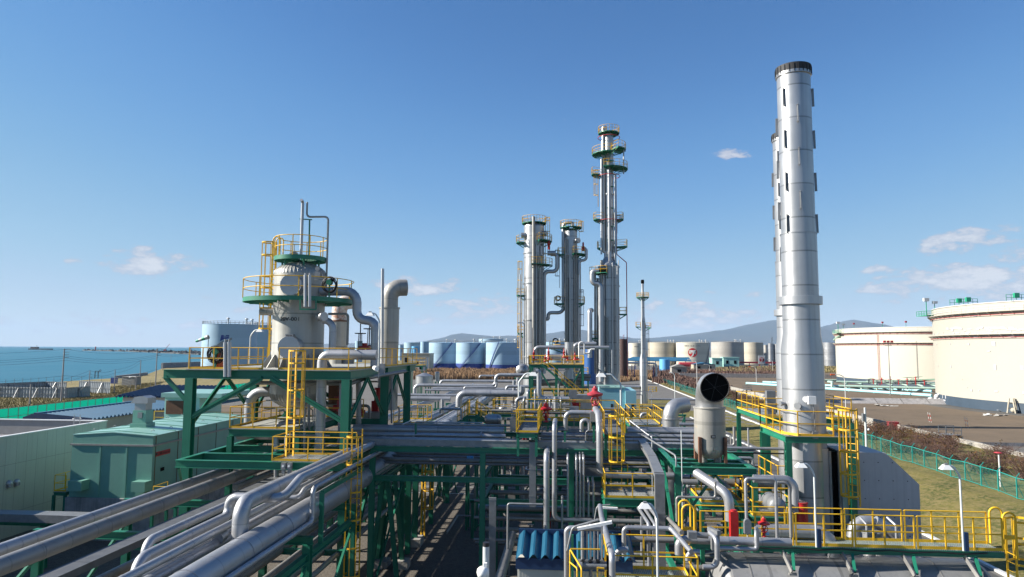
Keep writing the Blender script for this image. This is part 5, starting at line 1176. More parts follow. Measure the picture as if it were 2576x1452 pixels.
# ---- turbine enclosure
Y0 = 45.0
A = aY(183, 1095.5, Y0); B = aY(386, 1098, Y0); zb = aY(280, 1253, Y0).z; x0, x1, zt = A.x, B.x, (A.z + B.z) / 2; Yb = 59.0
t = thing('turbine_enclosure', 'pale teal machine enclosure on a concrete plinth by the white building', 'enclosure', ((x0 + x1) / 2, Y0, 0))
MB().box(x0 - .15, x1 + .1, Y0 - .15, Yb, 0, zb).build('plinth', 'conplinth', t)
zf = aY(280, 1120, Y0).z; xm_ = (x0 + x1) / 2
bd = MB().box(x0, x1, Y0, Yb, zb + .005, zf)
bd.build('body', 'teal', t)
MB().poly([(x0 + .03, Y0 + .03, zf + .005), (x1 - .03, Y0 + .03, zf + .005), (x1 - .03, Y0 + .03, zt), (xm_, Y0 + .03, zt + .2), (x0 + .03, Y0 + .03, zt)], Yb - Y0 - .06, (0, 1, 0)).build('upper_body', 'teal', t)
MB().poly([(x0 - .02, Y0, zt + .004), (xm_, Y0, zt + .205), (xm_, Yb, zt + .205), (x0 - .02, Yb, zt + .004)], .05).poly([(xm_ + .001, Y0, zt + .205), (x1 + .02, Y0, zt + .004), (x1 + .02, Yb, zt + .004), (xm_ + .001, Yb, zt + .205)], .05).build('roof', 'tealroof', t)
mb = MB()
for i in range(7):
    y = Y0 + .6 + i * 2.2; mb.bar((x0 + .1, y, zt + .08), (xm_, y, zt + .275), .08, .06).bar((xm_, y, zt + .275), (x1 - .1, y, zt + .08), .08, .06)
mb.build('roof_seam', 'teal', t)
MB().box(x0 - .1, x1 + .08, Y0 - .08, Y0 + .02, zf - .05, zf + .06).box(x1 - .02, x1 + .08, Y0 + .021, Yb, zf - .05, zf + .06).build('band_flange', 'aluold', t)
for u in (250.5, 317): p = aY(u, 1180, Y0); MB().box(p.x - .06, p.x + .06, Y0 - .06, Y0 - .002, zb + .05, zf - .06).build('front_stiffener', 'teal', t)
for i in range(5): MB().box(x1 + .002, x1 + .025, Y0 + .3 + i * 2.7, Y0 + .34 + i * 2.7, zb + .05, zt - .02).build('side_joint', 'rustm', t)
for u, v in (((600 + 725) / 2, 668), ((1140 + 1260) / 2, 677)):
    p = aY(*tK(u, v), Y0 - .5); MB().box(p.x - .48, p.x + .48, Y0 - .8, Y0 - .01, p.z - .33, p.z + .33).build('ventilation_hood', 'teal', t)
for i in range(6):
    for x in (x0 + .7, x1 - .8): y = Y0 + 1.2 + i * 2.2; MB().ring((x, y, zt + .2), .1, .02, 'y', 12, 0, 180).build('lifting_lug', 'galv', t)
sp = aX(*tK(1392, 390), x1 + .02)
MB().box(x1 + .003, x1 + .03, sp.y - .85, sp.y + .85, sp.z - .16, sp.z + .16).build('name_plate', 'red', t)
text('■ 川崎 Kawasaki', .24, (x1 + .035, sp.y, sp.z), (R(90), 0, R(90)), 'black', t, name='plate_lettering')
sp = aX(*tK(1387, 530), x1 + .02); MB().box(x1 + .003, x1 + .02, sp.y - .22, sp.y + .22, sp.z - .12, sp.z + .12).build('side_window', 'dark', t)
p = aY(358, 1079, Y0 + 3.5); xs, ys_ = p.x, p.y
MB().box(xs - .62, xs + .62, ys_ - .55, ys_ + .55, zt + .1, zt + .5).box(xs - .5, xs + .5, ys_ - .45, ys_ + .45, zt + .501, zt + 1.45).build('vent_base', 'teal', t)
vbo = bpy.data.objects['vent_base']
MB().box(xs - .42, xs + .42, ys_ - .4, ys_ + .4, zt + 1.452, zt + 1.95).poly([(xs - .7, ys_ - .5, zt + 1.952), (xs + .62, ys_ - .5, zt + 1.952), (xs + .62, ys_ - .5, zt + 2.35), (xs + .2, ys_ - .5, zt + 2.5), (xs - .4, ys_ - .5, zt + 2.42)], 1.0, (0, 1, 0)).build('vent_hood', 'alu', vbo)
MB().box(xs - .1, xs + .25, ys_ - .5, ys_ - .455, zt + .9, zt + 1.3).build('vent_box', 'galv', vbo)
def railbox(label, pts, z, legs=True, m='yellow', deck='grate', name='access_platform', beam=.22, zleg=0.0, close=False, gap=None, h=1.1, col='green', lz=None):
    c = Vector((sum(p[0] for p in pts) / len(pts), min(p[1] for p in pts), zleg)); t = thing(name, label, 'platform', c)
    P = [Vector((p[0], p[1], z)) for p in pts]
    dko = MB().poly(P, .04).build('deck', deck, t)
    q = P + [P[0]]
    for a, b in zip(q[:-1], q[1:]): MB().ib(a + Vector((0, 0, -beam / 2 - .003)), b + Vector((0, 0, -beam / 2 - .003)), beam, .14).build('beam', col, t)
    mb = MB(); mb.rail([p + Vector((0, 0, .045)) for p in (q if close else P)], h, 1.3); mb.build('guardrail', m, dko)
    if legs:
        for p in P: MB().bar((p.x, p.y, zleg), (p.x, p.y, z - beam), .16).build('leg', col, t)
    return t
p = aY(*tK(505, 755), 46); q = aY(*tK(600, 755), 46)
railbox('small yellow railed platform left of the teal enclosure', [(q.x, 47.5), (p.x, 47.5), (p.x, 45.5), (q.x, 45.5)], zb + .2)
p = aY(*tK(1345, 745), 43.5); q = aY(*tK(1540, 745), 43.5)
railbox('yellow railed landing at the right front of the teal enclosure', [(p.x, 44.6), (p.x, 43), (q.x, 43), (q.x, 44.6)], zb + .1)
pr = aX(375, 1090, -30)
t = thing('access_platform', 'yellow railed walkway behind the teal enclosure roof', 'platform', (-30, 62, 0))
MB().box(-38, -26, 61, 63, 5.9, 5.98).build('deck', 'grate', t); MB().rail([(-38, 61, 5.98), (-26, 61, 5.98), (-26, 63, 5.98)], 1.1, 1.5).build('guardrail', 'yellow', t)
for x in (-37.5, -26.5): MB().bar((x, 62, 0), (x, 62, 5.88), .2).build('leg', 'green', t)
# pale teal filter house and duct boxes behind the column
p = aY(455, 1050, 60); t = thing('filter_house', 'pale blue green filter house behind the left front column', 'enclosure', (p.x, 60, 0))
zt2 = aY(455, 1000, 60).z
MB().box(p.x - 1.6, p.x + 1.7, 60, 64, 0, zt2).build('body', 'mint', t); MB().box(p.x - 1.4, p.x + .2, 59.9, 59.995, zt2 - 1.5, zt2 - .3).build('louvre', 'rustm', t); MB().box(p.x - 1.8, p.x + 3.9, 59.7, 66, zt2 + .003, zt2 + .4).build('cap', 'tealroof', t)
# ---- white flat-roofed building
A = aZ(0, 1103, 6.84); B = aZ(263, 1059.5, 6.84); wx = (A.x + B.x) / 2; wy1 = B.y; wz = 6.84
t = thing('flat_roof_building', 'pale panel clad building with parapet roof at the left edge', 'building', (wx - 14, wy1 - 30, 0))
wx0, wy0 = wx - 30, 14
MB().box(wx - .14, wx, wy0, wy1, 0, wz).build('side_wall', 'sand', t); MB().box(wx0, wx - .141, wy1 - .14, wy1, 0, wz).build('rear_wall', 'sand', t)
MB().box(wx0, wx - .142, wy0, wy0 + .14, 0, wz).build('front_wall', 'sand', t)
MB().box(wx - .2, wx - .143, wy0 + .3, wy1 - .2, 5.65, wz - .05).box(wx0 + .3, wx - .21, wy1 - .2, wy1 - .143, 5.65, wz - .05).build('parapet_lining', 'parin', t)
MB().box(wx0, wx - .21, wy0 + .15, wy1 - .21, 5.3, 5.64).build('roof', 'flatroof', t)
MB().box(wx - .28, wx + .05, wy0 - .05, wy1 + .05, wz + .002, wz + .07).box(wx0, wx - .281, wy1 - .28, wy1 + .05, wz + .002, wz + .07).build('coping', 'panelw', t)
mb = MB(); y = wy0 + .9
while y < wy1: mb.box(wx + .001, wx + .004, y, y + .018, .3, wz - .02); y += .92
mb.build('panel_joint', 'parin', t)
MB().box(wx + .001, wx + .005, wy0, wy1, 4.9, 4.93).box(wx + .001, wx + .005, wy0, wy1, 1.6, 1.63).build('floor_joint', 'parin', t)
for x, y in ((72, 652), (136, 640)):
    p = aX(*tK(x, y), wx); MB().lathe(p, [(.22, 0), (.2, .15), (.12, .24), (0, .28)], 14, axis='x').cyl(p + Vector((.14, 0, -.02)), p + Vector((.14, 0, -.24)), .17, n=12).build('vent_cowl', 'aluplain', t)
mb = MB(); p = Vector((wx - 1.0, wy1 - 2.2, 5.65))
for k in (-.25, .25): mb.bar(p + Vector((k, 0, 0)), p + Vector((k, 0, 1.9)), .04)
for k in range(6): mb.bar(p + Vector((-.25, 0, .2 + .3 * k)), p + Vector((.25, 0, .2 + .3 * k)), .03)
mb.ring(p + Vector((0, 0, 1.6)), .3, .02, 'z', 14); mb.build('roof_ladder', 'aluplain', t)
# grey duct in front of plinth
zt3 = aY(120, 1292, 39).z; xr = aY(238, 1292, 39).x
t = thing('cable_duct', 'flat grey duct on green posts in front of the concrete plinth', 'duct', (xr - 10, 39, 0))
MB().box(xr - 24, xr, 38.6, 39.6, zt3 - .45, zt3).build('trough', 'galv', t)
for x in (xr - 15, xr - 9, xr - 3): MB().ib((x, 39.1, 0), (x, 39.1, zt3 - .46), .2, .2, upv=(0, 1, 0)).build('post', 'green', t)
MB().ib((xr - 24, 39.1, zt3 - .62), (xr, 39.1, zt3 - .62), .24, .2).build('beam', 'green', t)
# ---- folded-plate roofs
def foldroof(mb, x0, z0, x1, z1, y0, y1, pitch=.5, d=.17):
    y = y0; u = Vector((0, 0, d))
    while y < y1 - .01:
        pr = [(y, 0), (y + pitch * .2, 0), (y + pitch * .5, 1), (y + pitch * .7, 1), (y + pitch, 0)]
        for (a, h), (b, k) in zip(pr[:-1], pr[1:]):
            mb.poly([(x0, a, z0 + d * h), (x1, a, z1 + d * h), (x1, b, z1 + d * k), (x0, b, z0 + d * k)])
        mb.poly([(x1, q, z1 + d * h + .001) for q, h in pr[:4]] + [(x1, pr[3][0], z1 - .02), (x1, y, z1 - .02)])
        y += pitch
Yg = 66.0
a = aY(90, 1045, Yg); b = aY(232, 1057, Yg); Yr = mv(Vector((a.x, Yg, a.z)), 'y', 378).y
t = thing('blue_roof_building', 'long low building with corrugated blue folded roof', 'building', (a.x, Yg, 0))
mb = MB(); foldroof(mb, a.x, a.z, b.x, b.z, Yg, Yr, .62, .2); foldroof(mb, a.x, a.z, a.x - (b.x - a.x) * .22, b.z, Yg, Yr, .62, .2); mb.build('roof', 'roofblue', t)
MB().bar((a.x, Yg, a.z + .23), (a.x, Yr, a.z + .23), .5, .08).build('ridge_cap', 'roofblue', t)
xl = a.x - (b.x - a.x) * .22
MB().poly([(xl + .6, Yg + .5, 0), (b.x - .5, Yg + .5, 0), (b.x - .5, Yg + .5, b.z - .1), (a.x, Yg + .5, a.z - .1), (xl + .6, Yg + .5, b.z - .1)], Yr - Yg - 1, (0, 1, 0)).build('wall', 'beige', t)
MB().poly([(xl, Yg - .06, b.z - .35), (a.x, Yg - .06, a.z - .3), (b.x, Yg - .06, b.z - .35), (b.x, Yg - .06, b.z + .2), (a.x, Yg - .06, a.z + .26), (xl, Yg - .06, b.z + .2)], .05, (0, 1, 0)).build('fascia', 'darkblue', t)
Yn = 100.0
a = aY(288, 999, Yn); b = aY(470, 1002, Yn); c = aZ(354, 979.5, a.z + 1.5)
t = thing('navy_roof_building', 'low off white building with navy folded roof before the sea', 'building', (a.x, Yn, 0))
mb = MB(); x = a.x; d = .25; p_ = .7; yb, zb2 = Yn + 11, a.z + 1.1
while x < b.x:
    pr = [(x, 0), (x + p_ * .2, 0), (x + p_ * .5, 1), (x + p_ * .7, 1), (x + p_, 0)]
    for (q, h), (q2, k) in zip(pr[:-1], pr[1:]): mb.poly([(q, Yn, a.z + d * h), (q2, Yn, a.z + d * k), (q2, yb, zb2 + d * k), (q, yb, zb2 + d * h)])
    mb.poly([(q, Yn - .01, a.z + d * h) for q, h in pr[:4]] + [(pr[3][0], Yn - .01, a.z - .05), (x, Yn - .01, a.z - .05)])
    x += p_
mb.build('roof', 'roofnavy', t); MB().box(a.x + 1, b.x - .5, Yn + .5, yb - .5, 0, a.z - .06).build('wall', 'offwhite', t)
# ---- emerald panel fence
fx = aZ(0, 1029, 3.5).x; mb = MB(); t = thing('panel_fence', 'long emerald green panel fence behind the blue roof building', 'fence', (fx, 90, 0))
ys_ = [86 + i * 1.95 for i in range(50)]
for i, y in enumerate(ys_[:-1]):
    for z0, z1 in ((.9, 2.15), (2.2, 3.45)): mb.box(fx - .03, fx + .03, y + .05, y + 1.9, z0, z1)
mb.build('panel', 'emerald', t)
mb = MB()
for y in ys_: mb.box(fx - .05, fx + .08, y - .04, y + .04, 0, 3.5); mb.bar((fx + .06, y + .1, 1.1), (fx + .5, y + .1, 1.1), .05); mb.bar((fx + .06, y + .3, 1.0), (fx + .06, y + .3, .6), .12)
mb.bar((fx + .04, ys_[0], 2.175), (fx + .04, ys_[-1], 2.175), .06); mb.bar((fx + .04, ys_[0], 3.5), (fx + .04, ys_[-1], 3.5), .07, .05)
mb.build('frame', 'galv', t)
# ---- utility poles and wires
UP_ = 'utility poles along the shore'
def upole(label, bu, bv, tu, tv, r=.17, arms=1, z0=1.5):
    b = aZ(bu, bv, z0); h = mv(b, 'z', tv).z - z0; t = thing('utility_pole', label, 'utility pole', b, UP_)
    top = b + Vector((0, 0, h)); MB().cyl(b + Vector((0, 0, -.3)), top, r, r * .65, 10).build('pole', 'pole', t)
    mb = MB()
    for k in range(arms): mb.bar(top + Vector((-.2, 0, -.15 - k * .55)), top + Vector((1.1 if k else 1.5, 0, -.15 - k * .55)), .1)
    if arms: mb.build('crossarm', 'galv', t)
    return top
tp = [upole('tall utility pole with stepped crossarms nearest the sea at left', *tS(703, 905), *tS(727, 300), arms=4), upole('tall utility pole with transformer bracket above the navy roof', *tS(1785, 765), *tS(1805, 297), arms=4), upole('utility pole just left of the drum deck', *tS(2180, 600), *tS(2190, 290), arms=2), upole('shorter pole leaning beside the pole left of the deck', *tS(2160, 600), *tS(2168, 368), arms=0)]
sp_ = [upole('short pole standing in the dry grass at far left', *tS(340, 945), *tS(355, 703), .15, 0), upole('short pole before the corrugated screen', *tS(1018, 830), *tS(1037, 550), .13, 0), upole('short pole right of the corrugated screen', *tS(1310, 815), *tS(1320, 540), .13, 0), upole('short pole beside the concrete hut', *tS(1605, 715), *tS(1617, 428), .14, 0), upole('lamp pole with drooping head before the concrete hut', *tS(1560, 775), *tS(1563, 612), .12, 0), upole('lone pole by the sea wall', *tS(1962, 485), *tS(1966, 348), .12, 0)]
q = sp_[4]; tag(MB().tube([q + Vector((0, 0, -.3)), q + Vector((-1.2, 0, -.15)), q + Vector((-1.7, 0, -.3))], .06, 8, .2).sphere(q + Vector((-1.75, 0, -.35)), .28, 10, .55).build('street_lantern', 'lamp'), 'white lamp head hanging from the pole by the hut', 'lamp')
def wire(a, b, sag, label, gp='overhead wires between the utility poles'):
    a, b = Vector(a), Vector(b); pts = [a.lerp(b, i / 14) - Vector((0, 0, sag * 4 * (i / 14) * (1 - i / 14))) for i in range(15)]
    tag(MB().tube(pts, .025, 4, 0, False).build('overhead_wire', 'wire'), label, 'wire', gp)
far = aZ(-420, 1110, 1.5); farT = Vector((tp[0].x - 14, tp[0].y - 36, tp[0].z))
for k, (dz, l) in enumerate(((-.1, 'topmost'), (-1.5, 'second'), (-1.9, 'third'), (-2.4, 'fourth'), (-5.6, 'lowest'))):
    wire(farT + Vector((.5, 0, dz)), tp[0] + Vector((.5, 0, dz)), .9, f'{l} dark wire running from the tall pole out of the left edge')
    wire(tp[0] + Vector((.5, 0, dz)), tp[1] + Vector((.5, 0, dz)), 1.1, f'{l} dark wire between the two tall poles')
    if k < 3: wire(tp[1] + Vector((.5, 0, dz)), tp[2] + Vector((.2, 0, dz)), .8, f'{l} dark wire from the tall pole to the drum deck')
pz_ = [Vector((sp_[0].x - 25, sp_[0].y - 40, sp_[0].z))] + sp_[:4]
for k, (a, b, l) in enumerate(zip(pz_[:-1], pz_[1:], ('leaving the left edge', 'passing the corrugated screen', 'between the two poles by the screen', 'ending at the hut pole'))):
    for d in (0, -.8): wire(a + Vector((0, 0, d)), b + Vector((0, 0, d)), .6, ('upper' if d == 0 else 'lower') + ' low black cable ' + l)
# ---- corrugated screens, hut, sea wall, wire fence
def screen(label, pts, h, m='corr', props=True):
    P = [Vector(p) for p in pts]; t = thing('corrugated_screen', label, 'screen', P[0])
    mb = MB()
    for a, b in zip(P[:-1], P[1:]):
        n = int((b - a).length / .35); d = (b - a).normalized(); s = Vector((-d.y, d.x, 0)) * .06
        for i in range(n):
            e = a.lerp(b, i / n), a.lerp(b, (i + 1) / n); k = s * (1 if i % 2 else -1); zz = Vector((0, 0, h))
            mb.poly([e[0] + k, e[1] - k, e[1] - k + zz, e[0] + k + zz])
    mb.build('sheeting', m, t)
    mb = MB()
    for a, b in zip(P[:-1], P[1:]):
        d = (b - a).normalized(); s = Vector((d.y, -d.x, 0)); n = max(1, int((b - a).length / 4.5))
        for i in range(n): q = a.lerp(b, (i + .5) / n); mb.bar(q + s * 1.3, q + s * .1 + Vector((0, 0, h * .9)), .12); mb.bar(q + s * .1, q + s * .1 + Vector((0, 0, h)), .1)
        for k in (.45, .95): mb.bar(a + s * .12 + Vector((0, 0, h * k)), b + s * .12 + Vector((0, 0, h * k)), .07)
    mb.build('props', 'galv', t)
M['corr'] = mat('grey_corrugated_sheet', (0.25, 0.28, 0.31), 0.5, 0.3, 0.12, .4, streak=.3)
g = lambda x, y: aZ(*tS(x, y), 1.5)
screen('long grey corrugated sheet screen with raking props near the shore', [g(-120, 858), g(760, 872), g(1030, 850)], 2.4)
screen('taller grey corrugated screen standing to the right of the long one', [g(905, 800), g(1265, 818)], 2.9)
screen('pale corrugated screen running behind the long one', [g(-60, 800), g(520, 770), g(760, 780)], 2.2)
p = g(1480, 722); t = thing('concrete_hut', 'plain grey concrete hut on the open ground by the sea', 'hut', p)
MB().box(p.x - 2.2, p.x + 1.8, p.y, p.y + 3, 1.5, 4.0).build('wall', 'concrete', t); MB().box(p.x - 2.3, p.x + 1.9, p.y - .1, p.y + 3.1, 4.002, 4.12).build('roof_slab', 'concrete', t)
mb = MB(); pts = [aZ(*tS(x, y), 1.5) for x, y in ((1340, 640), (1500, 622), (1690, 600))]
for a, b in zip(pts[:-1], pts[1:]): mb.bar(a + Vector((0, 0, .3)), b + Vector((0, 0, .3)), .6, 1.4)
tag(mb.build('sea_wall', 'conplinth'), 'low dark sea wall running toward the hut', 'sea wall')
a, b = aZ(*tS(1862, 520), 1.5), aZ(*tS(2320, 500), 1.5)
tag(MB().bar(a + Vector((0, 0, 1)), b + Vector((0, 0, 1)), 1.2, 3.6).build('sea_wall', 'conplinth'), 'high grey sea wall behind the utility poles', 'sea wall')
mb = MB(); pts = [g(-40, 745), g(700, 700), g(1280, 690), g(1500, 760), g(2050, 730)]
for a, b in zip(pts[:-1], pts[1:]):
    n = int((b - a).length / 2.6)
    for i in range(n): q = a.lerp(b, i / n); mb.bar(q, q + Vector((0, 0, 2.2)), .07)
    for k in (.7, 1.4, 2.15): mb.bar(a + Vector((0, 0, k)), b + Vector((0, 0, k)), .025)
tag(mb.build('wire_fence', 'galv'), 'thin grey post and wire fence along the shore', 'fence')
p = g(1090, 640); tag(MB().bar(p, p + Vector((0, 0, 2.6)), .2).bar(p + Vector((1.2, 0, 0)), p + Vector((1.2, 0, 2.6)), .2).bar(p + Vector((0, 0, 2.6)), p + Vector((1.9, 0, 2.6)), .2).ring(p + Vector((1.9, 0, 2.8)), .32, .08, 'y').build('winch_frame', 'rock'), 'dark winch gantry behind the taller screen', 'gantry')
p = g(1300, 700); tag(MB().box(p.x - .9, p.x + .9, p.y, p.y + 1, 1.5, 3.3).build('tarpaulin_stack', 'tanknavy'), 'blue tarpaulin covered stack beside the taller screen', 'tarpaulin')
p = g(880, 860); tag(MB().bar(p + Vector((-1.5, 0, 0)), p + Vector((2, 0, 2.6)), .35, .08).build('leaning_board', 'white'), 'white board leaning on the long corrugated screen', 'board')
# ------------------------------------------------------------------ the cross rack and the process area behind it
RY, RB, RZ = 35.0, 41.6, 8.0
def uX(u, Y, v=1125): return aY(u, v, Y).x
RX0 = uX(938, RY); RXE = uX(1672, RY)
cols = [RX0, uX(1215, RY), uX(1437, RY), RXE]
t = thing('pipe_rack', 'wide green pipe rack crossing the middle of the picture', 'pipe rack', ((RX0 + RXE) / 2, RY, 0))
for i, x in enumerate(cols):
    for y in (RY, RB): MB().ib((x, y, 0), (x, y, RZ - .26), .26, .26, .03, upv=(0, 1, 0)).build('column', 'green', t)
    for z in (RZ - .14, 6.45, 5.3 if i > 0 else 6.0): MB().ib((x, RY + .14, z - .02), (x, RB - .14, z - .02), .24, .2).build('cross_beam', 'green', t)
    MB().bar((x, RY + .2, .3), (x, RB - .2, 4.8), .1).build('brace', 'green', t)
for y in (RY - .02, RB):
    MB().ib((RX0 - .1, y, RZ - .13), (uX(1895, RY), y, RZ - .13), .27, .22).build('long_beam', 'green', t)
    MB().ib((RX0 + .14, y, 6.4), (cols[2] - .14, y, 6.4), .27, .2).build('long_beam', 'green', t)
    MB().ib((cols[1] + .14, y, 5.35), (cols[3] - .14, y, 5.35), .27, .2).build('long_beam', 'green', t)
MB().ib((cols[1] + .14, RB, 3.4), (cols[3], RB, 3.4), .27, .2).build('long_beam', 'green', t)
mb = MB()
for i in range(16): z = .6 + i * .45; mb.ring((cols[1] - .13, RY - .14, z), .07, .014, 'x', 10, 90, 270)
mb.build('step_iron', 'green', t)
# lower dark columns of the drum-side bay (A frames seen in the underpass)
for k, (u, Y) in enumerate(((970, 37.2), (985, 41.2))):
    x = uX(u, Y, 1200); q = thing('rack_trestle', ('dark green A framed trestle nearest the caged ladder', 'dark green A framed trestle second from the caged ladder')[k], 'trestle', (x, Y, 0))
    for d in (-.75, .75): MB().ib((x + d, Y, .5), (x + d * .15, Y, 6.0), .22, .22, upv=(0, 1, 0)).build('leg', 'green', q); MB().box(x + d - .4, x + d + .4, Y - .4, Y + .4, 0, .5).build('footing', 'concrete', q)
x = uX(1046, 46, 1200); q = thing('rack_trestle', 'thick dark green post beside the yellow ladder in the underpass', 'trestle', (x, 46, 0)); MB().ib((x, 46, .5), (x, 46, 6.0), .34, .34, upv=(0, 1, 0)).build('leg', 'green', q); MB().box(x - .9, x + .5, 45.4, 46.6, 0, .5).build('footing', 'concrete', q)
lq = aY(1064, 1300, 47); tag(MB().ladder((lq.x, 47, .2), 5.8, .45, (1, -.3, 0), cage=2, t=.045).build('caged_ladder', 'yrust'), 'rusty yellow caged ladder standing in the underpass', 'ladder')
lq = aY(1265, 1225, 58); tag(MB().box(lq.x - 1.6, lq.x + 2.6, 57.5, 58.5, 0, 1.0).build('concrete_block', 'concrete'), 'long pale concrete block beside the crossing road', 'block')
p = aZ(1131, 1195, 0); tag(MB().box(p.x - .3, p.x + .3, p.y - .3, p.y + .3, .1, 1.7).box(p.x - .5, p.x + .5, p.y - .4, p.y + .4, 0, .099).build('hose_cabinet', 'red'), 'upright red cabinet beyond the crossing road', 'cabinet')
p = aZ(1297, 1175, 0); tag(MB().box(p.x - 1, p.x + .9, p.y - .4, p.y + .4, .2, 1.4).build('hose_cabinet', 'red'), 'wide red cabinet in the gap between the shaded rack pipes', 'cabinet')
for i, (u, Y) in enumerate(((1085, 56), (1118, 60))):
    x = uX(u, Y, 1210); q = thing('rack_trestle', ('green braced trestle left of the road gap', 'green braced trestle beside the crossing road')[i], 'trestle', (x, Y, 0))
    for d in (0, 1.2): MB().ib((x, Y + d * 3, .3), (x + .0, Y + d * 3, 6.0), .26, .26, upv=(0, 1, 0)).build('column', 'green', q)
    MB().bar((x, Y + .1, 5.0), (x + 1.1, Y + .1, .5), .1).bar((x + .05, Y + 3.5, .6), (x + .05, Y + .1, 4.8), .1).build('brace', 'green', q)
    MB().box(x - .35, x + .35, Y - .35, Y + .35, 0, .3).build('footing', 'concrete', q)
# pipes lying on the rack
def rpipe(label, u0, u1, v, z, r, m='alu', n=14, name='insulated_pipe', **k):
    p = aZ(u0, v, z); q = mv(p, 'x', u1); return pipe(label, r, [p, q], m, n=n, name=name, pk=.7, **k)
p = aZ(905, 1113, 8.2); x1 = mv(p, 'x', 1760).x
t = thing('cable_tray', 'galvanised covered cable tray along the front of the cross rack', 'cable tray', (p.x, p.y, RZ))
MB().box(p.x, x1, RY + .12, RY + .75, RZ + .012, RZ + .3).build('trough', 'galv', t)
mb = MB(); x = p.x
while x < x1 - 2: mb.box(x, x + 2.38, RY + .1, RY + .77, RZ + .303, RZ + .33); x += 2.4
mb.build('cover', 'galv', t)
rpipe('slim pipe right behind the front cable tray', 890, 1300, 1102, 8.25, .1); rpipe('medium pipe second behind the cable tray', 895, 1272, 1092, 8.28, .13)
rpipe('thick pale pipe on the back of the cross rack', 890, 1268, 1078.7, 8.4, .26, n=18)
rpipe('thin raised grey pipe over the thick rack pipe', 990, 1300, 1066.5, 8.75, .07, 'aluold'); rpipe('slim pipe right of the railed valve platform on the rack', 1360, 1745, 1103, 8.25, .1)
rpipe('medium pipe crossing behind the tall bent pipe on the rack', 1362, 1748, 1093, 8.27, .12); rpipe('thick pale pipe on the right half of the cross rack', 1578, 1750, 1085, 8.35, .17, n=16); rpipe('second pale pipe on the right half of the rack', 1580, 1750, 1077, 8.35, .1)
rpipe('thin pipe along the rack under the valve platforms', 1383, 1520, 1081, 8.5, .06, 'aluold')
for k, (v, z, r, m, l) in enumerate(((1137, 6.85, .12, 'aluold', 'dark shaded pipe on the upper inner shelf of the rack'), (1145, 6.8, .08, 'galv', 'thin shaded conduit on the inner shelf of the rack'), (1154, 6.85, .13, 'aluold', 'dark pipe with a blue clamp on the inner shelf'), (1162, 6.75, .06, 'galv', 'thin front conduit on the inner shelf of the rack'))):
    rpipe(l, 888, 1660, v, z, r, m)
p = aZ(1175, 1154, 6.85); tag(MB().cyl(p, p + Vector((.35, 0, 0)), .16, n=12).build('pipe_clamp', 'tanksky'), 'light blue clamp band on a shaded rack pipe', 'clamp')
p = aZ(1183, 1138, 6.9); tag(MB().box(p.x - .3, p.x + .2, p.y - .05, p.y + .05, p.z, p.z + .1).build('warning_tag', 'orange'), 'small orange tag on the shaded rack pipe', 'tag')
mb = MB()
# posts standing on rack
for u, v0, v1, Y in ((1046, 1098, 1065, 37), (1060, 1085, 1063, 39), (1147, 1080, 1068, 39.5), (1229, 1082, 1070, 39.5), (1395, 1113, 1088, 35.2), (1421, 1114, 1087, 35.2), (1494, 1117, 1072, 35.2)):
    a = aY(u, v0, Y); mb.bar(a, aY(u, v1, Y), .1)
tag(mb.build('pipe_support', 'green'), 'short green stanchions holding the raised pipes on the rack', 'pipe support') if False else mb.build('support_post', 'green', bpy.data.objects['pipe_rack'])
# verticals in front of the rack
def vduct(label, u, v0, v1, Y, w, d=.16):
    a, b = aY(u, v1, Y), aY(u, v0, Y); t = thing('cable_riser', label, 'cable riser', a)
    z0 = max(0, a.z); MB().box(a.x - w / 2, a.x + w / 2, Y - d / 2, Y + d / 2, z0, b.z).build('duct', 'galv', t)
    mb = MB(); z = z0 + .5
    while z < b.z: mb.box(a.x - w / 2 - .012, a.x + w / 2 + .012, Y - d / 2 - .01, Y + d / 2 + .01, z, z + .05); z += 1.3
    mb.build('joint_strap', 'galv', t); return t
vduct('tall galvanised cable riser on the rack front, left of the big bare pipe', 1339.5, 1114, 1275, 34.6, .33)
vduct('galvanised cable riser lower down beside the rack column, near the dome camera', 1237.5, 1252, 1500, 33.0, .33)
t0 = aZ(1622, 1120, 8.35); ty = 27.8
tt = thing('cable_riser', 'big galvanised cable duct sloping off the rack and dropping to the ground', 'cable riser', (t0.x, ty, 0))
xr = aY(1659, 1195, ty).x; zr = aY(1659, 1192, ty).z
MB().bar((t0.x, RY + .6, 8.35), (t0.x, 31.5, 8.2), .38, .2).bar((t0.x, 31.52, 8.19), (xr, ty + .12, zr - .06), .38, .2).build('sloping_duct', 'galv', tt)
MB().box(xr - .19, xr + .19, ty - .1, ty + .12, 0, zr).build('riser_duct', 'galv', tt)
mb = MB()
for z in (6.6, 6.4, 5.2, 3.8): mb.box(xr - .2, xr + .2, ty - .11, ty + .13, z, z + .06)
mb.build('joint_strap', 'galv', tt)
pipe('thick bare grey pipe dropping in front of the rack to the blue shed', .145, [aY(1375, 1500, 33.4), aY(1375, 1143, 33.4), aY(1375, 1143, 33.4) + Vector((0, 3, 0))], 'alu', n=16)
p = aY(1395, 1069, 34.2)
pipe('pale pipe dropping from the rack top and turning right near the shed', .12, [p + Vector((0, 2.2, 0)), p] + path(p, ('z', 1307), ('x', 1622))[1:], 'alu', n=16)
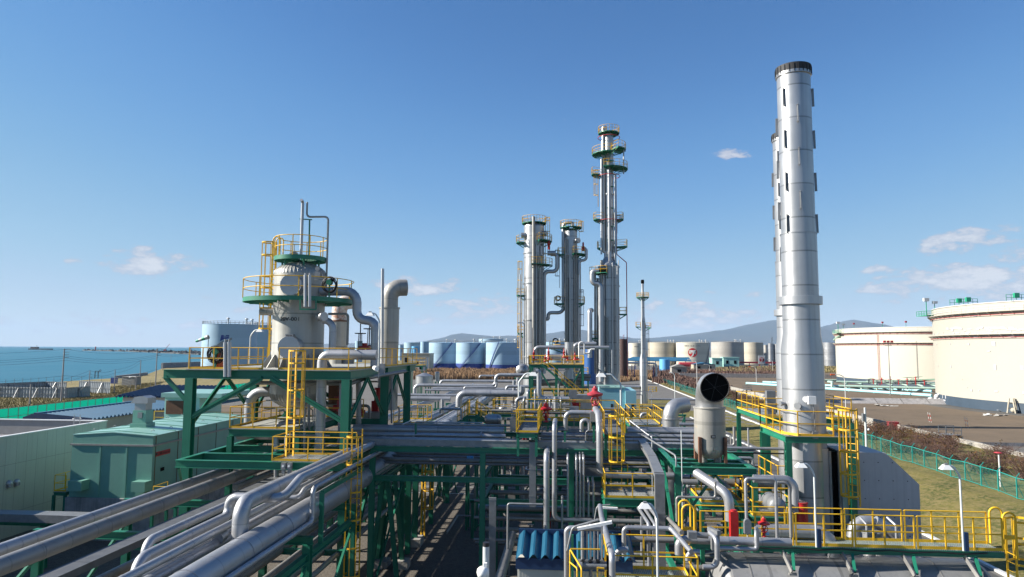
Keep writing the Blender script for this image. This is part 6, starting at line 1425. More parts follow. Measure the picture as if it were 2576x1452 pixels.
for u, v0, v1, l in ((1428.5, 1150, 1300, 'slim pipe left of the rack column in the row of risers'), (1450, 1151, 1300, 'slim riser first right of the rack column'), (1459.5, 1150, 1300, 'slim riser second right of the rack column'), (1468, 1150, 1300, 'slim riser third right of the rack column'), (1481, 1216, 1300, 'shorter slim riser left one below the shaded pipes'), (1493, 1217, 1300, 'shorter slim riser right one below the shaded pipes'), (1414, 1265, 1340, 'short stub riser beside the dropping pale pipe')):
    b = aY(u, v0, 33.6); pipe(l, .055, [aY(u, v1, 33.6), b, b + Vector((0, 1.5, 0))], 'alu', 'riser_pipe', n=10, group='slim risers on the rack front')
bx = aY(1499, 1044, 37.5)
pp = [bx, Vector((bx.x, 34.9, bx.z)), ]
p = aY(1508, 1062, 34.2); pipe('tall thick silver pipe dropping from the valve box and turning right', .165, [Vector((p.x - .05, 37.6, p.z + .35)), Vector((p.x, 35.2, p.z + .3)), Vector((p.x, 34.2, p.z - .3))] + path(p, ('z', 1194), ('x', 1700))[1:], 'alu', n=18, bend=.4)
# ---- U-shaped valve platform on the rack
pz4 = 8.87; yb0, yb1 = 40.0, 41.4
lx0, lx1 = uX(1299, 34.3, 1085), uX(1353, 34.3, 1085); rx0, rx1 = uX(1520, 34.3, 1087), uX(1573, 34.3, 1087)
t = thing('valve_platform', 'yellow railed U shaped valve platform standing on the cross rack', 'platform', ((lx0 + rx1) / 2, 34.3, RZ))
MB().box(lx0, lx1, 34.3, yb1, pz4 - .04, pz4).box(rx0, rx1, 34.3, yb1, pz4 - .04, pz4).box(lx1 + .001, rx0 - .001, yb0, yb1, pz4 - .04, pz4).build('deck', 'darkplate', t)
Zr = pz4 + .01
mb = MB().rail([(lx0, yb1, Zr), (lx0, 34.3, Zr), (lx1, 34.3, Zr), (lx1, yb0, Zr), (rx0, yb0, Zr), (rx0, 34.3, Zr)], 1.1, 1.3).rail([(rx1, 34.5, Zr), (rx1, yb1, Zr), (lx0, yb1, Zr)], 1.1, 1.4)
mb.build('guardrail', 'yellow', t)
for x in (lx0 + .08, lx1 - .08, rx0 + .08, rx1 - .08):
    MB().bar((x, 34.4, RZ - .3), (x, 34.4, pz4 - .25), .13).build('leg', 'green', t); MB().ib((x, 34.3, pz4 - .15), (x, yb1, pz4 - .15), .2, .12).build('beam', 'green', t)
for a, b in ((lx0, lx1), (rx0, rx1)): MB().ib((a, 34.36, pz4 - .151), (b, 34.36, pz4 - .151), .2, .12).build('beam', 'green', t)
MB().ib((lx1, yb0 - .02, pz4 - .16), (rx0, yb0 - .02, pz4 - .16), .24, .14).build('beam', 'green', t)
lxx = uX(1551, 33.8, 1100)
MB().ladder((lxx, 34.15, 5.95), pz4 - 5.95, .52, (0, -1, 0), cage=1.7, hoops=1.15).build('caged_ladder', 'yellow', t)
# lower platform
q0 = aY(1522, 1254, 32.4); q1 = mv(q0, 'x', 1662)
railbox('yellow railed landing under the valve platform with grated floor', [(q1.x, 35, 0), (q0.x, 35, 0), (q0.x, q0.y, 0), (q1.x, q0.y, 0)], q0.z, beam=.34)
# valves on it
def bigvalve(label, u, v0, v1, Y, m):
    b, tp_ = aY(u, v0, Y), aY(u, v1, Y); h = tp_.z - b.z; t = thing('control_valve', label, 'valve', b)
    MB().lathe(b, [(.13 * h, 0), (.13 * h, .03 * h), (.07 * h, .05 * h), (.07 * h, .2 * h), (.13 * h, .22 * h), (.13 * h, .25 * h), (.06 * h, .27 * h), (.06 * h, .42 * h)], 14).build('body', m, t)
    MB().steps(b, [(.1 * h, .56 * h), (.3 * h, .62 * h), (.32 * h, .66 * h), (.32 * h, .7 * h), (.22 * h, .74 * h), (.12 * h, .8 * h), (.12 * h, .9 * h), (.07 * h, .93 * h), (.04 * h, h), (0, h)], 18).build('actuator_bonnet', m, t)
    for s in (-1, 1): MB().bar(b + Vector((s * .09 * h, 0, .4 * h)), b + Vector((s * .1 * h, 0, .6 * h)), .035 * h).build('yoke', m, t)
    w = b + Vector((0, -.16 * h, .42 * h)); mb = MB().ring(w, .16 * h, .02 * h, 'y', 18)
    for k in range(3): a = k * math.pi / 3; d = Vector((math.cos(a), 0, math.sin(a))) * .16 * h; mb.bar(w - d, w + d, .018 * h)
    mb.bar(w, w + Vector((0, .14 * h, 0)), .03 * h); mb.build('handwheel', m, t)
    MB().box(b.x + .1 * h, b.x + .24 * h, b.y - .08 * h, b.y + .06 * h, b.z + .1 * h, b.z + .2 * h).build('positioner', 'tanksky', t); return t
bigvalve('bright red control valve beside the left railed bay', 1373.5, 1062, 1012, 38.3, 'red'); bigvalve('faded red control valve standing on the pale block', 1497, 1034, 971, 37.6, 'pinkred')
p = aY(1497, 1046, 37.6); tag(MB().box(p.x - .27, p.x + .24, p.y - .25, p.y + .25, p.z - .3, p.z + .22).build('valve_block', 'silver'), 'pale square block under the faded red valve', 'valve block')
for u, v0, v1, Y, w, l in ((1444, 1045, 1022, 38.4, .5, 'grey instrument panel plate by the bright red valve'), (1441, 1000, 981, 43, .5, 'grey instrument panel plate on a T mount behind the platform')):
    a, b = aY(u, v0, Y), aY(u, v1, Y); t = thing('instrument_stand', l, 'instrument stand', a); MB().box(a.x - w / 2, a.x + w / 2, Y - .06, Y + .06, a.z, b.z).build('plate', 'galv', t); MB().bar((a.x, Y, a.z - 1.0), (a.x, Y, a.z), .05).bar((a.x - .3, Y, a.z - .12), (a.x + .3, Y, a.z - .12), .05).build('mount', 'galv', t)
pipe('pale pipe rising left of the panel and running to the valve block', .13, path(aY(1423, 1082, 37.8), ('z', 1037.5), ('x', 1489)), 'alu', n=14)
pipe('small U bend pipe before the valve block', .11, path(aY(1463, 1086, 36.4), ('z', 1057), ('x', 1482), ('z', 1082)), 'alu', n=12, bend=.22)
pipe('grey pipe behind the rail of the left bay', .1, path(aY(1315, 1037, 41.8), ('x', 1432)), 'aluold', n=10)
for i in range(11):
    u = 1318 + i * 9.3; p = aY(u, 1030, 44); zt = aY(u, 1003 + (i % 3) * 2, 44).z
    if i in (1, 3): zt += .5
    pipe('small upright pipe in the row of bends behind the platform', .07, [p, Vector((p.x, 44, zt)), Vector((p.x, 45.2, zt))], 'alu', 'riser_pipe', n=8, group='row of small bent risers behind the valve platform')
pipe('pale riser standing taller than the row behind the platform', .12, path(aY(1398, 1035, 43.4), ('z', 998)), 'alu', n=10)
pipe('bent pale pipe left of the riser row', .12, path(aY(1299, 1030, 45), ('z', 1001), ('x', 1328)), 'alu', n=10)
p = aY(1476, 1030, 46); tag(MB().box(p.x - 1.1, p.x + 1.0, 46, 47, 0, aY(1476, 994, 46).z).build('control_cabinet', 'galv'), 'dark grey control cabinet behind the faded red valve', 'cabinet')
p = aY(1452, 1018, 41.2); tag(MB().cyl(p + Vector((-.2, 0, 0)), p + Vector((.2, 0, 0)), .12, n=10).cyl(p + Vector((-.3, 0, .05)), p + Vector((-.05, 0, .12)), .16, n=10).build('valve_actuator', 'red'), 'small red actuator behind the platform rail', 'actuator')
# chain-operated valve column on rack
p = aY(1291, 1075, 37.0); t = thing('gate_valve', 'grey gate valve stack left of the railed bay', 'valve', p)
mb = MB().box(p.x - .16, p.x + .16, p.y - .16, p.y + .16, p.z - .2, p.z + .5)
for k in range(6): mb.cyl(p + Vector((0, 0, .5 + .13 * k)), p + Vector((0, 0, .56 + .13 * k)), .13 - .015 * (k % 2), n=10)
mb.build('body', 'galv', t); MB().ring(p + Vector((0, -.1, 1.35)), .15, .02, 'z', 14).cyl(p + Vector((0, 0, 1.2)), p + Vector((0, 0, 1.6)), .03, n=6).build('handwheel', 'black', t)
# ---- exhaust silencer with round black opening
SY = 31.0; a, b = aY(1747, 1100, SY), aY(1825, 1100, SY); sr = (b.x - a.x) / 2; sx_ = (a.x + b.x) / 2
zt = aY(1786, 1026, SY).z; zb = aY(1786, 1152, SY).z
t = thing('exhaust_silencer', 'stained upright silencer with mitred elbow and round black opening', 'exhaust silencer', (sx_, SY, zb))
MB().lathe((sx_, SY, 0), [(.3, zb), (sr * .75, zb + .1), (sr * .95, zb + .28), (sr, zb + .45), (sr, zt)], 36, pk=.3).build('body', 'stained', t)
MB().steps((sx_, SY, 0), [(sr, zt - .02), (sr + .035, zt - .01), (sr + .035, zt + .04), (sr * .9, zt + .06)], 36).build('top_flange', 'stained', t)
re = 34.5 / 1717.3 * 29.6; oc = aY(1799, 972, 29.7)
pts = [Vector((sx_, SY, zt)), Vector((sx_, SY, oc.z)), Vector((oc.x, 29.75, oc.z - .06))]
MB().tube(pts, re, 32, .75, caps=False, pk=.9).build('elbow', 'silver', t)
dirn = (pts[2] - pts[1]).normalized()
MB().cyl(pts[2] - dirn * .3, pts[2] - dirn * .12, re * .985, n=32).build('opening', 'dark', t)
mb = MB()
ex = Vector((0, 0, 1)).cross(dirn).normalized(); ey = dirn.cross(ex)
for k in range(3): q = k * math.pi / 3 + .26; d = (ex * math.cos(q) + ey * math.sin(q)) * re * .97; c = pts[2] - dirn * .06; mb.bar(c - d, c + d, .014)
mb.tube([pts[2] + (ex * math.cos(2 * math.pi * i / 32) + ey * math.sin(2 * math.pi * i / 32)) * re for i in range(32)], .022, 6, 0, closed=True)
mb.build('opening_rim', 'black', t)
for k in (-1, 1):
    for j in (-1, 1): MB().box(sx_ + k * sr * .8 - .06, sx_ + k * sr * .8 + .06, SY + j * sr * .75 - .12, SY + j * sr * .75 + .12, zb - .12, zb + .95).build('support_leg', 'rustm', t)
for k in (-1, 1): MB().cyl((sx_ + k * .3, SY, zb - .25), (sx_ + k * .3, SY, zb + .25), .16, n=14).build('drain_nozzle', 'stained', t)
p = aY(1794, 1099, SY - sr - .02); MB().box(p.x - .1, p.x + .1, p.y - .03, p.y + .06, p.z - .06, p.z + .06).build('name_plate', 'black', t); MB().box(p.x - .06, p.x + .08, p.y - .034, p.y - .031, p.z - .03, p.z + .03).build('plate_mark', 'galv', t)
# support frame
fz = zb - .14; f0 = aZ(1704, 1173, fz); f1 = aZ(1897, 1179, fz); fy0 = (f0.y + f1.y) / 2; fyb = 34.6
t = thing('steel_structure', 'green steel frame carrying the exhaust silencer', 'steel structure', ((f0.x + f1.x) / 2, fy0, 0))
for x in (f0.x, f1.x):
    MB().ib((x, fy0, 0), (x, fy0, fz - .3), .26, .26, .03, upv=(0, 1, 0)).build('column', 'green', t); MB().ib((x, fyb, 0), (x, fyb, fz - .3), .26, .26, .03, upv=(0, 1, 0)).build('column', 'green', t)
    MB().ib((x, fy0 + .14, fz - .141), (x, fyb, fz - .141), .26, .24).build('beam', 'green', t)
    MB().bar((x, fy0 + .2, 4.5), (x, fyb - .3, fz - .4), .12).build('brace', 'green', t)
for y in (fy0, SY - sr * .75, SY + sr * .75, fyb): MB().ib((f0.x - .13, y, fz - .14), (f1.x + .13, y, fz - .14), .28, .22).build('beam', 'green', t)
mb = MB().bar((f0.x + .1, fy0 + .1, 5.9), ((f0.x + f1.x) / 2, fy0 + .1, fz - .3), .1).bar((f1.x - .1, fy0 + .1, 5.9), ((f0.x + f1.x) / 2, fy0 + .1, fz - .3), .1).bar((sx_ - 1, SY - 1, fz - .1), (sx_ + 1, SY + 1, fz - .1), .08); mb.build('brace', 'green', t)
mb = MB()
for k in range(14): mb.ring((f0.x - .14, fy0 - .1, 2 + k * .42), .08, .014, 'x', 10, 90, 270)
mb.build('step_iron', 'green', t)
# second, smaller mitred exhaust bend
a, b = aY(1666, 1060, 44), aY(1708, 1060, 44); r = (b.x - a.x) / 2; c = (a.x + b.x) / 2; zt = aY(1687, 1054, 44).z
t = thing('exhaust_bend', 'bright silver exhaust bend opening to the right behind the rack', 'exhaust stack', (c, 44, 0))
MB().cyl((c, 44, 0), (c, 44, zt), r, n=24, pk=.3).build('body', 'silver', t); MB().steps((c, 44, zt), [(r + .04, -.04), (r + .04, .04), (r * .92, .05)], 24).build('flange', 'silver', t)
e = aY(1722, 1021, 44.6)
MB().tube([Vector((c, 44, zt)), Vector((c, 44, e.z - .02)), Vector((e.x + .1, 44.6, e.z + .06))], r * .93, 24, .62, caps=False, pk=1.2).build('elbow', 'aluplain', t)
# ---- pipes further back
def xp(label, u, v, Y, r, *mm, m='alu', n=14, **k): return pipe(label, r, path(aY(*tA(u, v), Y), *mm), m, n=n, **k)
xp('pale pipe with a raised step toward the stair tower', 1597, 580, 78, .2, ('z', 969), ('x', 1247), ('z', 943), ('x', 1322))
xp('pale pipe farthest back before the reeds', 1855, 480, 88, .18, ('z', 958), ('x', 1308)); xp('slim pipe hooking up to join the stepped pipe', 2097, 545, 74, .12, ('z', 974), ('x', 1249), ('z', 962))
xp('thickest horizontal pale pipe in front of the stair tower', 2040, 705, 62, .29, ('z', 989), ('x', 1313), ('z', 972), n=18, bend=.6)
xp('slim pale pipe left of the thick elbow', 1410, 583, 66, .14, ('x', 1150)); xp('medium pale pipe left of the thick elbow', 1560, 622, 60, .22, ('x', 1133)); xp('short pale pipe leading to the small round vessel', 2200, 712, 58, .17, ('x', 1262), ('z', 1047))
p = aY(*tA(2210, 705), 58); pipe('pale pipe slanting back from the short pipe', .2, [p, p + Vector((0, 9, 0.2))], 'alu', n=12)
xp('thin pale pipe with flange high before the reeds', 2250, 412, 92, .12, ('z', 945), ('x', 1306)); xp('thin pipe crossing low above the receding rack', 1700, 535, 72, .12, ('x', 1290)); xp('grey pipe in the shade left of the stair tower', 2180, 740, 55, .12, ('x', 1290), m='aluold')
xp('pale pipe half hidden behind the stepped pipe', 1780, 520, 84, .18, ('x', 1300)); xp('short pipe elbowed up by the stair tower', 2520, 530, 70, .15, ('z', 972), ('x', 1330))
xp('square bent rail like pipe above the receding rack', 1855, 770, 50, .09, ('z', 1029), ('x', 1161), ('z', 1057), n=10, bend=.12)
for u, v0, v1, Y, r, l in ((1303, 978, 950, 76, .18, 'upright pale pipe stub left of the stair tower'), (1293, 1000, 957, 72, .16, 'upright pale pipe beside the stub'), (1270, 1020, 992, 62, .2, 'upright pale pipe above the round vessel'), (1113, 1040, 1004, 56, .14, 'upright pipe at the head of the receding rack')):
    pipe(l, r, [aY(u, v0, Y), aY(u, v1, Y)], 'alu', 'standpipe', n=10)
def vessel_v(label, u, vt, vb, ru, Y, m='silver', cone=False):
    c = aY(u, vt, Y); zb = max(0, aY(u, vb, Y).z); r = ru / 1717.3 * Y; t = thing('process_vessel', label, 'process vessel', (c.x, Y, zb)); h = c.z
    if cone: MB().lathe((c.x, Y, 0), [(r, zb), (r, h - r * .35)], 24).build('shell', m, t); MB().lathe((c.x, Y, 0), [(r * 1.03, h - r * .36), (r * .15, h)], 24).build('roof', m, t)
    else: MB().lathe((c.x, Y, 0), [(r, zb + r * .4), (r, h - r * .5)], 20).build('shell', m, t); MB().lathe((c.x, Y, 0), [(r * math.cos(q), h - r * .5 + r * .5 * math.sin(q)) for q in [math.pi / 2 * i / 6 for i in range(7)]], 20).build('head', m, t)
    mb = MB()
    for k in range(4): a = .8 + k * math.pi / 2; mb.bar((c.x + r * .85 * math.cos(a), Y + r * .85 * math.sin(a), 0), (c.x + r * .85 * math.cos(a), Y + r * .85 * math.sin(a), zb + r * .5), .14)
    mb.build('legs', 'green', t); return t
vessel_v('pale grey round tank with conical roof before the reeds', 1068, 938, 966, 22, 100, cone=True)
vessel_v('small pale round vessel with cone bottom amid the yellow stairs', 1265, 1021, 1060, 10.5, 58); vessel_v('small upright white vessel behind the reed edge', 1100, 935, 962, 6, 108)
p = aY(1219, 1055, 50); tag(MB().lathe(p + Vector((0, 0, 0)), [(.05, 0), (.3, .06), (.36, .25), (.36, 1.0), (.3, 1.2), (.05, 1.25)], 16, axis='x').build('horizontal_vessel', 'silver'), 'small white horizontal vessel left of the railed bay', 'process vessel')
# yellow stair over pipes
def stairs(label, u0, v0, u1, v1, Y, w=.8, m='yellow', dy=0.0):
    a, b = aY(u0, v0, Y), aY(u1, v1, Y + dy); t = thing('access_stair', label, 'stair', b if b.z < a.z else a); mb = MB(); s = Vector((0, w, 0))
    for k in (Vector((0, 0, 0)), s): mb.bar(a + k, b + k, .06, .22)
    n = max(3, int(abs(a.z - b.z) / .22))
    for i in range(n): c = a.lerp(b, (i + .5) / n); mb.box(c.x - .12, c.x + .12, c.y, c.y + w, c.z - .02, c.z + .02)
    mb.build('flight', 'green', t); mb = MB()
    for k in (Vector((0, 0, 0)), s):
        for h in (1.0, .5): mb.tube([a + k + Vector((0, 0, h)), b + k + Vector((0, 0, h))], .03, 6, 0)
        for i in range(4): c = a.lerp(b, i / 3) + k; mb.bar(c, c + Vector((0, 0, 1)), .045)
    mb.build('handrail', m, t); return t
stairs('yellow railed stair stepping down right behind the cross rack', 1196, 1046, 1232, 1068, 50); stairs('yellow railed stair on the left of the crossover', 1178, 1046, 1150, 1066, 50)
a, b = aY(1176, 1046, 50), aY(1198, 1046, 50); railbox('yellow railed crossover landing above the pipes', [(a.x, 50.9), (a.x, 50), (b.x, 50), (b.x, 50.9)], a.z, legs=True)
for u0, u1, v, Y, d, l in ((990, 1065, 1066, 50, 3, 'yellow railed walkway beside the receding rack near the drum frame'), (1590, 1668, 1075, 47, 5, 'yellow railed grated platform before the silver exhaust bend'), (1300, 1340, 1050, 62, 2, 'yellow railed walkway low in the shade of the stair tower'), (1335, 1480, 1003, 84, 2, 'yellow railed walkway along the foot of the stair tower'), (1240, 1300, 1042, 55, 2, 'yellow railed walkway behind the round vessel'), (1445, 1480, 946, 100, 3, 'yellow railed platform right behind the stair tower'), (1600, 1640, 1066, 60, 3, 'yellow railed walkway right of the pale blue cabinet'), (1026, 1062, 920, 105, 3, 'yellow railed platform at the right rear of the drum deck')):
    a, b = aY(u0, v, Y), aY(u1, v, Y); railbox(l, [(a.x, Y + d), (a.x, Y), (b.x, Y), (b.x, Y + d)], max(.6, a.z), close=True)
# stair tower with valves on top
SYY = 90.0
zt = aY(1400, 918, SYY).z; x0, x1 = uX(1330, SYY, 920), uX(1469, SYY, 920)
t = thing('steel_structure', 'green stair tower with red valves on its railed deck before the columns', 'steel structure', ((x0 + x1) / 2, SYY, 0))
for x in (x0 + .15, (x0 + x1) / 2, x1 - .15):
    for y in (SYY + .15, SYY + 6.5): MB().ib((x, y, 0), (x, y, zt - .35), .3, .3, upv=(0, 1, 0)).build('column', 'green', t)
for y in (SYY + .15, SYY + 6.5): MB().ib((x0, y, zt - .2), (x1, y, zt - .2), .4, .25).build('beam', 'green', t)
for x in (x0 + .1, x1 - .1): MB().ib((x, SYY + .3, zt - .2), (x, SYY + 6.4, zt - .2), .38, .25).build('beam', 'green', t)
for z in (zt * .55, zt * .3): MB().ib((x0, SYY + 6.5, z), (x1, SYY + 6.5, z), .3, .2).build('beam', 'green', t)
MB().bar((x0 + 1.2, SYY + .2, zt - .3), ((x0 + x1) / 2 + .8, SYY + .2, 5.4), .16, .2).bar((x1 - .3, SYY + .2, zt - .4), ((x0 + x1) / 2, SYY + .2, 4.5), .14, .18).build('brace', 'green', t)
MB().box(x0, x1, SYY, SYY + 6.6, zt - .001, zt + .05).build('deck', 'checker', t)
mb = MB().rail([(x0, SYY, zt + .05), (x1, SYY, zt + .05), (x1, SYY + 6.6, zt + .05), (x0, SYY + 6.6, zt + .05)], 1.1, 1.5, .035, closed=True); mb.build('guardrail', 'yellow', t)
MB().box(x0 - .02, x0 + .02, SYY, SYY + 2.5, zt + .1, zt + 1.15).box(x1 - .02, x1 + .02, SYY, SYY + 2.5, zt + .1, zt + 1.15).build('screen_plate', 'yellow', t)
stairs('long yellow railed stair flight down the face of the stair tower', 1362, 917, 1412, 960, SYY - 1, 1.0); stairs('lower yellow railed stair flight of the stair tower', 1414, 962, 1466, 1004, SYY - 1, 1.0)
for u, v, l, h in ((1343, 897, 'slim red relief valve at the left of the tower deck', 1.6), (1380, 895, 'slim red relief valve in the middle of the tower deck', 1.7), (1372, 905, 'red valve body low on the tower deck', 1.0), (1419, 893, 'red actuator right of the middle on the tower deck', 1.2), (1428, 903, 'small red bottle by the deck rail', 1.0), (1446, 900, 'red valve at the right of the tower deck', 1.2)):
    p = aY(u, v, SYY + 2); p.z = max(p.z - h * .5, zt + .06); q = thing('relief_valve', l, 'valve', (p.x, p.y, zt + .05))
    MB().cyl((p.x, p.y, zt + .05), (p.x, p.y, p.z + .2), .1, n=8).build('stem', 'silver', q); MB().lathe(p, [(.14, .2), (.24, .25), (.24, .4), (.14, .45), (.14, .75 * h), (.18, .76 * h), (.1, .9 * h), (.03, h + .3)], 10).cyl(p + Vector((0, 0, .35)), p + Vector((.5, 0, .35)), .14, n=8).build('body', 'red', q)
p = aY(1372, 898, SYY + 3); tag(MB().lathe(p, [(.1, 0), (.4, .2), (.42, .6), (.42, 3.6), (.4, 4.0), (.1, 4.2)], 14, axis='x').build('heat_exchanger', 'silver'), 'white horizontal drum on the stair tower deck', 'heat exchanger')
pipe('stout white standpipe on the tower deck', .62, [aY(1432, 912, SYY + 2.5), aY(1432, 861, SYY + 2.5)], 'silver', 'standpipe', n=18)
pipe('pale pipe rising left on the tower deck and running to the tall column', .27, path(aY(1345, 905, 104), ('z', 873.5), ('x', 1532)), 'alu', n=14)
pipe('pale elbow pipe behind the stout standpipe', .3, path(aY(1444, 905, 100), ('z', 865), ('x', 1500)), 'alu', n=14)
pipe('square bent thin white pipe right of the tower deck', .13, path(aY(1457, 900, 96), ('z', 861), ('x', 1470), ('z', 890)), 'white', 'small_pipe', n=8)
pipe('thin white pipe stepping toward the blue tank', .13, path(aY(1468, 889, 97), ('x', 1484), ('z', 879), ('x', 1496)), 'white', 'small_pipe', n=8)
pipe('pale pipe running down the front of the stair tower to the riser row', .24, path(aY(1348, 934, 70), ('x', 1356), ('z', 1003), ('x', 1432)), 'alu', n=14)
for i, (u0, u1, v, Y, r, l) in enumerate(((1340, 1462, 962, 97, .5, 'large grey horizontal exchanger under the stair tower'), (1360, 1480, 978, 94, .35, 'smaller grey horizontal drum under the stair tower'), (1452, 1486, 946, 96, .3, 'short stacked pipe upper one right under the tower'), (1450, 1484, 954, 96, .26, 'short stacked pipe lower one right under the tower'))):
    pipe(l, r, [aY(u0, v, Y), aY(u1, v, Y)], 'aluold', 'exchanger', n=16, cat='heat exchanger')
for u, v0, v1, l in ((1421, 1000, 935, 'pale post left of a pair under the tower deck'), (1445, 1000, 935, 'pale post right of a pair under the tower deck'), (1406, 1000, 952, 'pale elbowed riser under the tower stair')):
    pipe(l, .16, [aY(u, v0, SYY + .8), aY(u, v1, SYY + .8)], 'silver', 'standpipe', n=10)
p = aY(1313, 932, 86); t = thing('horizontal_vessel', 'round vessel end facing left of the stair tower', 'process vessel', p); MB().lathe(p, [(.05, -.1), (.75, 0), (.78, .1), (.78, 3)], 20, axis='y').build('shell', 'silver', t); MB().bar(p + Vector((-1, 1, -1)), p + Vector((2.5, 1, -1)), .2).build('cradle', 'green', t)
# gooseneck floodlights amid pipes
decklamp('white shaded lamp left of the stair tower', 1305, 1010, 938, 60, 1.2, 1.8); decklamp('white shaded lamp over the pale blue cabinet', 1562, 1020, 941, 60, -1.6, 1.9)
# pale blue cabinet on legs
CY_ = 100.0; x0, x1, x2 = uX(1510, CY_, 1000), uX(1573, CY_, 1000), uX(1600, CY_, 1000); zt = aY(1540, 976.5, CY_).z; zb = aY(1540, 1034, CY_).z
t = thing('analyser_cabinet', 'long pale blue cabinet on posts right of the columns', 'cabinet', ((x0 + x1) / 2, CY_, 0))
MB().box(x0, x1, CY_, CY_ + 7, zb, zt).build('body', 'boxblue', t); MB().box(x1 + .002, x2, CY_ - .4, CY_ + 9, zb - .5, zt - .35).build('side_unit', 'boxblue', t)
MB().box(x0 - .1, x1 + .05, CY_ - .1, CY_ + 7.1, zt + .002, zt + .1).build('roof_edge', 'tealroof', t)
for x in (x0 + .3, x2 - .3):
    for y in (CY_ + .3, CY_ + 6.5): MB().bar((x, y, 0), (x, y, zb - .51), .2).build('leg', 'green', t)
MB().box(x1 + .8, x1 + 1.15, CY_ - .75, CY_ - .401, zb - .5, zb + 1.0).box(x0 + 1.5, x0 + 1.8, CY_ - .12, CY_ - .002, zb + .5, zb + 1).build('door_gear', 'black', t)
MB().ib((x1 - 2, CY_ - .3, zb - .68), (x2, CY_ - .3, zb - .68), .3, .2).build('beam', 'green', t)
pipe('thick black hoses looping from the pale blue cabinet', .13, [Vector((x2, CY_ - 1, zb - .6)), Vector((x2 + 2.5, CY_ - 1, zb - .7)), Vector((x2 + 3.3, CY_ - 1, zb - 2.5)), Vector((x2 + 3.3, CY_ - 1, .3))], 'black', 'hose', n=8, bend=1.2, cat='hose')
pipe('pale blue pipe lying in front of the cabinet', .35, [aY(1560, 1060, 58), aY(1612, 1062, 58)], 'cyanpipe', n=12)
for u, v, Y, l in ((1612, 1040, 56, 'bright elbow pipe upper one by the exhaust bend'), (1600, 1070, 52, 'bright elbow pipe lower one by the exhaust bend')):
    pipe(l, .12, path(aY(u, v + 20, Y), ('z', v), ('x', u + 14)), 'alu', n=10)
# filler plant: pumps and small bore pipework in the shade
rf = random.Random(5)
for i in range(16):
    x, y = rf.uniform(-7, 13), rf.uniform(48, 60) if i % 2 else rf.uniform(70, 84); t = thing('pump_set', 'grey motor driven pump on a plinth among the pipework', 'pump', (x, y, 0), 'pumps among the pipework behind the cross rack')
    MB().box(x - .9, x + .9, y - .4, y + .4, 0, .35).build('plinth', 'concrete', t); MB().cyl((x - .7, y, .75), (x + .1, y, .75), .3, n=12).build('motor', 'silver', t); MB().cyl((x + .3, y, .75), (x + .7, y, .75), .36, n=12).cyl((x + .5, y, 1.0), (x + .5, y, 2.2), .12, n=8).build('pump_casing', 'galv', t)
for i in range(70):
    x, y, z = rf.uniform(-8, 12), rf.uniform(43, 112), rf.uniform(1.2, 6.4); L_ = rf.uniform(2, 9); pts = [Vector((x, y, z)), Vector((x + L_, y, z))]
    if rf.random() < .7: pts.append(Vector((x + L_, y, max(.2, z - rf.uniform(1, 4)))))
    if rf.random() < .5: pts.insert(0, Vector((x, y + rf.uniform(1, 3), z)))
    pipe('small bore grey pipe bent through the shaded plant behind the rack', rf.choice((.06, .09, .13, .17)), pts, rf.choice(('alu', 'alu', 'aluold', 'galv')), 'small_pipe', 'small bore pipes in the shaded plant', n=8)
for i in range(20):
    x, y = -6.5 + (i % 10) * 2.0, (48, 70)[i // 10] + (i % 3) * (4, 11)[i // 10]; t = thing('support_frame', 'low green pipe support frame in the shaded plant', 'support frame', (x, y, 0), 'low green support frames behind the rack'); h = 2.5 + (i % 4)
    MB().bar((x, y, 0), (x, y, h), .2).bar((x + 2, y, 0), (x + 2, y, h), .2).bar((x - .2, y, h), (x + 2.2, y, h), .2).bar((x, y, .5), (x + 2, y, h - .2), .1).build('frame', 'green', t)
# tank cluster sheds behind left columns, small far buildings
def shed(label, u0, u1, vt, vb, Y, d, mw, mr_, rise=0, name='building'):
    a, b = aY(u0, vb, Y), aY(u1, vb, Y); zt = aY((u0 + u1) / 2, vt, Y).z; t = thing(name, label, 'building', ((a.x + b.x) / 2, Y, 0))
    MB().box(a.x, b.x, Y, Y + d, 0, zt).build('wall', mw, t)
    if rise: MB().poly([(a.x - .4, Y - .4, zt + .01), (b.x + .4, Y - .4, zt + .01), ((a.x + b.x) / 2, Y - .4, zt + rise)], d + .8, (0, 1, 0)).build('roof', mr_, t)
    else: MB().box(a.x - .3, b.x + .3, Y - .3, Y + d + .3, zt + .003, zt + .35).build('roof', mr_, t)
    mb = MB(); n = max(1, int((b.x - a.x) / 5))
    for i in range(n): x = a.x + (i + .5) * (b.x - a.x) / n; mb.box(x - .9, x + .9, Y - .06, Y - .004, zt * .45, zt * .75)
    mb.build('window', 'dark', t); return t
shed('long low grey roofed building left of the light blue tanks', 1010, 1080, 890, 905, 420, 14, 'creamdull', 'tankgrey'); shed('small white building before the long grey one', 1033, 1070, 900, 915, 380, 8, 'white', 'galv'); shed('tiny white cabin left of the light blue tanks', 1053, 1066, 911, 920, 330, 5, 'white', 'white')
shed('pair of mint green blocks behind the scrub', 1792, 1818, 902, 925, 480, 9, 'mint', 'mint'); shed('lower mint green block with rail on top', 1820, 1860, 900, 925, 490, 9, 'mint', 'mint')
shed('small blue roofed hut right of the sky blue tank', 1745, 1800, 917, 930, 420, 10, 'creamdull', 'roofblue', 1.2); shed('low grey gabled hut before the sky blue tank', 1690, 1728, 924, 932, 350, 6, 'concrete', 'tankgrey', 1.6)
a, b = aY(1563, 910, 430), aY(1740, 908, 430); zt = aY(1650, 909, 430).z
t = thing('canopy', 'long blue roofed open loading canopy behind the flare stack', 'canopy', ((a.x + b.x) / 2, 430, 0))
MB().poly([(a.x, 430, zt), (b.x, 430, zt), (b.x, 440, zt + 2.2), (a.x + 8, 440, zt + 2.2)], .3).build('roof', 'roofblue', t)
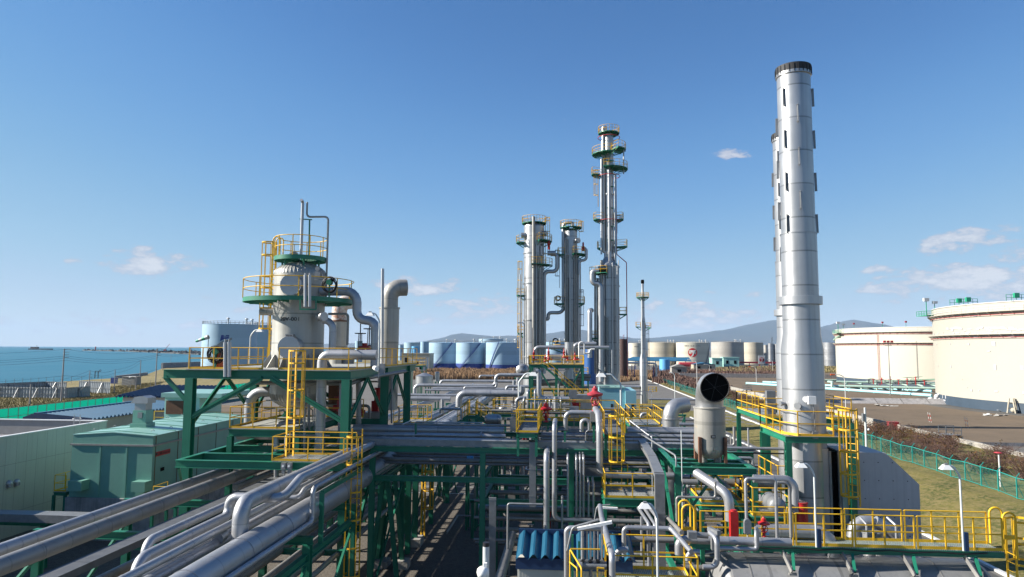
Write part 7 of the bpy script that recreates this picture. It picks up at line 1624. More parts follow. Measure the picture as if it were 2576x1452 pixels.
for i in range(7): x = a.x + 3 + i * (b.x - a.x - 6) / 6; MB().bar((x, 434, 0), (x, 434, zt), .4).build('post', 'tanknavy', t)
tk_px('sky blue tank standing in front of the loading canopy', 1659, 1685, 904, 400, 'tanksky', rails=False)
p = aY(1730, 917, 430); tag(MB().lathe(p, [(.1, -6), (1.3, -5.4), (1.4, -4.8), (1.4, 4.8), (1.3, 5.4), (.1, 6)], 14, axis='x').box(p.x - 5, p.x - 4, p.y - 1, p.y + 1, 0, p.z - 1).box(p.x + 4, p.x + 5, p.y - 1, p.y + 1, 0, p.z - 1).build('horizontal_tank', 'pinkred'), 'rust red horizontal tank beside the loading canopy', 'tank')
a = aY(1497, 911, 300); t = thing('pipe_bridge', 'white pipe bridge bending down right of the flare stack', 'pipe bridge', (a.x, 300, 0)); b = aY(1651, 914, 300)
MB().tube([(a.x, 300, a.z), (b.x, 300, b.z - .1), (b.x, 300, 0)], .45, 10, 1.2).build('pipe', 'white', t)
for u in (1590, 1596, 1645): x = uX(u, 300, 930); MB().bar((x, 300.6, 0), (x, 300.6, b.z - .6), .35).build('post', 'tanknavy', t)
t = thing('pipe_bridge', 'red pipe rack in the far yard left of the chimney', 'pipe bridge', aY(1900, 925, 500)); a, b = aY(1860, 912, 500), aY(1985, 912, 500)
MB().bar((a.x, 500, a.z), (b.x, 500, a.z), .6, 1.2).bar((a.x, 500, a.z - 5), (b.x, 500, a.z - 5), .5).build('beam', 'pinkred', t)
for i in range(6): x = a.x + i * (b.x - a.x) / 5; MB().bar((x, 500, 0), (x, 500, a.z), .5).build('post', 'pinkred', t)
p = aY(1916, 912, 470); t = thing('emblem_sign', 'white square sign with small red emblem on a post', 'sign', (p.x, 470, 0))
MB().bar((p.x, 470, 0), (p.x, 470, p.z), .4).build('post', 'galv', t); h = 2.2; zc = aY(1916, 905, 470).z; MB().box(p.x - h, p.x + h, 469.5, 469.8, zc - 2.8, zc + 2.8).build('panel', 'white', t)
MB().cyl((p.x, 469.3, zc), (p.x, 469.45, zc), 1.5, n=20).build('emblem_disc', 'red', t); MB().poly([(p.x - 1.3, 469.2, zc + .6), (p.x, 469.2, zc + .1), (p.x - .3, 469.2, zc - 1.5), (p.x + .2, 469.2, zc - 1.2), (p.x + .3, 469.2, zc + .2), (p.x + 1.1, 469.2, zc + .9), (p.x - .9, 469.2, zc + .9)], .05, (0, 1, 0)).build('emblem_wing', 'white', t)
for u, vt, Y, m, l in ((1569, 842, 900, 'pinkred', 'thin red and white lattice mast behind the flare stack'), (1943, 848, 700, 'galv', 'thin grey mast near the chimney outline')):
    p = aY(u, 900, Y); z = aY(u, vt, Y).z; mb = MB()
    for d in (-1.2, 1.2): mb.bar((p.x + d, Y, 0), (p.x + d * .4, Y, z), .3)
    for k in range(10): mb.bar((p.x - 1.1, Y, z * k / 10), (p.x + 1, Y, z * (k + 1) / 10), .2)
    tag(mb.build('lattice_mast', m), l, 'mast')

for i in range(44):
    x, y, z = rf.uniform(-9, 13), rf.uniform(44, 105), rf.uniform(.5, 3.4); L_ = rf.uniform(3, 10); al = i % 2
    pts = [Vector((x, y, z)), Vector((x + (0 if al else L_), y + (L_ if al else 0), z)), Vector((x + (1.2 if al else L_), y + L_ * al, z))][:3 if al else 2] + [Vector((x + (1.2 if al else L_), y + L_ * al, z + rf.uniform(.8, 2.6)))]
    pipe('low grey pipe turning up among the pumps behind the rack', rf.choice((.07, .1, .14)), pts, rf.choice(('alu', 'aluold', 'aluold')), 'small_pipe', 'low pipes among the pumps', n=8)
for i in range(26):
    x, y = rf.uniform(-8, 12), rf.uniform(45, 104); h = rf.uniform(1.4, 4.6)
    tag(MB().cyl((x, y, 0), (x, y, h), .11, n=8).cyl((x, y, h), (x, y, h + .05), .2, n=8).cyl((x, y, h * .5), (x, y, h * .5 + .06), .2, n=8).bar((x - .25, y, h + .3), (x + .25, y, h + .3), .05).bar((x, y, h), (x, y, h + .3), .04).build('upright_valve', rf.choice(('galv', 'silver', 'red', 'aluold', 'galv'))), 'upright small valve on a riser in the shaded plant', 'valve', 'small upright valves behind the rack')
for i in range(10):
    x = -4.2 + i * .85; z = 1.0 + (i * 7 % 5) * .8; y = 27.5 + (i * 3 % 4) * 1.6
    pipe('dark horizontal pipe low behind the blue shed', rf.choice((.06, .09, .12)), [Vector((-.2 + (i % 3) * .4, y, z)), Vector((9 + (i % 4), y, z))], 'aluold', 'small_pipe', 'dark low pipes between shed and rack', n=8)
for i in range(1, 4):
    x = -2 + i * 3.1; q = thing('support_frame', 'dark green support frame low behind the blue shed', 'support frame', (x, 30, 0), 'green frames between shed and rack')
    MB().bar((x, 28, 0), (x, 28, 4.4), .18).bar((x, 33, 0), (x, 33, 4.4), .18).bar((x, 27.6, 4.4), (x, 33.4, 4.4), .2).bar((x, 27.6, 2.4), (x, 33.4, 2.4), .16).build('frame', 'green', q)

for i in range(18):
    x = rf.uniform(RX0, RXE - 2); y = rf.uniform(36, 41); z = rf.uniform(8.3, 8.9); L_ = rf.uniform(1, 4)
    pts = [Vector((x, y, 8.05)), Vector((x, y, z)), Vector((x + L_, y, z))] if i % 3 else [Vector((x, y, z)), Vector((x, y + 2, z)), Vector((x, y + 2, z - 1.5))]
    pipe('thin conduit bent over the pipes on the cross rack', rf.choice((.03, .04, .06)), pts, rf.choice(('galv', 'alu', 'aluold')), 'conduit', 'thin conduits on the cross rack', n=6)
for i in range(9):
    y = 35.6 + (i % 3) * 2.1; z = (5.15, 4.3, 3.2)[i // 3] + .1
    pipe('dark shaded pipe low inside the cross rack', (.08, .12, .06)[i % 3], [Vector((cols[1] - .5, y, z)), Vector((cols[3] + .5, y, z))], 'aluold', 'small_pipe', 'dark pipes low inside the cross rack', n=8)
for i in range(10):
    x = cols[1] + .8 + i * 1.05; y = 37 + (i % 3); h = 1.0 + (i * 5 % 4) * .5
    tag(MB().box(x - .2, x + .2, y - .15, y + .15, .8, .8 + h * .6).cyl((x, y, 0), (x, y, .8), .06, n=8).cyl((x + .4, y, 0), (x + .4, y, 2 + h), .05, n=8).bar((x + .25, y, 2 + h), (x + .6, y, 2 + h), .06).build('instrument_post', ('galv', 'silver', 'red', 'galv')[i % 4]), 'small instrument box on a post in the shade under the rack', 'instrument', 'instrument posts under the cross rack')
# ------------------------------------------------------------------ columns, flare stack, chimneys
CYY = 115.0
def col_tower(name, label, segs, Y, m='silver', pk=.28):
    """segs: (u_left, u_right, v_bottom, v_top) sections from the ground up; returns root, sections as (x, r, z0, z1)"""
    S = []
    for u0, u1, vb, vt in segs:
        a, b = aY(u0, (vb + vt) / 2, Y), aY(u1, (vb + vt) / 2, Y); S.append(((a.x + b.x) / 2, (b.x - a.x) / 2, max(0, aY((u0 + u1) / 2, vb, Y).z) if vb < 1060 else 0, aY((u0 + u1) / 2, vt, Y).z))
    t = thing(name, label, 'process column', (S[0][0], Y, 0)); prof = []
    for i, (x, r, z0, z1) in enumerate(S):
        mb = MB().lathe((x, Y, 0), [(r, z0), (r, z1)], 32, pk=pk)
        if i + 1 < len(S): nx, nr, nz0, _ = S[i + 1]; mb2 = MB().lathe((x, Y, 0), [(r, z1), (nr, nz0)], 32); mb2.build('cone', m, t)
        mb.build('shell', m, t)
    x, r, z0, z1 = S[-1]; MB().lathe((x, Y, 0), [(r * math.cos(q), z1 + r * .55 * math.sin(q)) for q in [math.pi / 2 * i / 7 for i in range(8)]], 32).build('head', m, t)
    return t, S
def girth(t, x, r, Y, vs, u, nm='stiffening_ring', m='silver'):
    for v in vs: z = aY(u, v, Y).z; MB().steps((x, Y, z), [(r, -.1), (r + .13, -.1), (r + .13, .1), (r, .1)], 28).build(nm, m, t)
def plat(t, x, r, Y, v, a0, a1, w=1.1, u=None, h=1.1, m='yrust'):
    """part-ring platform round a column; angles in degrees from +X"""
    z = aY(u or 1400, v, Y).z; n = max(4, int(abs(a1 - a0) / 15)); P = lambda rr, a, dz=0: Vector((x + rr * math.cos(R(a)), Y + rr * math.sin(R(a)), z + dz)); ang = [a0 + (a1 - a0) * i / n for i in range(n + 1)]
    mb = MB()
    for a, b in zip(ang[:-1], ang[1:]): mb.poly([P(r + .02, a), P(r + w, a), P(r + w, b), P(r + .02, b)]); mb.poly([P(r + w, a, -.1), P(r + w, b, -.1), P(r + w, b, .02), P(r + w, a, .02)])
    for a in ang[::2]: mb.bar(P(r, a, -.12), P(r + w, a, -.12), .09, .18); mb.bar(P(r, a, -.9), P(r + w * .9, a, -.2), .08)
    pdk = mb.build('platform_deck', 'green', t); mb = MB(); full = abs(a1 - a0) >= 359
    pts = [P(r + w, a) for a in ang]
    if not full: pts = [P(r + .1, a0)] + pts + [P(r + .1, a1)]
    for a, b in zip(pts[:-1], pts[1:]):
        for k in (h, h * .5): mb.tube([a + Vector((0, 0, k)), b + Vector((0, 0, k))], .032, 5, 0)
        mb.bar(a, a + Vector((0, 0, h)), .06)
    mb.bar(pts[-1], pts[-1] + Vector((0, 0, h)), .06); mb.build('platform_guardrail', m, pdk); return z
def lad(t, x, Y, v0, v1, u, face, cage=True, m='yrust'):
    z0, z1 = aY(u, v0, Y).z, aY(u, v1, Y).z; MB().ladder((x, Y, z0), z1 - z0, .5, face, cage=2.0 if cage else None, hoops=1.9, step=.6, t=.035, top=.9).build('caged_ladder', m, t)
def cpipe(t, u, v0, v1, Y, r, m='aluplain', top=None, nm='riser_pipe'):
    a, b = aY(u, v0, Y), aY(u, v1, Y); pts = [a, b] + ([b + Vector(top)] if top else []); MB().tube(pts, r, 10, r * 3).build(nm, m, t)
# left column
T1, S = col_tower('process_column', 'left pale process column with rings and side platforms', [(1317, 1369, 1062, 572)], CYY); x, r = S[0][0], S[0][1]
girth(T1, x, r, CYY, (638, 714, 806, 898), 1343)
plat(T1, x, r * .5, CYY, 562, 0, 360, 1.2, 1343); plat(T1, x, r, CYY, 611, 150, 215, 1.3, 1343); plat(T1, x, r, CYY, 608, -70, 20, 1.3, 1343); plat(T1, x, r, CYY, 668, -95, 0, 1.4, 1343)
plat(T1, x, r, CYY, 743, 150, 205, 1.2, 1343); plat(T1, x, r, CYY, 838, 150, 200, 1.0, 1343)
lad(T1, x + r + .2, CYY, 668, 560, 1343, (1, 0, 0)); lad(T1, x - r - .3, CYY, 905, 670, 1343, (-1, 0, 0))
for u, v, d in ((1311, 592, (-1, -.1, 0)), (1375, 587, (1, -.35, 0))): p = aY(u, v, CYY - 1); MB().cyl(p, p - Vector(d) * 1.4, .45, n=16).build('manhole', 'silver', T1)
cpipe(T1, 1342.5, 880, 545, CYY - r - .35, .27, 'stained'); cpipe(T1, 1349, 940, 612, CYY - r - .3, .1, top=(1.4, 0, 0)); cpipe(T1, 1309, 920, 690, CYY - 1, .12); cpipe(T1, 1318, 930, 812, CYY - r - .6, .1, top=(-1, 0, 0))
MB().tube(path(aY(1385, 640, CYY - .8), ('x', 1402), ('z', 683), ('x', 1369), ('z', 940)), .33, 14, .8).build('overhead_line', 'aluplain', T1)
p = aY(1377, 637, CYY - 1.4); MB().cyl(p, p + Vector((1.4, 0, 0)), .4, n=14).cyl(p + Vector((-1, 0, -.4)), p + Vector((-1, 0, 1.2)), .25, n=10).build('valve_train', 'silver', T1); MB().lathe(aY(1381, 628, CYY - 1.4), [(.2, 0), (.2, .8), (.32, .85), (.32, 1.0), (.16, 1.1), (.16, 1.5), (0, 1.7)], 12).build('relief_valve', 'red', T1)
# middle column
T2, S = col_tower('process_column', 'middle shaded process column with overhead pipe loop', [(1421, 1453, 1062, 583)], CYY); x, r = S[0][0], S[0][1]
girth(T2, x, r, CYY, (652, 660, 720, 766, 780, 840), 1437)
plat(T2, x, r * .5, CYY, 573, 0, 360, 1.3, 1437); plat(T2, x, r, CYY, 641, -80, 20, 1.5, 1437); plat(T2, x, r, CYY, 640, 165, 200, 1.2, 1437); plat(T2, x, r, CYY, 764, 150, 215, 1.8, 1437); plat(T2, x, r, CYY, 763, -30, 30, 1.2, 1437); plat(T2, x, r, CYY, 876, 150, 240, 2.6, 1437)
lad(T2, x + r + .3, CYY, 612, 570, 1437, (1, 0, 0)); lad(T2, x + r + .3, CYY, 850, 742, 1437, (1, 0, 0), m='galv'); lad(T2, x - r - .9, CYY, 724, 642, 1437, (-1, 0, 0), m='galv')
p = aY(1456, 605, CYY - r); MB().cyl(p, p - Vector((.7, -.7, 0)), .45, n=16).build('manhole', 'silver', T2)
MB().tube(path(aY(1440, 571, CYY), ('z', 560), ('x', 1417), ('z', 787), ('x', 1379), ('z', 803), ('x', 1373)), .3, 14, .9).build('overhead_line', 'aluplain', T2)
cpipe(T2, 1434, 900, 640, CYY - r - .3, .13, top=(-.8, 0, 0)); cpipe(T2, 1454.5, 940, 640, CYY - .5, .22); cpipe(T2, 1460, 880, 650, CYY, .1)
MB().tube(path(aY(1467, 627, CYY - 1), ('x', 1475), ('z', 655), ('x', 1457), ('z', 690)), .25, 12, .6).build('relief_line', 'aluplain', T2); MB().lathe(aY(1467, 624, CYY - 1), [(.3, -.5), (.3, .2), (.15, .3), (.15, .9), (0, 1)], 12).build('relief_valve', 'red', T2)
mb = MB()
for q in ((1404, 750, CYY - .5), (1398, 858, CYY - 1)):
    p = aY(*q)
    for i in range(7): mb.ring(p + Vector((rf.uniform(-.1, .1), rf.uniform(-.2, .2), rf.uniform(-.1, .1))), .38 + rf.uniform(-.06, .06), .035, 'y', 16)
mb.build('hose_coil', 'black', T2)
# tall column
T3, S = col_tower('process_column', 'tall slender process column stepping in above its wide base', [(1507, 1559, 1062, 672), (1521, 1544, 647, 338)], CYY); (xb, rb_, _, _), (xu, ru, _, zu) = S
girth(T3, xb, rb_, CYY, (672, 720, 798, 880, 895), 1532); girth(T3, xu, ru, CYY, (490, 647), 1532)
plat(T3, xu, ru * .5, CYY, 336, 0, 360, 1.4, 1532); plat(T3, xu, ru, CYY, 389, 150, 290, 2.1, 1532); plat(T3, xu, ru, CYY, 378, -60, 40, 2.1, 1532); plat(T3, xu, ru, CYY, 427, -110, 20, 2.4, 1532); plat(T3, xu, ru, CYY, 439, 150, 200, 2.2, 1532); plat(T3, xu, ru, CYY, 553, 150, 210, 1.9, 1532); plat(T3, xu, ru, CYY, 553, -30, 30, 1.6, 1532); plat(T3, xu, ru, CYY, 621, -25, 25, 2.2, 1532); plat(T3, xu, ru, CYY, 624, 150, 200, 1.3, 1532); plat(T3, xb, rb_, CYY, 690, 190, 260, 1.6, 1532); plat(T3, xb, rb_, CYY, 790, -20, 20, 1.2, 1532); plat(T3, xb, rb_, CYY, 850, 160, 200, 1.6, 1532)
lad(T3, xu - ru - 1.1, CYY, 520, 440, 1532, (-1, 0, 0)); lad(T3, xu + ru + .5, CYY, 588, 555, 1532, (1, 0, 0), m='galv'); lad(T3, xu - ru - .5, CYY, 552, 440, 1532, (-1, 0, 0), False, 'yellow')
MB().tube(path(aY(1523, 330, CYY - .3), ('z', 320), ('x', 1517.5), ('z', 634), ('x', 1523.5), ('z', 960)), .27, 12, .5).build('overhead_line', 'aluplain', T3)
MB().tube(path(aY(1532, 416, CYY - ru - .5), ('z', 634), ('x', 1534), ('z', 960)), .25, 12, .4).build('riser_pipe', 'aluplain', T3)
cpipe(T3, 1515, 392, 350, CYY - .3, .2, top=(1, 0, 0)); cpipe(T3, 1569, 438, 370, CYY - .5, .12); cpipe(T3, 1548, 900, 440, CYY - .8, .2); cpipe(T3, 1513, 640, 400, CYY - .6, .16); cpipe(T3, 1556, 940, 655, CYY - rb_, .1); cpipe(T3, 1540, 940, 880, CYY - rb_ - .4, .25)
MB().tube(path(aY(1550, 443, CYY - .5), ('z', 640), ('d', (1.6, 0, -1.4)), ('z', 950)), .075, 8, .3).build('drench_pipe', 'pinkred', T3)
for v in (347, 444, 556): z = aY(1532, v, CYY).z; MB().ring((xu, CYY, z), ru + 1.1, .06, 'z', 20).build('drench_ring', 'pinkred', T3)
MB().tube(path(aY(1506, 682, CYY - 2), ('x', 1490), ('z', 714), ('x', 1511), ('z', 960)), .45, 14, 1.1).build('side_line', 'aluplain', T3)
MB().tube([aY(1484, 900, CYY - 2), aY(1484, 781, CYY - 2), aY(1488, 781, CYY)], .4, 14, .5).build('side_riser', 'aluplain', T3)
for v in (405, 470, 524, 570, 605, 665, 740, 778, 820, 876): p = aY(1544 if v < 640 else 1552, v, CYY - 1); MB().bar(p, p + Vector((-1.1, 0, .1)), .12, .2).build('bracket', 'green', T3)
p = aY(1510, 684, CYY - 2.4); MB().box(p.x - .2, p.x + .9, p.y - .3, p.y + .3, p.z - .3, p.z + .6).build('instrument', 'dark', T3)
for u, v0, v1, rr_, mm in ((1497, 940, 690, .16, 'aluold'), (1503, 940, 700, .2, 'aluold'), (1513, 955, 655, .22, 'aluold'), (1519, 955, 690, .12, 'aluplain'), (1528, 955, 800, .13, 'aluold'), (1541, 955, 660, .1, 'aluplain'), (1553, 950, 670, .12, 'aluplain')):
    cpipe(T3, u, v0, v1, CYY - rb_ - (.2 if 1507 < u < 1555 else -1.2), rr_, mm)
for u, v0, v1, rr_ in ((1423, 930, 600, .16), (1428, 930, 700, .1), (1446, 930, 650, .12), (1450, 930, 600, .1)): cpipe(T2, u, v0, v1, CYY - r - .25, rr_, 'aluold')
for u, v0, v1, rr_ in ((1357, 930, 640, .12), (1364, 930, 680, .15), (1324, 930, 720, .08)): cpipe(T1, u, v0, v1, CYY - S[0][1] * 0 - 1.9, rr_, 'aluold')
# flare stack
FY = 168.0; c = aY(1619, 950, FY); t = thing('flare_stack', 'thin pale flare stack standing alone right of the columns', 'flare stack', (c.x, FY, 0))
Zf = lambda v: aY(1618, v, FY).z
MB().lathe((c.x, FY, 0), [(.92, 0), (.92, Zf(905)), (.56, Zf(888)), (.56, Zf(805)), (.42, Zf(795)), (.42, Zf(745)), (.3, Zf(735)), (.3, Zf(714))], 24, pk=.3).build('shell', 'silver', t)
MB().lathe((c.x, FY, 0), [(.3, Zf(714)), (.4, Zf(713)), (.42, Zf(706)), (.3, Zf(704))], 16).build('flare_tip', 'dark', t)
plat(t, c.x, .4, FY, 748, 0, 360, 1.1, 1618, m='yrust'); plat(t, c.x, .55, FY, 824, -30, 30, 1.4, 1618); plat(t, c.x, .55, FY, 822, 160, 200, 1.2, 1618)
lad(t, c.x + .7, FY, 960, 826, 1618, (1, 0, 0), m='galv'); MB().cyl((c.x - .5, FY - .8, 0), (c.x - .3, FY - .6, Zf(745)), .12, n=8).build('pilot_line', 'polewhite', t)
MB().tube([(c.x - .9, FY - .2, 4.0), (c.x - 14, FY - .2, 4.1)], .42, 12).build('inlet_pipe', 'aluplain', t)
MB().rail([(c.x + 1, FY - 1, 3), (c.x + 3, FY - 1, 3), (c.x + 3, FY + 1, 3)], 1.1, 1, .05).build('guardrail', 'yellow', t)
# ---- chimneys
def chimney(label, cx, Y, scale=1.0, strakes=True):
    zz = lambda v: aY(2015, v, 33.4).z; rr = .772; t = thing('chimney', label, 'chimney', (cx, Y, 0)); c = (cx, Y, 0)
    MB().lathe(c, [(.94, 0), (.94, zz(880)), (.835, zz(840)), (.825, zz(768))], 36, pk=.62).build('lower_shell', 'silver', t)
    MB().steps(c, [(.815, zz(768)), (.97, zz(767)), (.97, zz(747)), (.815, zz(746))], 36).build('collar', 'silver', t)
    MB().lathe(c, [(.815, zz(746)), (.815, zz(590))], 36, pk=.62).build('middle_shell', 'silver', t); MB().steps(c, [(.835, zz(591)), (.835, zz(588)), (rr, zz(587.5))], 36).lathe(c, [(rr, zz(587.5)), (rr, zz(196))], 36, pk=.62).build('upper_shell', 'silver', t)
    MB().steps(c, [(rr, zz(197)), (rr + .05, zz(195)), (rr + .05, zz(188))], 36).build('cap_band', 'silver', t)
    MB().steps(c, [(rr + .05, zz(187.9)), (rr + .055, zz(171)), (rr - .06, zz(171)), (rr - .06, zz(190))], 36).build('cap', 'capdark', t)
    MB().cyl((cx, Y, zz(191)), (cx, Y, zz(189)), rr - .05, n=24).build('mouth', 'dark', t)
    mb = MB()
    for i in range(24): a = 2 * math.pi * i / 24; mb.bar((cx + (rr + .06) * math.cos(a), Y + (rr + .06) * math.sin(a), zz(193)), (cx + (rr + .06) * math.cos(a), Y + (rr + .06) * math.sin(a), zz(174)), .03)
    mb.build('cap_rib', 'black', t)
    st = [(-143, v) for v in (252, 356, 462, 567)] + [(-98, v) for v in (298, 404, 512)] + [(-14, v) for v in (250, 355, 461, 565)] + [(172, v) for v in (318, 425, 530)] + [(60, v) for v in (298, 404, 512)] + [(110, v) for v in (250, 355, 461)]
    for a, v in st:
        d = Vector((math.cos(R(a)), math.sin(R(a)), 0)); z = zz(v); p = Vector((cx, Y, 0)) + d * (rr - .01)
        MB().bar(p + d * .085 + Vector((0, 0, z - .45)), p + d * .07 + Vector((0, 0, z + .45)), .03, .11, tuple(d)).bar(p + d * .05 + Vector((0, 0, z - .4)), p + d * .1 + Vector((0, 0, z - .4)), .1, .03).bar(p + d * .05 + Vector((0, 0, z + .4)), p + d * .1 + Vector((0, 0, z + .4)), .1, .03).build('strake', 'galv', t)
    return t
c = aY(2024, 1085, 33.4); CH = chimney('tall silver chimney with strakes, nearer of the two', c.x, 33.4)
c2 = aY(1986, 700, 44.0); chimney('tall silver chimney hidden behind the nearer one', c2.x, 44.0)
cx = c.x
def fl(u, v, r, d, L, m='silver'):
    dv = Vector(d).normalized(); p = Vector((cx, 33.4, 0)) + dv * .9; p.z = aY(u, v, 32.5).z; return MB().cyl(p, p + dv * L, r * .7, n=12).cyl(p + dv * L, p + dv * (L + .06), r, n=16).build('flanged_nozzle', m, CH)
fl(2001, 1021, .15, (-.62, -1, 0), .2); fl(1962, 1018, .13, (-1, -.25, 0), .25)
p = aY(2042, 1007, 32.3); MB().box(p.x - .17, p.x + .17, p.y - .08, p.y + .1, p.z - .18, p.z + .18).cyl(p + Vector((-.2, .15, .02)), p + Vector((-.12, .6, .02)), .14, n=10).build('gas_sampler', 'lamp', CH); MB().tube([p + Vector((.05, 0, -.18)), p + Vector((.1, 0, -.8)), p + Vector((.12, 0, -1.5))], .02, 5, .1).box(p.x - .02, p.x + .22, p.y - .05, p.y + .1, p.z - 1.72, p.z - 1.4).build('sampler_cable', 'galv', CH)
# platform structure round the chimneys
pz5 = 9.15; n0 = aZ(1977, 1097, pz5); w0 = aZ(1907, 1071, pz5); py0 = n0.y; pyb = w0.y; px0 = n0.x; px1 = mv(n0, 'x', 2150).x
t = thing('steel_structure', 'green steel tower with yellow railed platform round the nearer chimney', 'steel structure', ((px0 + px1) / 2, py0, 0))
for x in (px0 + .12, px1 - .12):
    for y in (py0 + .12, pyb - .1): MB().ib((x, y, 0), (x, y, pz5 - .28), .26, .26, .03, upv=(0, 1, 0)).build('column', 'green', t)
    MB().ib((x, py0 + .26, pz5 - .16), (x, pyb, pz5 - .16), .28, .2).build('beam', 'green', t)
for y in (py0 + .1, pyb - .1): MB().ib((px0, y, pz5 - .161), (px1, y, pz5 - .161), .28, .2).build('beam', 'green', t)
hb = 1.0; mb = MB()
mb.box(px0, cx - hb, py0, pyb, pz5 - .03, pz5).box(cx + hb, px1, py0, pyb, pz5 - .03, pz5).box(cx - hb + .001, cx + hb - .001, py0, 33.4 - hb, pz5 - .03, pz5)
if pyb > 33.4 + hb: mb.box(cx - hb + .001, cx + hb - .001, 33.4 + hb, pyb, pz5 - .03, pz5)
mb.build('deck', 'grate', t); MB().rail([(px0 + .03, pyb, pz5), (px0 + .03, py0 + .9, pz5), (px0 + .55, py0 + .03, pz5), (px1 - .9, py0 + .03, pz5)], 1.1, 1.3).rail([(px1 - .03, py0 + .8, pz5), (px1 - .03, pyb, pz5), (px0 + .03, pyb, pz5)], 1.1, 1.4).build('guardrail', 'yrust', t)
MB().ring((cx, 33.4, pz5 + .05), 1.0, .04, 'z', 28).build('kick_ring', 'yellow', t)
mb = MB()
for k in range(18): mb.ring((px0 - .02, py0 + .1, 1.2 + k * .45), .09, .015, 'x', 10, 90, 270); mb.ring((px1 + .03, py0 + .1, 1.2 + k * .45), .09, .015, 'x', 10, -90, 90)
mb.build('step_iron', 'green', t)
lx = aY(2142, 1200, py0 - .5); MB().ladder((lx.x + .15, py0 - .35, 6.2), pz5 - 6.2, .5, (-.75, -.65, 0), cage=.5, hoops=.95, top=1.3, t=.045).build('caged_ladder', 'yrust', t)
p = aZ(1960, 1172, 6.9); MB().box(px0 - .1, px0 + 1.2, py0 + 1, pyb, 6.5, 6.55).build('lower_deck', 'gratefine', t); MB().rail([(px0 - .1, pyb, 6.55), (px0 - .1, py0 + 1, 6.55), (px0 + 1.2, py0 + 1, 6.55)], 1.1, 1.2).build('lower_guardrail', 'yrust', t)
# rear platform round second chimney
q = aZ(1900, 1042, pz5); t = thing('steel_structure', 'green steel tower with yellow rails round the farther chimney', 'steel structure', (c2.x, q.y, 0))
yb = q.y + 4.5; x0 = q.x; x1 = c2.x + 2.2; y0 = 40.8
for x in (x0 + .1, x1): 
    for y in (y0, yb): MB().ib((x, y, 0), (x, y, pz5 - .28), .24, .24, upv=(0, 1, 0)).build('column', 'green', t)
for y in (y0, yb): MB().ib((x0, y, pz5 - .15), (x1, y, pz5 - .15), .26, .2).build('beam', 'green', t)
for x in (x0 + .1, x1): MB().ib((x, y0 + .1, pz5 - .151), (x, yb, pz5 - .151), .26, .2).build('beam', 'green', t)
MB().box(x0, c2.x - 1, y0, yb, pz5 - .02, pz5).box(c2.x + 1, x1, y0, yb, pz5 - .02, pz5).build('deck', 'grate', t); MB().rail([(x0, yb, pz5), (x0, y0, pz5), (x1, y0, pz5), (x1, yb, pz5)], 1.1, 1.3, closed=True).build('guardrail', 'yrust', t)
p = aY(1938, 1005, 41.5); tag(MB().box(p.x - .25, p.x + .25, p.y - .2, p.y + .2, pz5, p.z + .5).build('instrument_cabinet', 'galv'), 'grey cabinet on the rear chimney platform', 'cabinet')
# intake hood
HY = 32.5; pl = [aY(*tE(*q), HY) for q in ((735, 190), (1185, 205), (1522, 520), (1530, 1050), (735, 1050))]; hz = pl[3].z
pl[3].z = pl[4].z = 2.0; pl[3].x = pl[2].x; pl[4].x = pl[0].x
t = thing('intake_hood', 'big dull grey chamfered duct hood right of the nearer chimney', 'duct hood', (pl[0].x + 1.6, HY, 2))
MB().poly([(p.x, HY, p.z) for p in pl], 3.2, (0, 1, 0)).build('casing', 'hoodgrey' if 'hoodgrey' in M else 'galv', t)
xa = aY(*tE(545, 600), HY).x; xb_ = aY(*tE(630, 600), HY).x
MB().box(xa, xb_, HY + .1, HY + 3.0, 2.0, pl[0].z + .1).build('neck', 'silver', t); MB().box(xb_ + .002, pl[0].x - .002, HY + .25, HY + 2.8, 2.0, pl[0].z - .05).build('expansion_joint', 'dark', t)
MB().box(pl[0].x - .12, pl[0].x - .003, HY + .05, HY + .16, 2, pl[0].z).box(xb_ + .003, xb_ + .1, HY + .05, HY + .16, 2, pl[0].z).build('joint_frame', 'galv', t)
mb = MB()
for i in range(6):
    for j in range(6):
        xx = pl[0].x + .35 + i * .62; zz_ = pl[0].z - .45 - j * .8
        if xx < pl[1].x + (pl[0].z - zz_) * 1.0 - .1 and xx < pl[2].x - .15: mb.cyl((xx, HY - .015, zz_), (xx, HY + .001, zz_), .022, n=6)
mb.build('rivet', 'dark', t)
for x in (pl[0].x + .5, pl[2].x - .5): MB().box(x - .2, x + .2, HY + .2, HY + 3, 0, 1.995).build('plinth', 'concrete', t)
# ------------------------------------------------------------------ bottom right: drum with walkway, shed, near pipework
WZ = 6.2; g0 = aZ(1932, 1371, WZ); WY0 = g0.y; WY1 = WY0 + .95
wx0 = aZ(1742, 1366, WZ).x; wx1 = aZ(2513, 1381, WZ).x
dx0, dx1 = aY(1838, 1420, WY0).x - .0, aY(2478, 1420, WY0).x; dr = 1.75; dyc = WY0 + .75; dzc = WZ - .55 - dr
t = thing('horizontal_drum', 'big grey horizontal drum with a walkway along its top at the lower right', 'process vessel', ((dx0 + dx1) / 2, dyc, dzc - dr))
MB().lathe((0, dyc, dzc), [(dr, dx0), (dr, dx1)], 56, axis='x', pk=.42).build('shell', 'shell', t)
for s, x in ((1, dx1), (-1, dx0)): MB().lathe((x, dyc, dzc), [(dr * math.cos(q), s * dr * .32 * math.sin(q)) for q in [math.pi / 2 * i / 8 for i in range(9)]], 48, axis='x').build('head', 'shell', t)
mb = MB(); n = 4
for i in range(n):
    x = dx0 + (dx1 - dx0) * (i + .3) / n; mb.steps((x, dyc, dzc), [(dr, -.02), (dr + .012, -.02), (dr + .012, .02), (dr, .02)], 56, axis='x')
mb.build('girth_band', 'aluold', t)
for x in (dx0 + 1.4, dx1 - 1.6): MB().box(x - .35, x + .35, dyc - 1.5, dyc + 1.5, 0, dzc - .9).build('saddle', 'concrete', t)
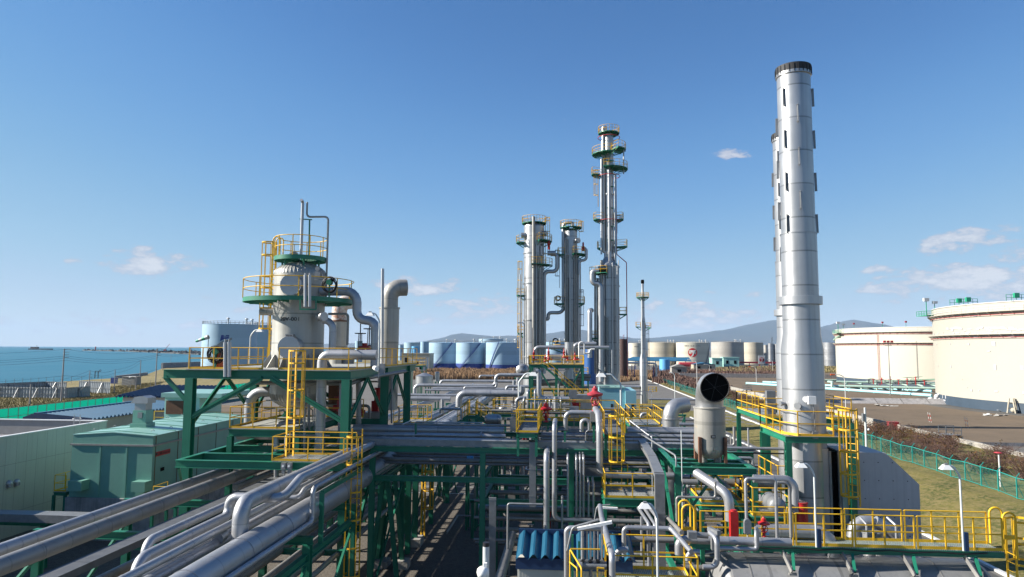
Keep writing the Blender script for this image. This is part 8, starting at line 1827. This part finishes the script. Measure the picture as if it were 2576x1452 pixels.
MB().box(wx0, wx1, WY0, WY1, WZ - .03, WZ).build('walkway_deck', 'gratefine', t)
for y in (WY0 + .04, WY1 - .04): MB().ib((wx0, y, WZ - .13), (wx1, y, WZ - .13), .2, .1).build('walkway_beam', 'green', t)
for u in (1995, 2145, 2298, 2455):
    x = aY(u, 1390, WY0).x; MB().bar((x, WY0 + .05, WZ - .22), (x - .12, WY0 - .42, WZ - .72), .1).build('walkway_strut', 'green', t); MB().bar((x - .35, WY0 + .05, WZ - .22), (x - .2, WY0 - .45, WZ - .76), .05, .14).box(x - .3, x - .05, WY0 - .52, WY0 - .4, WZ - .86, WZ - .79).build('strut_foot', 'aluold', t)
mb = MB(); xs = [wx0 + .3] + [aY(u, 1340, WY0).x for u in (2010, 2007 + 76, 2145, 2165, 2300, 2320, 2450)] + [wx1 - .05]
secs = [(wx0 + .3, aY(1996, 1340, WY0).x), (aY(2003, 1340, WY0).x, aY(2145, 1340, WY0).x), (aY(2152, 1340, WY0).x, aY(2301, 1340, WY0).x), (aY(2309, 1340, WY0).x, wx1 - .03)]
for y in (WY0 + .03, WY1 - .03):
    for a, b in secs: mb.rail([(a, y, WZ), (b, y, WZ)], 1.1, 1.05, .024)
mb.build('guardrail', 'yellow', t)
def hoops(x, s):
    mb = MB()
    for y in (WY0 + .1, WY1 - .1): mb.tube([(x, y, WZ + .05), (x, y, WZ + 1.28), (x + s * .42, y, WZ + 1.28), (x + s * .42, y, WZ - .3)], .038, 8, .2)
    mb.bar((x + s * .05, WY0 + .12, WZ + .45), (x + s * .4, WY0 + .12, WZ + .45), .05, .14); mb.build('ladder_hoop', 'yellow', t)
hoops(wx1 + .05, 1); hoops(wx0 + .1, -1)
MB().ladder((wx1 + .5, (WY0 + WY1) / 2, 0), WZ, .5, (1, 0, 0), cage=5.9 - .2, hoops=.72, top=1.0, hr=.5).build('caged_ladder', 'yellow', t)
MB().tube([(dx0 + .6, WY0 - .02, WZ - .06)] + [(dx0 + .6 + i * .8, WY0 - .03, WZ - .06 - (.06 if i % 2 else 0)) for i in range(1, 11)], .022, 5, 0).build('power_cable', 'black', t)
LG_ = 'white shaded lamps on curved poles over the drum'
for u, vb, vt, l in ((2054, 1377, 1164, 'white shaded lamp on curved pole in front of the chimney foot'), (2424, 1386, 1169, 'white shaded lamp on curved pole in front of the grass bank')):
    L_ = decklamp(l, u, vb, vt, WY0 - .1, -.42, .85, LG_); b = L_.location; MB().box(b.x + .03, b.x + .16, b.y - .06, b.y + .06, b.z, b.z + .62).build('ballast_box', 'darkblue', L_)
decklamp('white shaded lamp on curved pole beside the galvanised riser', 1655, 1475, 1264, 20.2, -.32, .8, LG_)
railbox('yellow railed stair landing at the lower right corner on the grass side', [(wx1 - .6, WY0 + 3.4), (wx1 + 2.2, WY0 + 3.4), (wx1 + 3.4, WY0 + 2)], 3.1, legs=True)
# ---- near pipework right
def np_(label, r, start, Y, *mm, m='alu', n=14, bend=None, **k): return pipe(label, r, path(aY(*start, Y), *mm), m, n=n, bend=bend, **k)
np_('thick pipe along the back of the drum with elbow at its right end', .24, (1900, 1334), 26.2, ('x', 2092), ('Z', 4), n=18)
np_('thick grey pipe turning down beside the chimney column', .16, (1895, 1204), 28.5, ('x', 1998), ('z', 1290), n=16, bend=.4)
np_('pale square bent pipe frame above the red valve', .055, (1878, 1308), 24.3, ('z', 1204), ('x', 1951), ('z', 1362), n=10, bend=.1)
np_('dull bent pipe right of the square pipe frame', .055, (1955, 1214), 25, ('x', 1986), ('z', 1352), m='aluold', n=10, bend=.2)
pts = [aY(1752, 1190, 27.5), aY(1800, 1222, 26.6), aY(1833, 1246, 26.2), aY(1837, 1310, 26.2)]
pipe('silver insulated line snaking down from the silencer frame to the drum', .18, pts, 'aluplain', n=18, bend=.55)
np_('white flanged pipe lying left of the snaking silver line', .11, (1716, 1212), 28, ('x', 1755), m='aluold')
np_('thin beige pipe hooked around the silencer frame column', .045, (1703, 1312), 25.5, ('z', 1250), ('x', 1800), ('z', 1212), m='aluold', n=8, bend=.1)
np_('long pipe resting on the left end of the drum walkway', .13, (1708, 1395), 22.6, ('z', 1357), ('x', 1990), n=14, bend=.2)
np_('bent pipe falling in front of the drum head', .07, (1899, 1330), 22.4, ('x', 1903), ('z', 1382), ('x', 1800), n=10, bend=.1)
np_('grey pipe dropping at the left drum head', .08, (1786, 1340), 22.2, ('d', (.1, -.5, -.05)), ('z', 1427), ('x', 1768), m='alu', n=10)
np_('pipe elbow rising behind the near railed platform', .08, (1730, 1410), 21.8, ('z', 1388), ('x', 1760), n=12)
np_('pale pipe crossing above the blue shed to the right', .075, (1570, 1400), 22.8, ('z', 1327), ('x', 1688), ('d', (.35, -1.6, -.25)), n=12, bend=.14)
np_('pale pipe turned down above the shed roof', .09, (1550, 1410), 22.3, ('z', 1382), ('x', 1580), n=12)
np_('tall pale pipe post at the left of the shed front', .075, (1425, 1500), 21.2, ('z', 1328), ('x', 1512), n=12, bend=.14)
a = aY(1514, 1304, 25.5); b = aY(1540, 1397, 20.6); pipe('pale pipe descending toward the camera past the shed', .095, [a + Vector((0, 1.5, .1)), a, b, Vector((b.x, b.y, 2))], 'alu', n=14, bend=.2)
for i, u in enumerate((1465.5, 1476.5, 1485.5, 1495, 1504.5, 1514)):
    np_(('leftmost', 'second', 'third', 'fourth', 'fifth', 'rightmost')[i] + ' slim pipe of the six dropping onto the manifold', .036 if i else .05, (u, 1414), 21.6, ('z', 1318), n=8, group='six slim pipes on the manifold', name='riser_pipe')
    p = aY(u, 1412, 21.55); tag(MB().box(p.x - .04, p.x + .04, p.y - .04, p.y + .04, p.z - .06, p.z + .06).bar(p + Vector((-.07, -.05, .02)), p + Vector((.07, -.05, .02)), .025).build('small_valve', 'galv' if i % 2 else 'black'), ('leftmost', 'second', 'third', 'fourth', 'fifth', 'rightmost')[i] + ' small valve where a slim pipe meets the manifold', 'valve', 'small valves on the manifold')
p = aY(1453, 1421, 21.6); q = mv(p, 'x', 1535); t = thing('pipe_manifold', 'short grey horizontal manifold in front of the blue shed', 'pipe manifold', p)
MB().cyl(p, q, .125, n=18).build('header', 'galv', t); MB().cyl(p - Vector((.02, 0, 0)), p + Vector((.14, 0, 0)), .17, n=18).build('end_cap', 'galv', t); MB().cyl(p + Vector((.4, 0, -.7)), p + Vector((.4, 0, 0)), .05, n=8).build('stand', 'galv', t)
for u in (1440, 1457): a = aY(u, 1345 + (u - 1440), 21.9); MB().bar((a.x, 21.9, 0), a, .07).build('post', 'green', t)
# blue roofed shed
EY = 23.0; e0, e1 = aY(1297, 1397, EY), aY(1592, 1401, EY); ez = (e0.z + e1.z) / 2; ty_ = 24.6; tz = aY(1440, 1336, ty_).z
t = thing('shed', 'small off white shed with bright blue folded roof at the bottom', 'shed', ((e0.x + e1.x) / 2, EY, 0))
mb = MB(); x = e0.x; pt_ = 29 / 1717.3 * EY; d = .15
while x < e1.x - .1:
    pr = [(x, 0), (x + pt_ * .08, 0), (x + pt_ * .42, 1), (x + pt_ * .58, 1), (x + pt_ * .92, 0), (x + pt_, 0)]
    for (q, h), (q2, k) in zip(pr[:-1], pr[1:]): mb.poly([(q, EY, ez + d * (h - 1)), (q2, EY, ez + d * (k - 1)), (q2, ty_, tz + d * (k - 1)), (q, ty_, tz + d * (h - 1))])
    x += pt_
mb.build('roof', 'rooflite', t)
MB().box(e0.x, e1.x, EY + .04, EY + .1, ez - .48, ez - .12).build('fascia', 'darkblue', t); MB().box(e0.x, e1.x, ty_ - .02, ty_ + .04, ez - .3, tz + .03).build('ridge_flashing', 'darkblue', t)
MB().box(e0.x + .05, e1.x - .05, EY + .12, ty_ - .06, 0, ez - .2).build('wall', 'offwhite', t)
mb = MB(); x = e0.x + .1
while x < e1.x - .1: mb.box(x, x + .05, EY + .1, EY + .119, 0, ez - .485); x += .1
mb.build('wall_rib', 'offwhite', t)
# near railed platform
pzz = 5.67; f0, f1 = aZ(1529, 1402, pzz + 1.1), aZ(1754, 1406, pzz + 1.1); b0, b1 = aZ(1583, 1350, pzz + 1.1), aZ(1698, 1351, pzz + 1.1); yf, yk = (f0.y + f1.y) / 2, (b0.y + b1.y) / 2
railbox('near yellow railed grated platform at the bottom, right of the shed', [(f0.x, yf), (f1.x, yf), (f1.x, yk), (f0.x, yk)], pzz, close=True, deck='gratefine')
t = thing('guardrail_panel', 'yellow rail panel left of the near platform before the shed wall', 'guardrail', aY(1445, 1450, 20.8)); a, b = aY(1434, 1382, 21), aY(1463, 1430, 19.6)
MB().tube([a + Vector((0, 0, -.9)), a, b, b + Vector((0, 0, -1.2))], .024, 6, .08).tube([aY(1433, 1414, 21), aY(1452, 1430, 20), aY(1452, 1480, 20)], .022, 6, .08).bar(aY(1434, 1381, 21), aY(1510, 1382, 21), .035).bar(aY(1503, 1428, 20.2), aY(1520, 1430, 20.2), .035).bar(aY(1503, 1428, 20.2), aY(1503, 1480, 20.2), .035).build('rails', 'yellow', t)
# things on and around
p = aY(1845, 1286, 24.5); tag(MB().box(p.x - .13, p.x + .13, p.y - .13, p.y + .13, p.z - .95, p.z).cyl(p, p + Vector((0, 0, .05)), .1, n=10).build('extinguisher_box', 'red'), 'tall red extinguisher box behind the walkway rail', 'extinguisher')
p = aY(2017, 1265, 28.5); tag(MB().cyl(p + Vector((0, 0, -1.0)), p, .22, n=14).cyl(p, p + Vector((0, 0, .03)), .24, n=14).build('fire_monitor_post', 'red'), 'stout red cylinder at the foot of the chimney', 'cylinder')
bigvalve('bright red valve on the drum walkway left end', 1922, 1350, 1300, 24.5, 'red')
p = aY(1880.5, 1342, 23.2); t = thing('cable_box', 'grey round topped cable box standing on the walkway', 'cable box', p)
MB().box(p.x - .11, p.x + .11, p.y - .08, p.y + .08, p.z, p.z + .36).cyl((p.x, p.y - .075, p.z + .36), (p.x, p.y + .075, p.z + .36), .107, n=16).build('housing', 'galv', t); MB().tube([p, p + Vector((0, 0, -.25)), p + Vector((-.5, -.2, -.42)), p + Vector((-1.4, -.3, -.6))], .025, 6, .1).build('cable', 'creamdull', t)
p = aY(1740, 1345, 22.3); tag(MB().box(p.x - .12, p.x + .15, p.y - .12, p.y + .12, p.z - .1, p.z + .1).cyl(p + Vector((.15, 0, 0)), p + Vector((.5, 0, -.02)), .09, n=10).build('valve_positioner', 'galv'), 'grey box shaped positioner on the long walkway pipe', 'positioner')
p = aY(1797, 1345, 22.1); tag(MB().bar(p + Vector((-.1, .3, .1)), p + Vector((.1, -.2, .1)), .13).box(p.x - .1, p.x + .14, p.y - .1, p.y + .1, p.z - .45, p.z + .03).build('nozzle_box', 'galv'), 'angled grey box on the pipe at the left drum head', 'junction box')
for u, v, Y, L_, l, tilt in ((1496, 1322, 21.0, 1.02, 'white fluorescent lamp bar tilted over the blue shed', .22), (1531, 1278, 30, .75, 'grey lamp bar under the lower yellow landing', -.03)):
    p = aY(u, v, Y); t = thing('lamp_bar', l, 'lamp', p); d = Vector((L_ / 2, 0, L_ / 2 * tilt)); MB().bar(p - d, p + d, .12, .08).build('housing', 'lamp', t); MB().tube([p - d * 1.6 + Vector((0, .1, -.6)), p - d * 1.3 + Vector((0, .1, .05)), p + d * .2 + Vector((0, .1, .12))], .03, 6, .2).build('arm', 'galv', t)
p = aY(1215, 1440, 21); t = thing('dome_camera', 'white domed camera on a short pole at the bottom edge', 'camera', p)
MB().lathe(p, [(.05, -.16), (.16, -.12), (.19, .0), (.17, .1), (.1, .16), (.02, .18)], 18).build('dome', 'lamp', t); MB().box(p.x + .02, p.x + .12, p.y - .05, p.y + .05, p.z + .05, p.z + .28).build('bracket', 'lamp', t)
q = aY(1223, 1366, 21.2); MB().cyl((q.x, q.y, p.z - 1.2), (q.x, q.y, q.z - .1), .1, n=16).build('pole', 'polewhite', t); MB().cyl((q.x, q.y, q.z - .1), (q.x, q.y, q.z + .02), .1, n=16).build('pole_cap', 'black', t)
p = aZ(1262, 1440, 4.0); pipe('dark thick pipe running back at the left of the shed', .2, [Vector((p.x, 15, 4)), Vector((p.x, 34, 4))], 'aluold', n=16)
p = aZ(1285, 1420, 4.4); pipe('slim pale pipe beside the dark thick pipe', .07, [Vector((p.x, 16, 4.4)), Vector((p.x, 23, 4.4)), Vector((p.x + .5, 24, 4.7))], 'alu', n=10)
for u, v0, v1, l in ((1260, 1263, 1310, 'thin square bent conduit left of the bare pipe'), ): np_(l, .05, (1277, 1400), 31, ('z', 1267), ('x', 1366), m='galv', n=8, bend=.1, name='conduit')
for i, (u0, v0, u1, v1) in enumerate(((1606, 1278, 1632, 1318), (1621, 1278, 1648, 1322), (1630, 1272, 1652, 1300))):
    a, b = aY(u0, v0, 30), aY(u1, v1, 27); pipe(('left', 'middle', 'right')[i] + ' pale pipe of three slanting toward the galvanised riser', .07, [a, b, b + Vector((0, 0, -1.6))], 'alu', n=10)
for u, v0, v1, l in ((1615, 1300, 1400, 'pale riser left of the galvanised riser'), (1630, 1330, 1400, 'grey short riser beside the galvanised riser'), (1644, 1335, 1400, 'grey short riser nearest the galvanised riser')): np_(l, .055, (u, v1), 26, ('z', v0), n=8, name='riser_pipe')
for u, v, Y, l in ((1700, 1320, 25, 'grey pipe pair upper one behind the near platform'), (1707, 1340, 25, 'grey pipe pair lower one behind the near platform')): a = aY(u - 22, v - 18, Y + 3); pipe(l, .08, [a, aY(u + 15, v + 20, Y)], 'aluold', n=10)
np_('horizontal grey pipe behind the near platform rail', .1, (1585, 1356), 25, ('x', 1695), m='aluold')
np_('conduit running along the slope of the galvanised duct', .04, (1616, 1094), 34, ('d', (.9, -4.5, -.3)), ('z', 1400), m='galv', n=8, bend=.2, name='conduit')
a = aY(1640, 1094, 33.5); pipe('twin thin silver conduit bent above the sloping duct', .035, [a + Vector((-.9, 1.5, .5)), a + Vector((-.2, .3, 0)), Vector((a.x, a.y, a.z - .1)), Vector((a.x, a.y, 5.5))], 'alu', 'conduit', n=8, bend=.1)
np_('tall thin lightning rod like pole left of the silencer', .02, (1717, 1290), 28.2, ('z', 1083), m='polewhite', n=6, name='thin_pole')
# pipes behind the drum
for i, (pts, r, l) in enumerate((([(2145, 1352), (2148, 1325), (2172, 1310), (2190, 1312)], .22, 'bright pipe bend left one behind the walkway rail'), ([(2200, 1312), (2232, 1330), (2250, 1345), (2262, 1356)], .22, 'bright pipe bend right one behind the walkway rail'))):
    pipe(l, r, [aY(u, v, 27.5) for u, v in pts], 'aluplain', n=16, bend=.3)
for u, l in ((2184, 'short white vessel stub left one behind the rail'), (2207, 'short white vessel stub right one behind the rail')): p = aY(u, 1340, 27); tag(MB().cyl((p.x, 27, 4), p, .2, n=16).cyl(p, p + Vector((0, 0, .04)), .24, n=16).build('nozzle_stub', 'silver'), l, 'nozzle')
for a, b, l in (((2165, 1303), (2180, 1320), 'slanted slim pipe left of the stubs'), ((2232, 1302), (2254, 1322), 'slanted slim pipe right of the stubs')): p, q = aY(*a, 27.2), aY(*b, 26.8); pipe(l, .05, [p, q, q + Vector((0, 0, -.5))], 'alu', n=8, bend=.08)
# low equipment deck between silencer frame and chimney
for u0, u1, v, Y, d, l in ((1895, 2005, 1300, 29, 2, 'yellow railed landing at the foot of the chimney frame'), (1765, 1870, 1266, 30, 2.5, 'yellow railed landing under the silencer frame')):
    a, b = aY(u0, v, Y), aY(u1, v, Y); railbox(l, [(a.x, Y + d), (a.x, Y), (b.x, Y), (b.x, Y + d)], a.z, close=True, m='yrust')
p = aY(1868, 1215, 31.5); pipe('grey pipe stub crossing behind the silencer frame', .19, [p + Vector((-.8, 0, 0)), p + Vector((1.6, 0, 0))], 'aluold', n=14)
for x, Y, l in ((1822, 30.2, 'round grey flanged vessel end under the silencer frame'), (1958, 28, 'round dark duct end left of the chimney foot')): p = aY(x, 1235 if x < 1900 else 1275, Y); tag(MB().lathe(p, [(.05, -.04), (.3, 0), (.33, .08), (.33, 1.2)], 20, axis='y').build('vessel_end', 'galv'), l, 'process vessel')
np_('pale pipe with lamp like tee right of the silencer', .07, (1855, 1180), 33, ('z', 1152), ('x', 1893), ('z', 1175), n=10, bend=.12)
np_('thin grey pipe bridging from rack to chimney frame', .07, (1826, 1127), 33.5, ('x', 1975), m='alu', n=10); np_('thin dark conduit below the bridging pipe', .035, (1826, 1139), 33.5, ('x', 1975), m='wire', n=6, name='conduit')

# ------------------------------------------------------------------ air: one closed box of thin haze round everything
hm = bpy.data.materials.new('haze'); hm.use_nodes = True; t_ = hm.node_tree; t_.nodes.clear()
ho = N(t_, 'ShaderNodeOutputMaterial'); hv = N(t_, 'ShaderNodeVolumePrincipled'); t_.links.new(hv.outputs[0], ho.inputs['Volume'])
hv.inputs['Color'].default_value = (0.55, 0.74, 1.0, 1); hv.inputs['Density'].default_value = 2.7e-5; hv.inputs['Anisotropy'].default_value = 0.0
M['haze'] = hm
hz_ = struct(MB().box(-25000, 27000, -1500, 27500, -4, 900).build('haze', 'haze', base=(0, 0, 0)), 'stuff')
scn.cycles.volume_bounces = 0
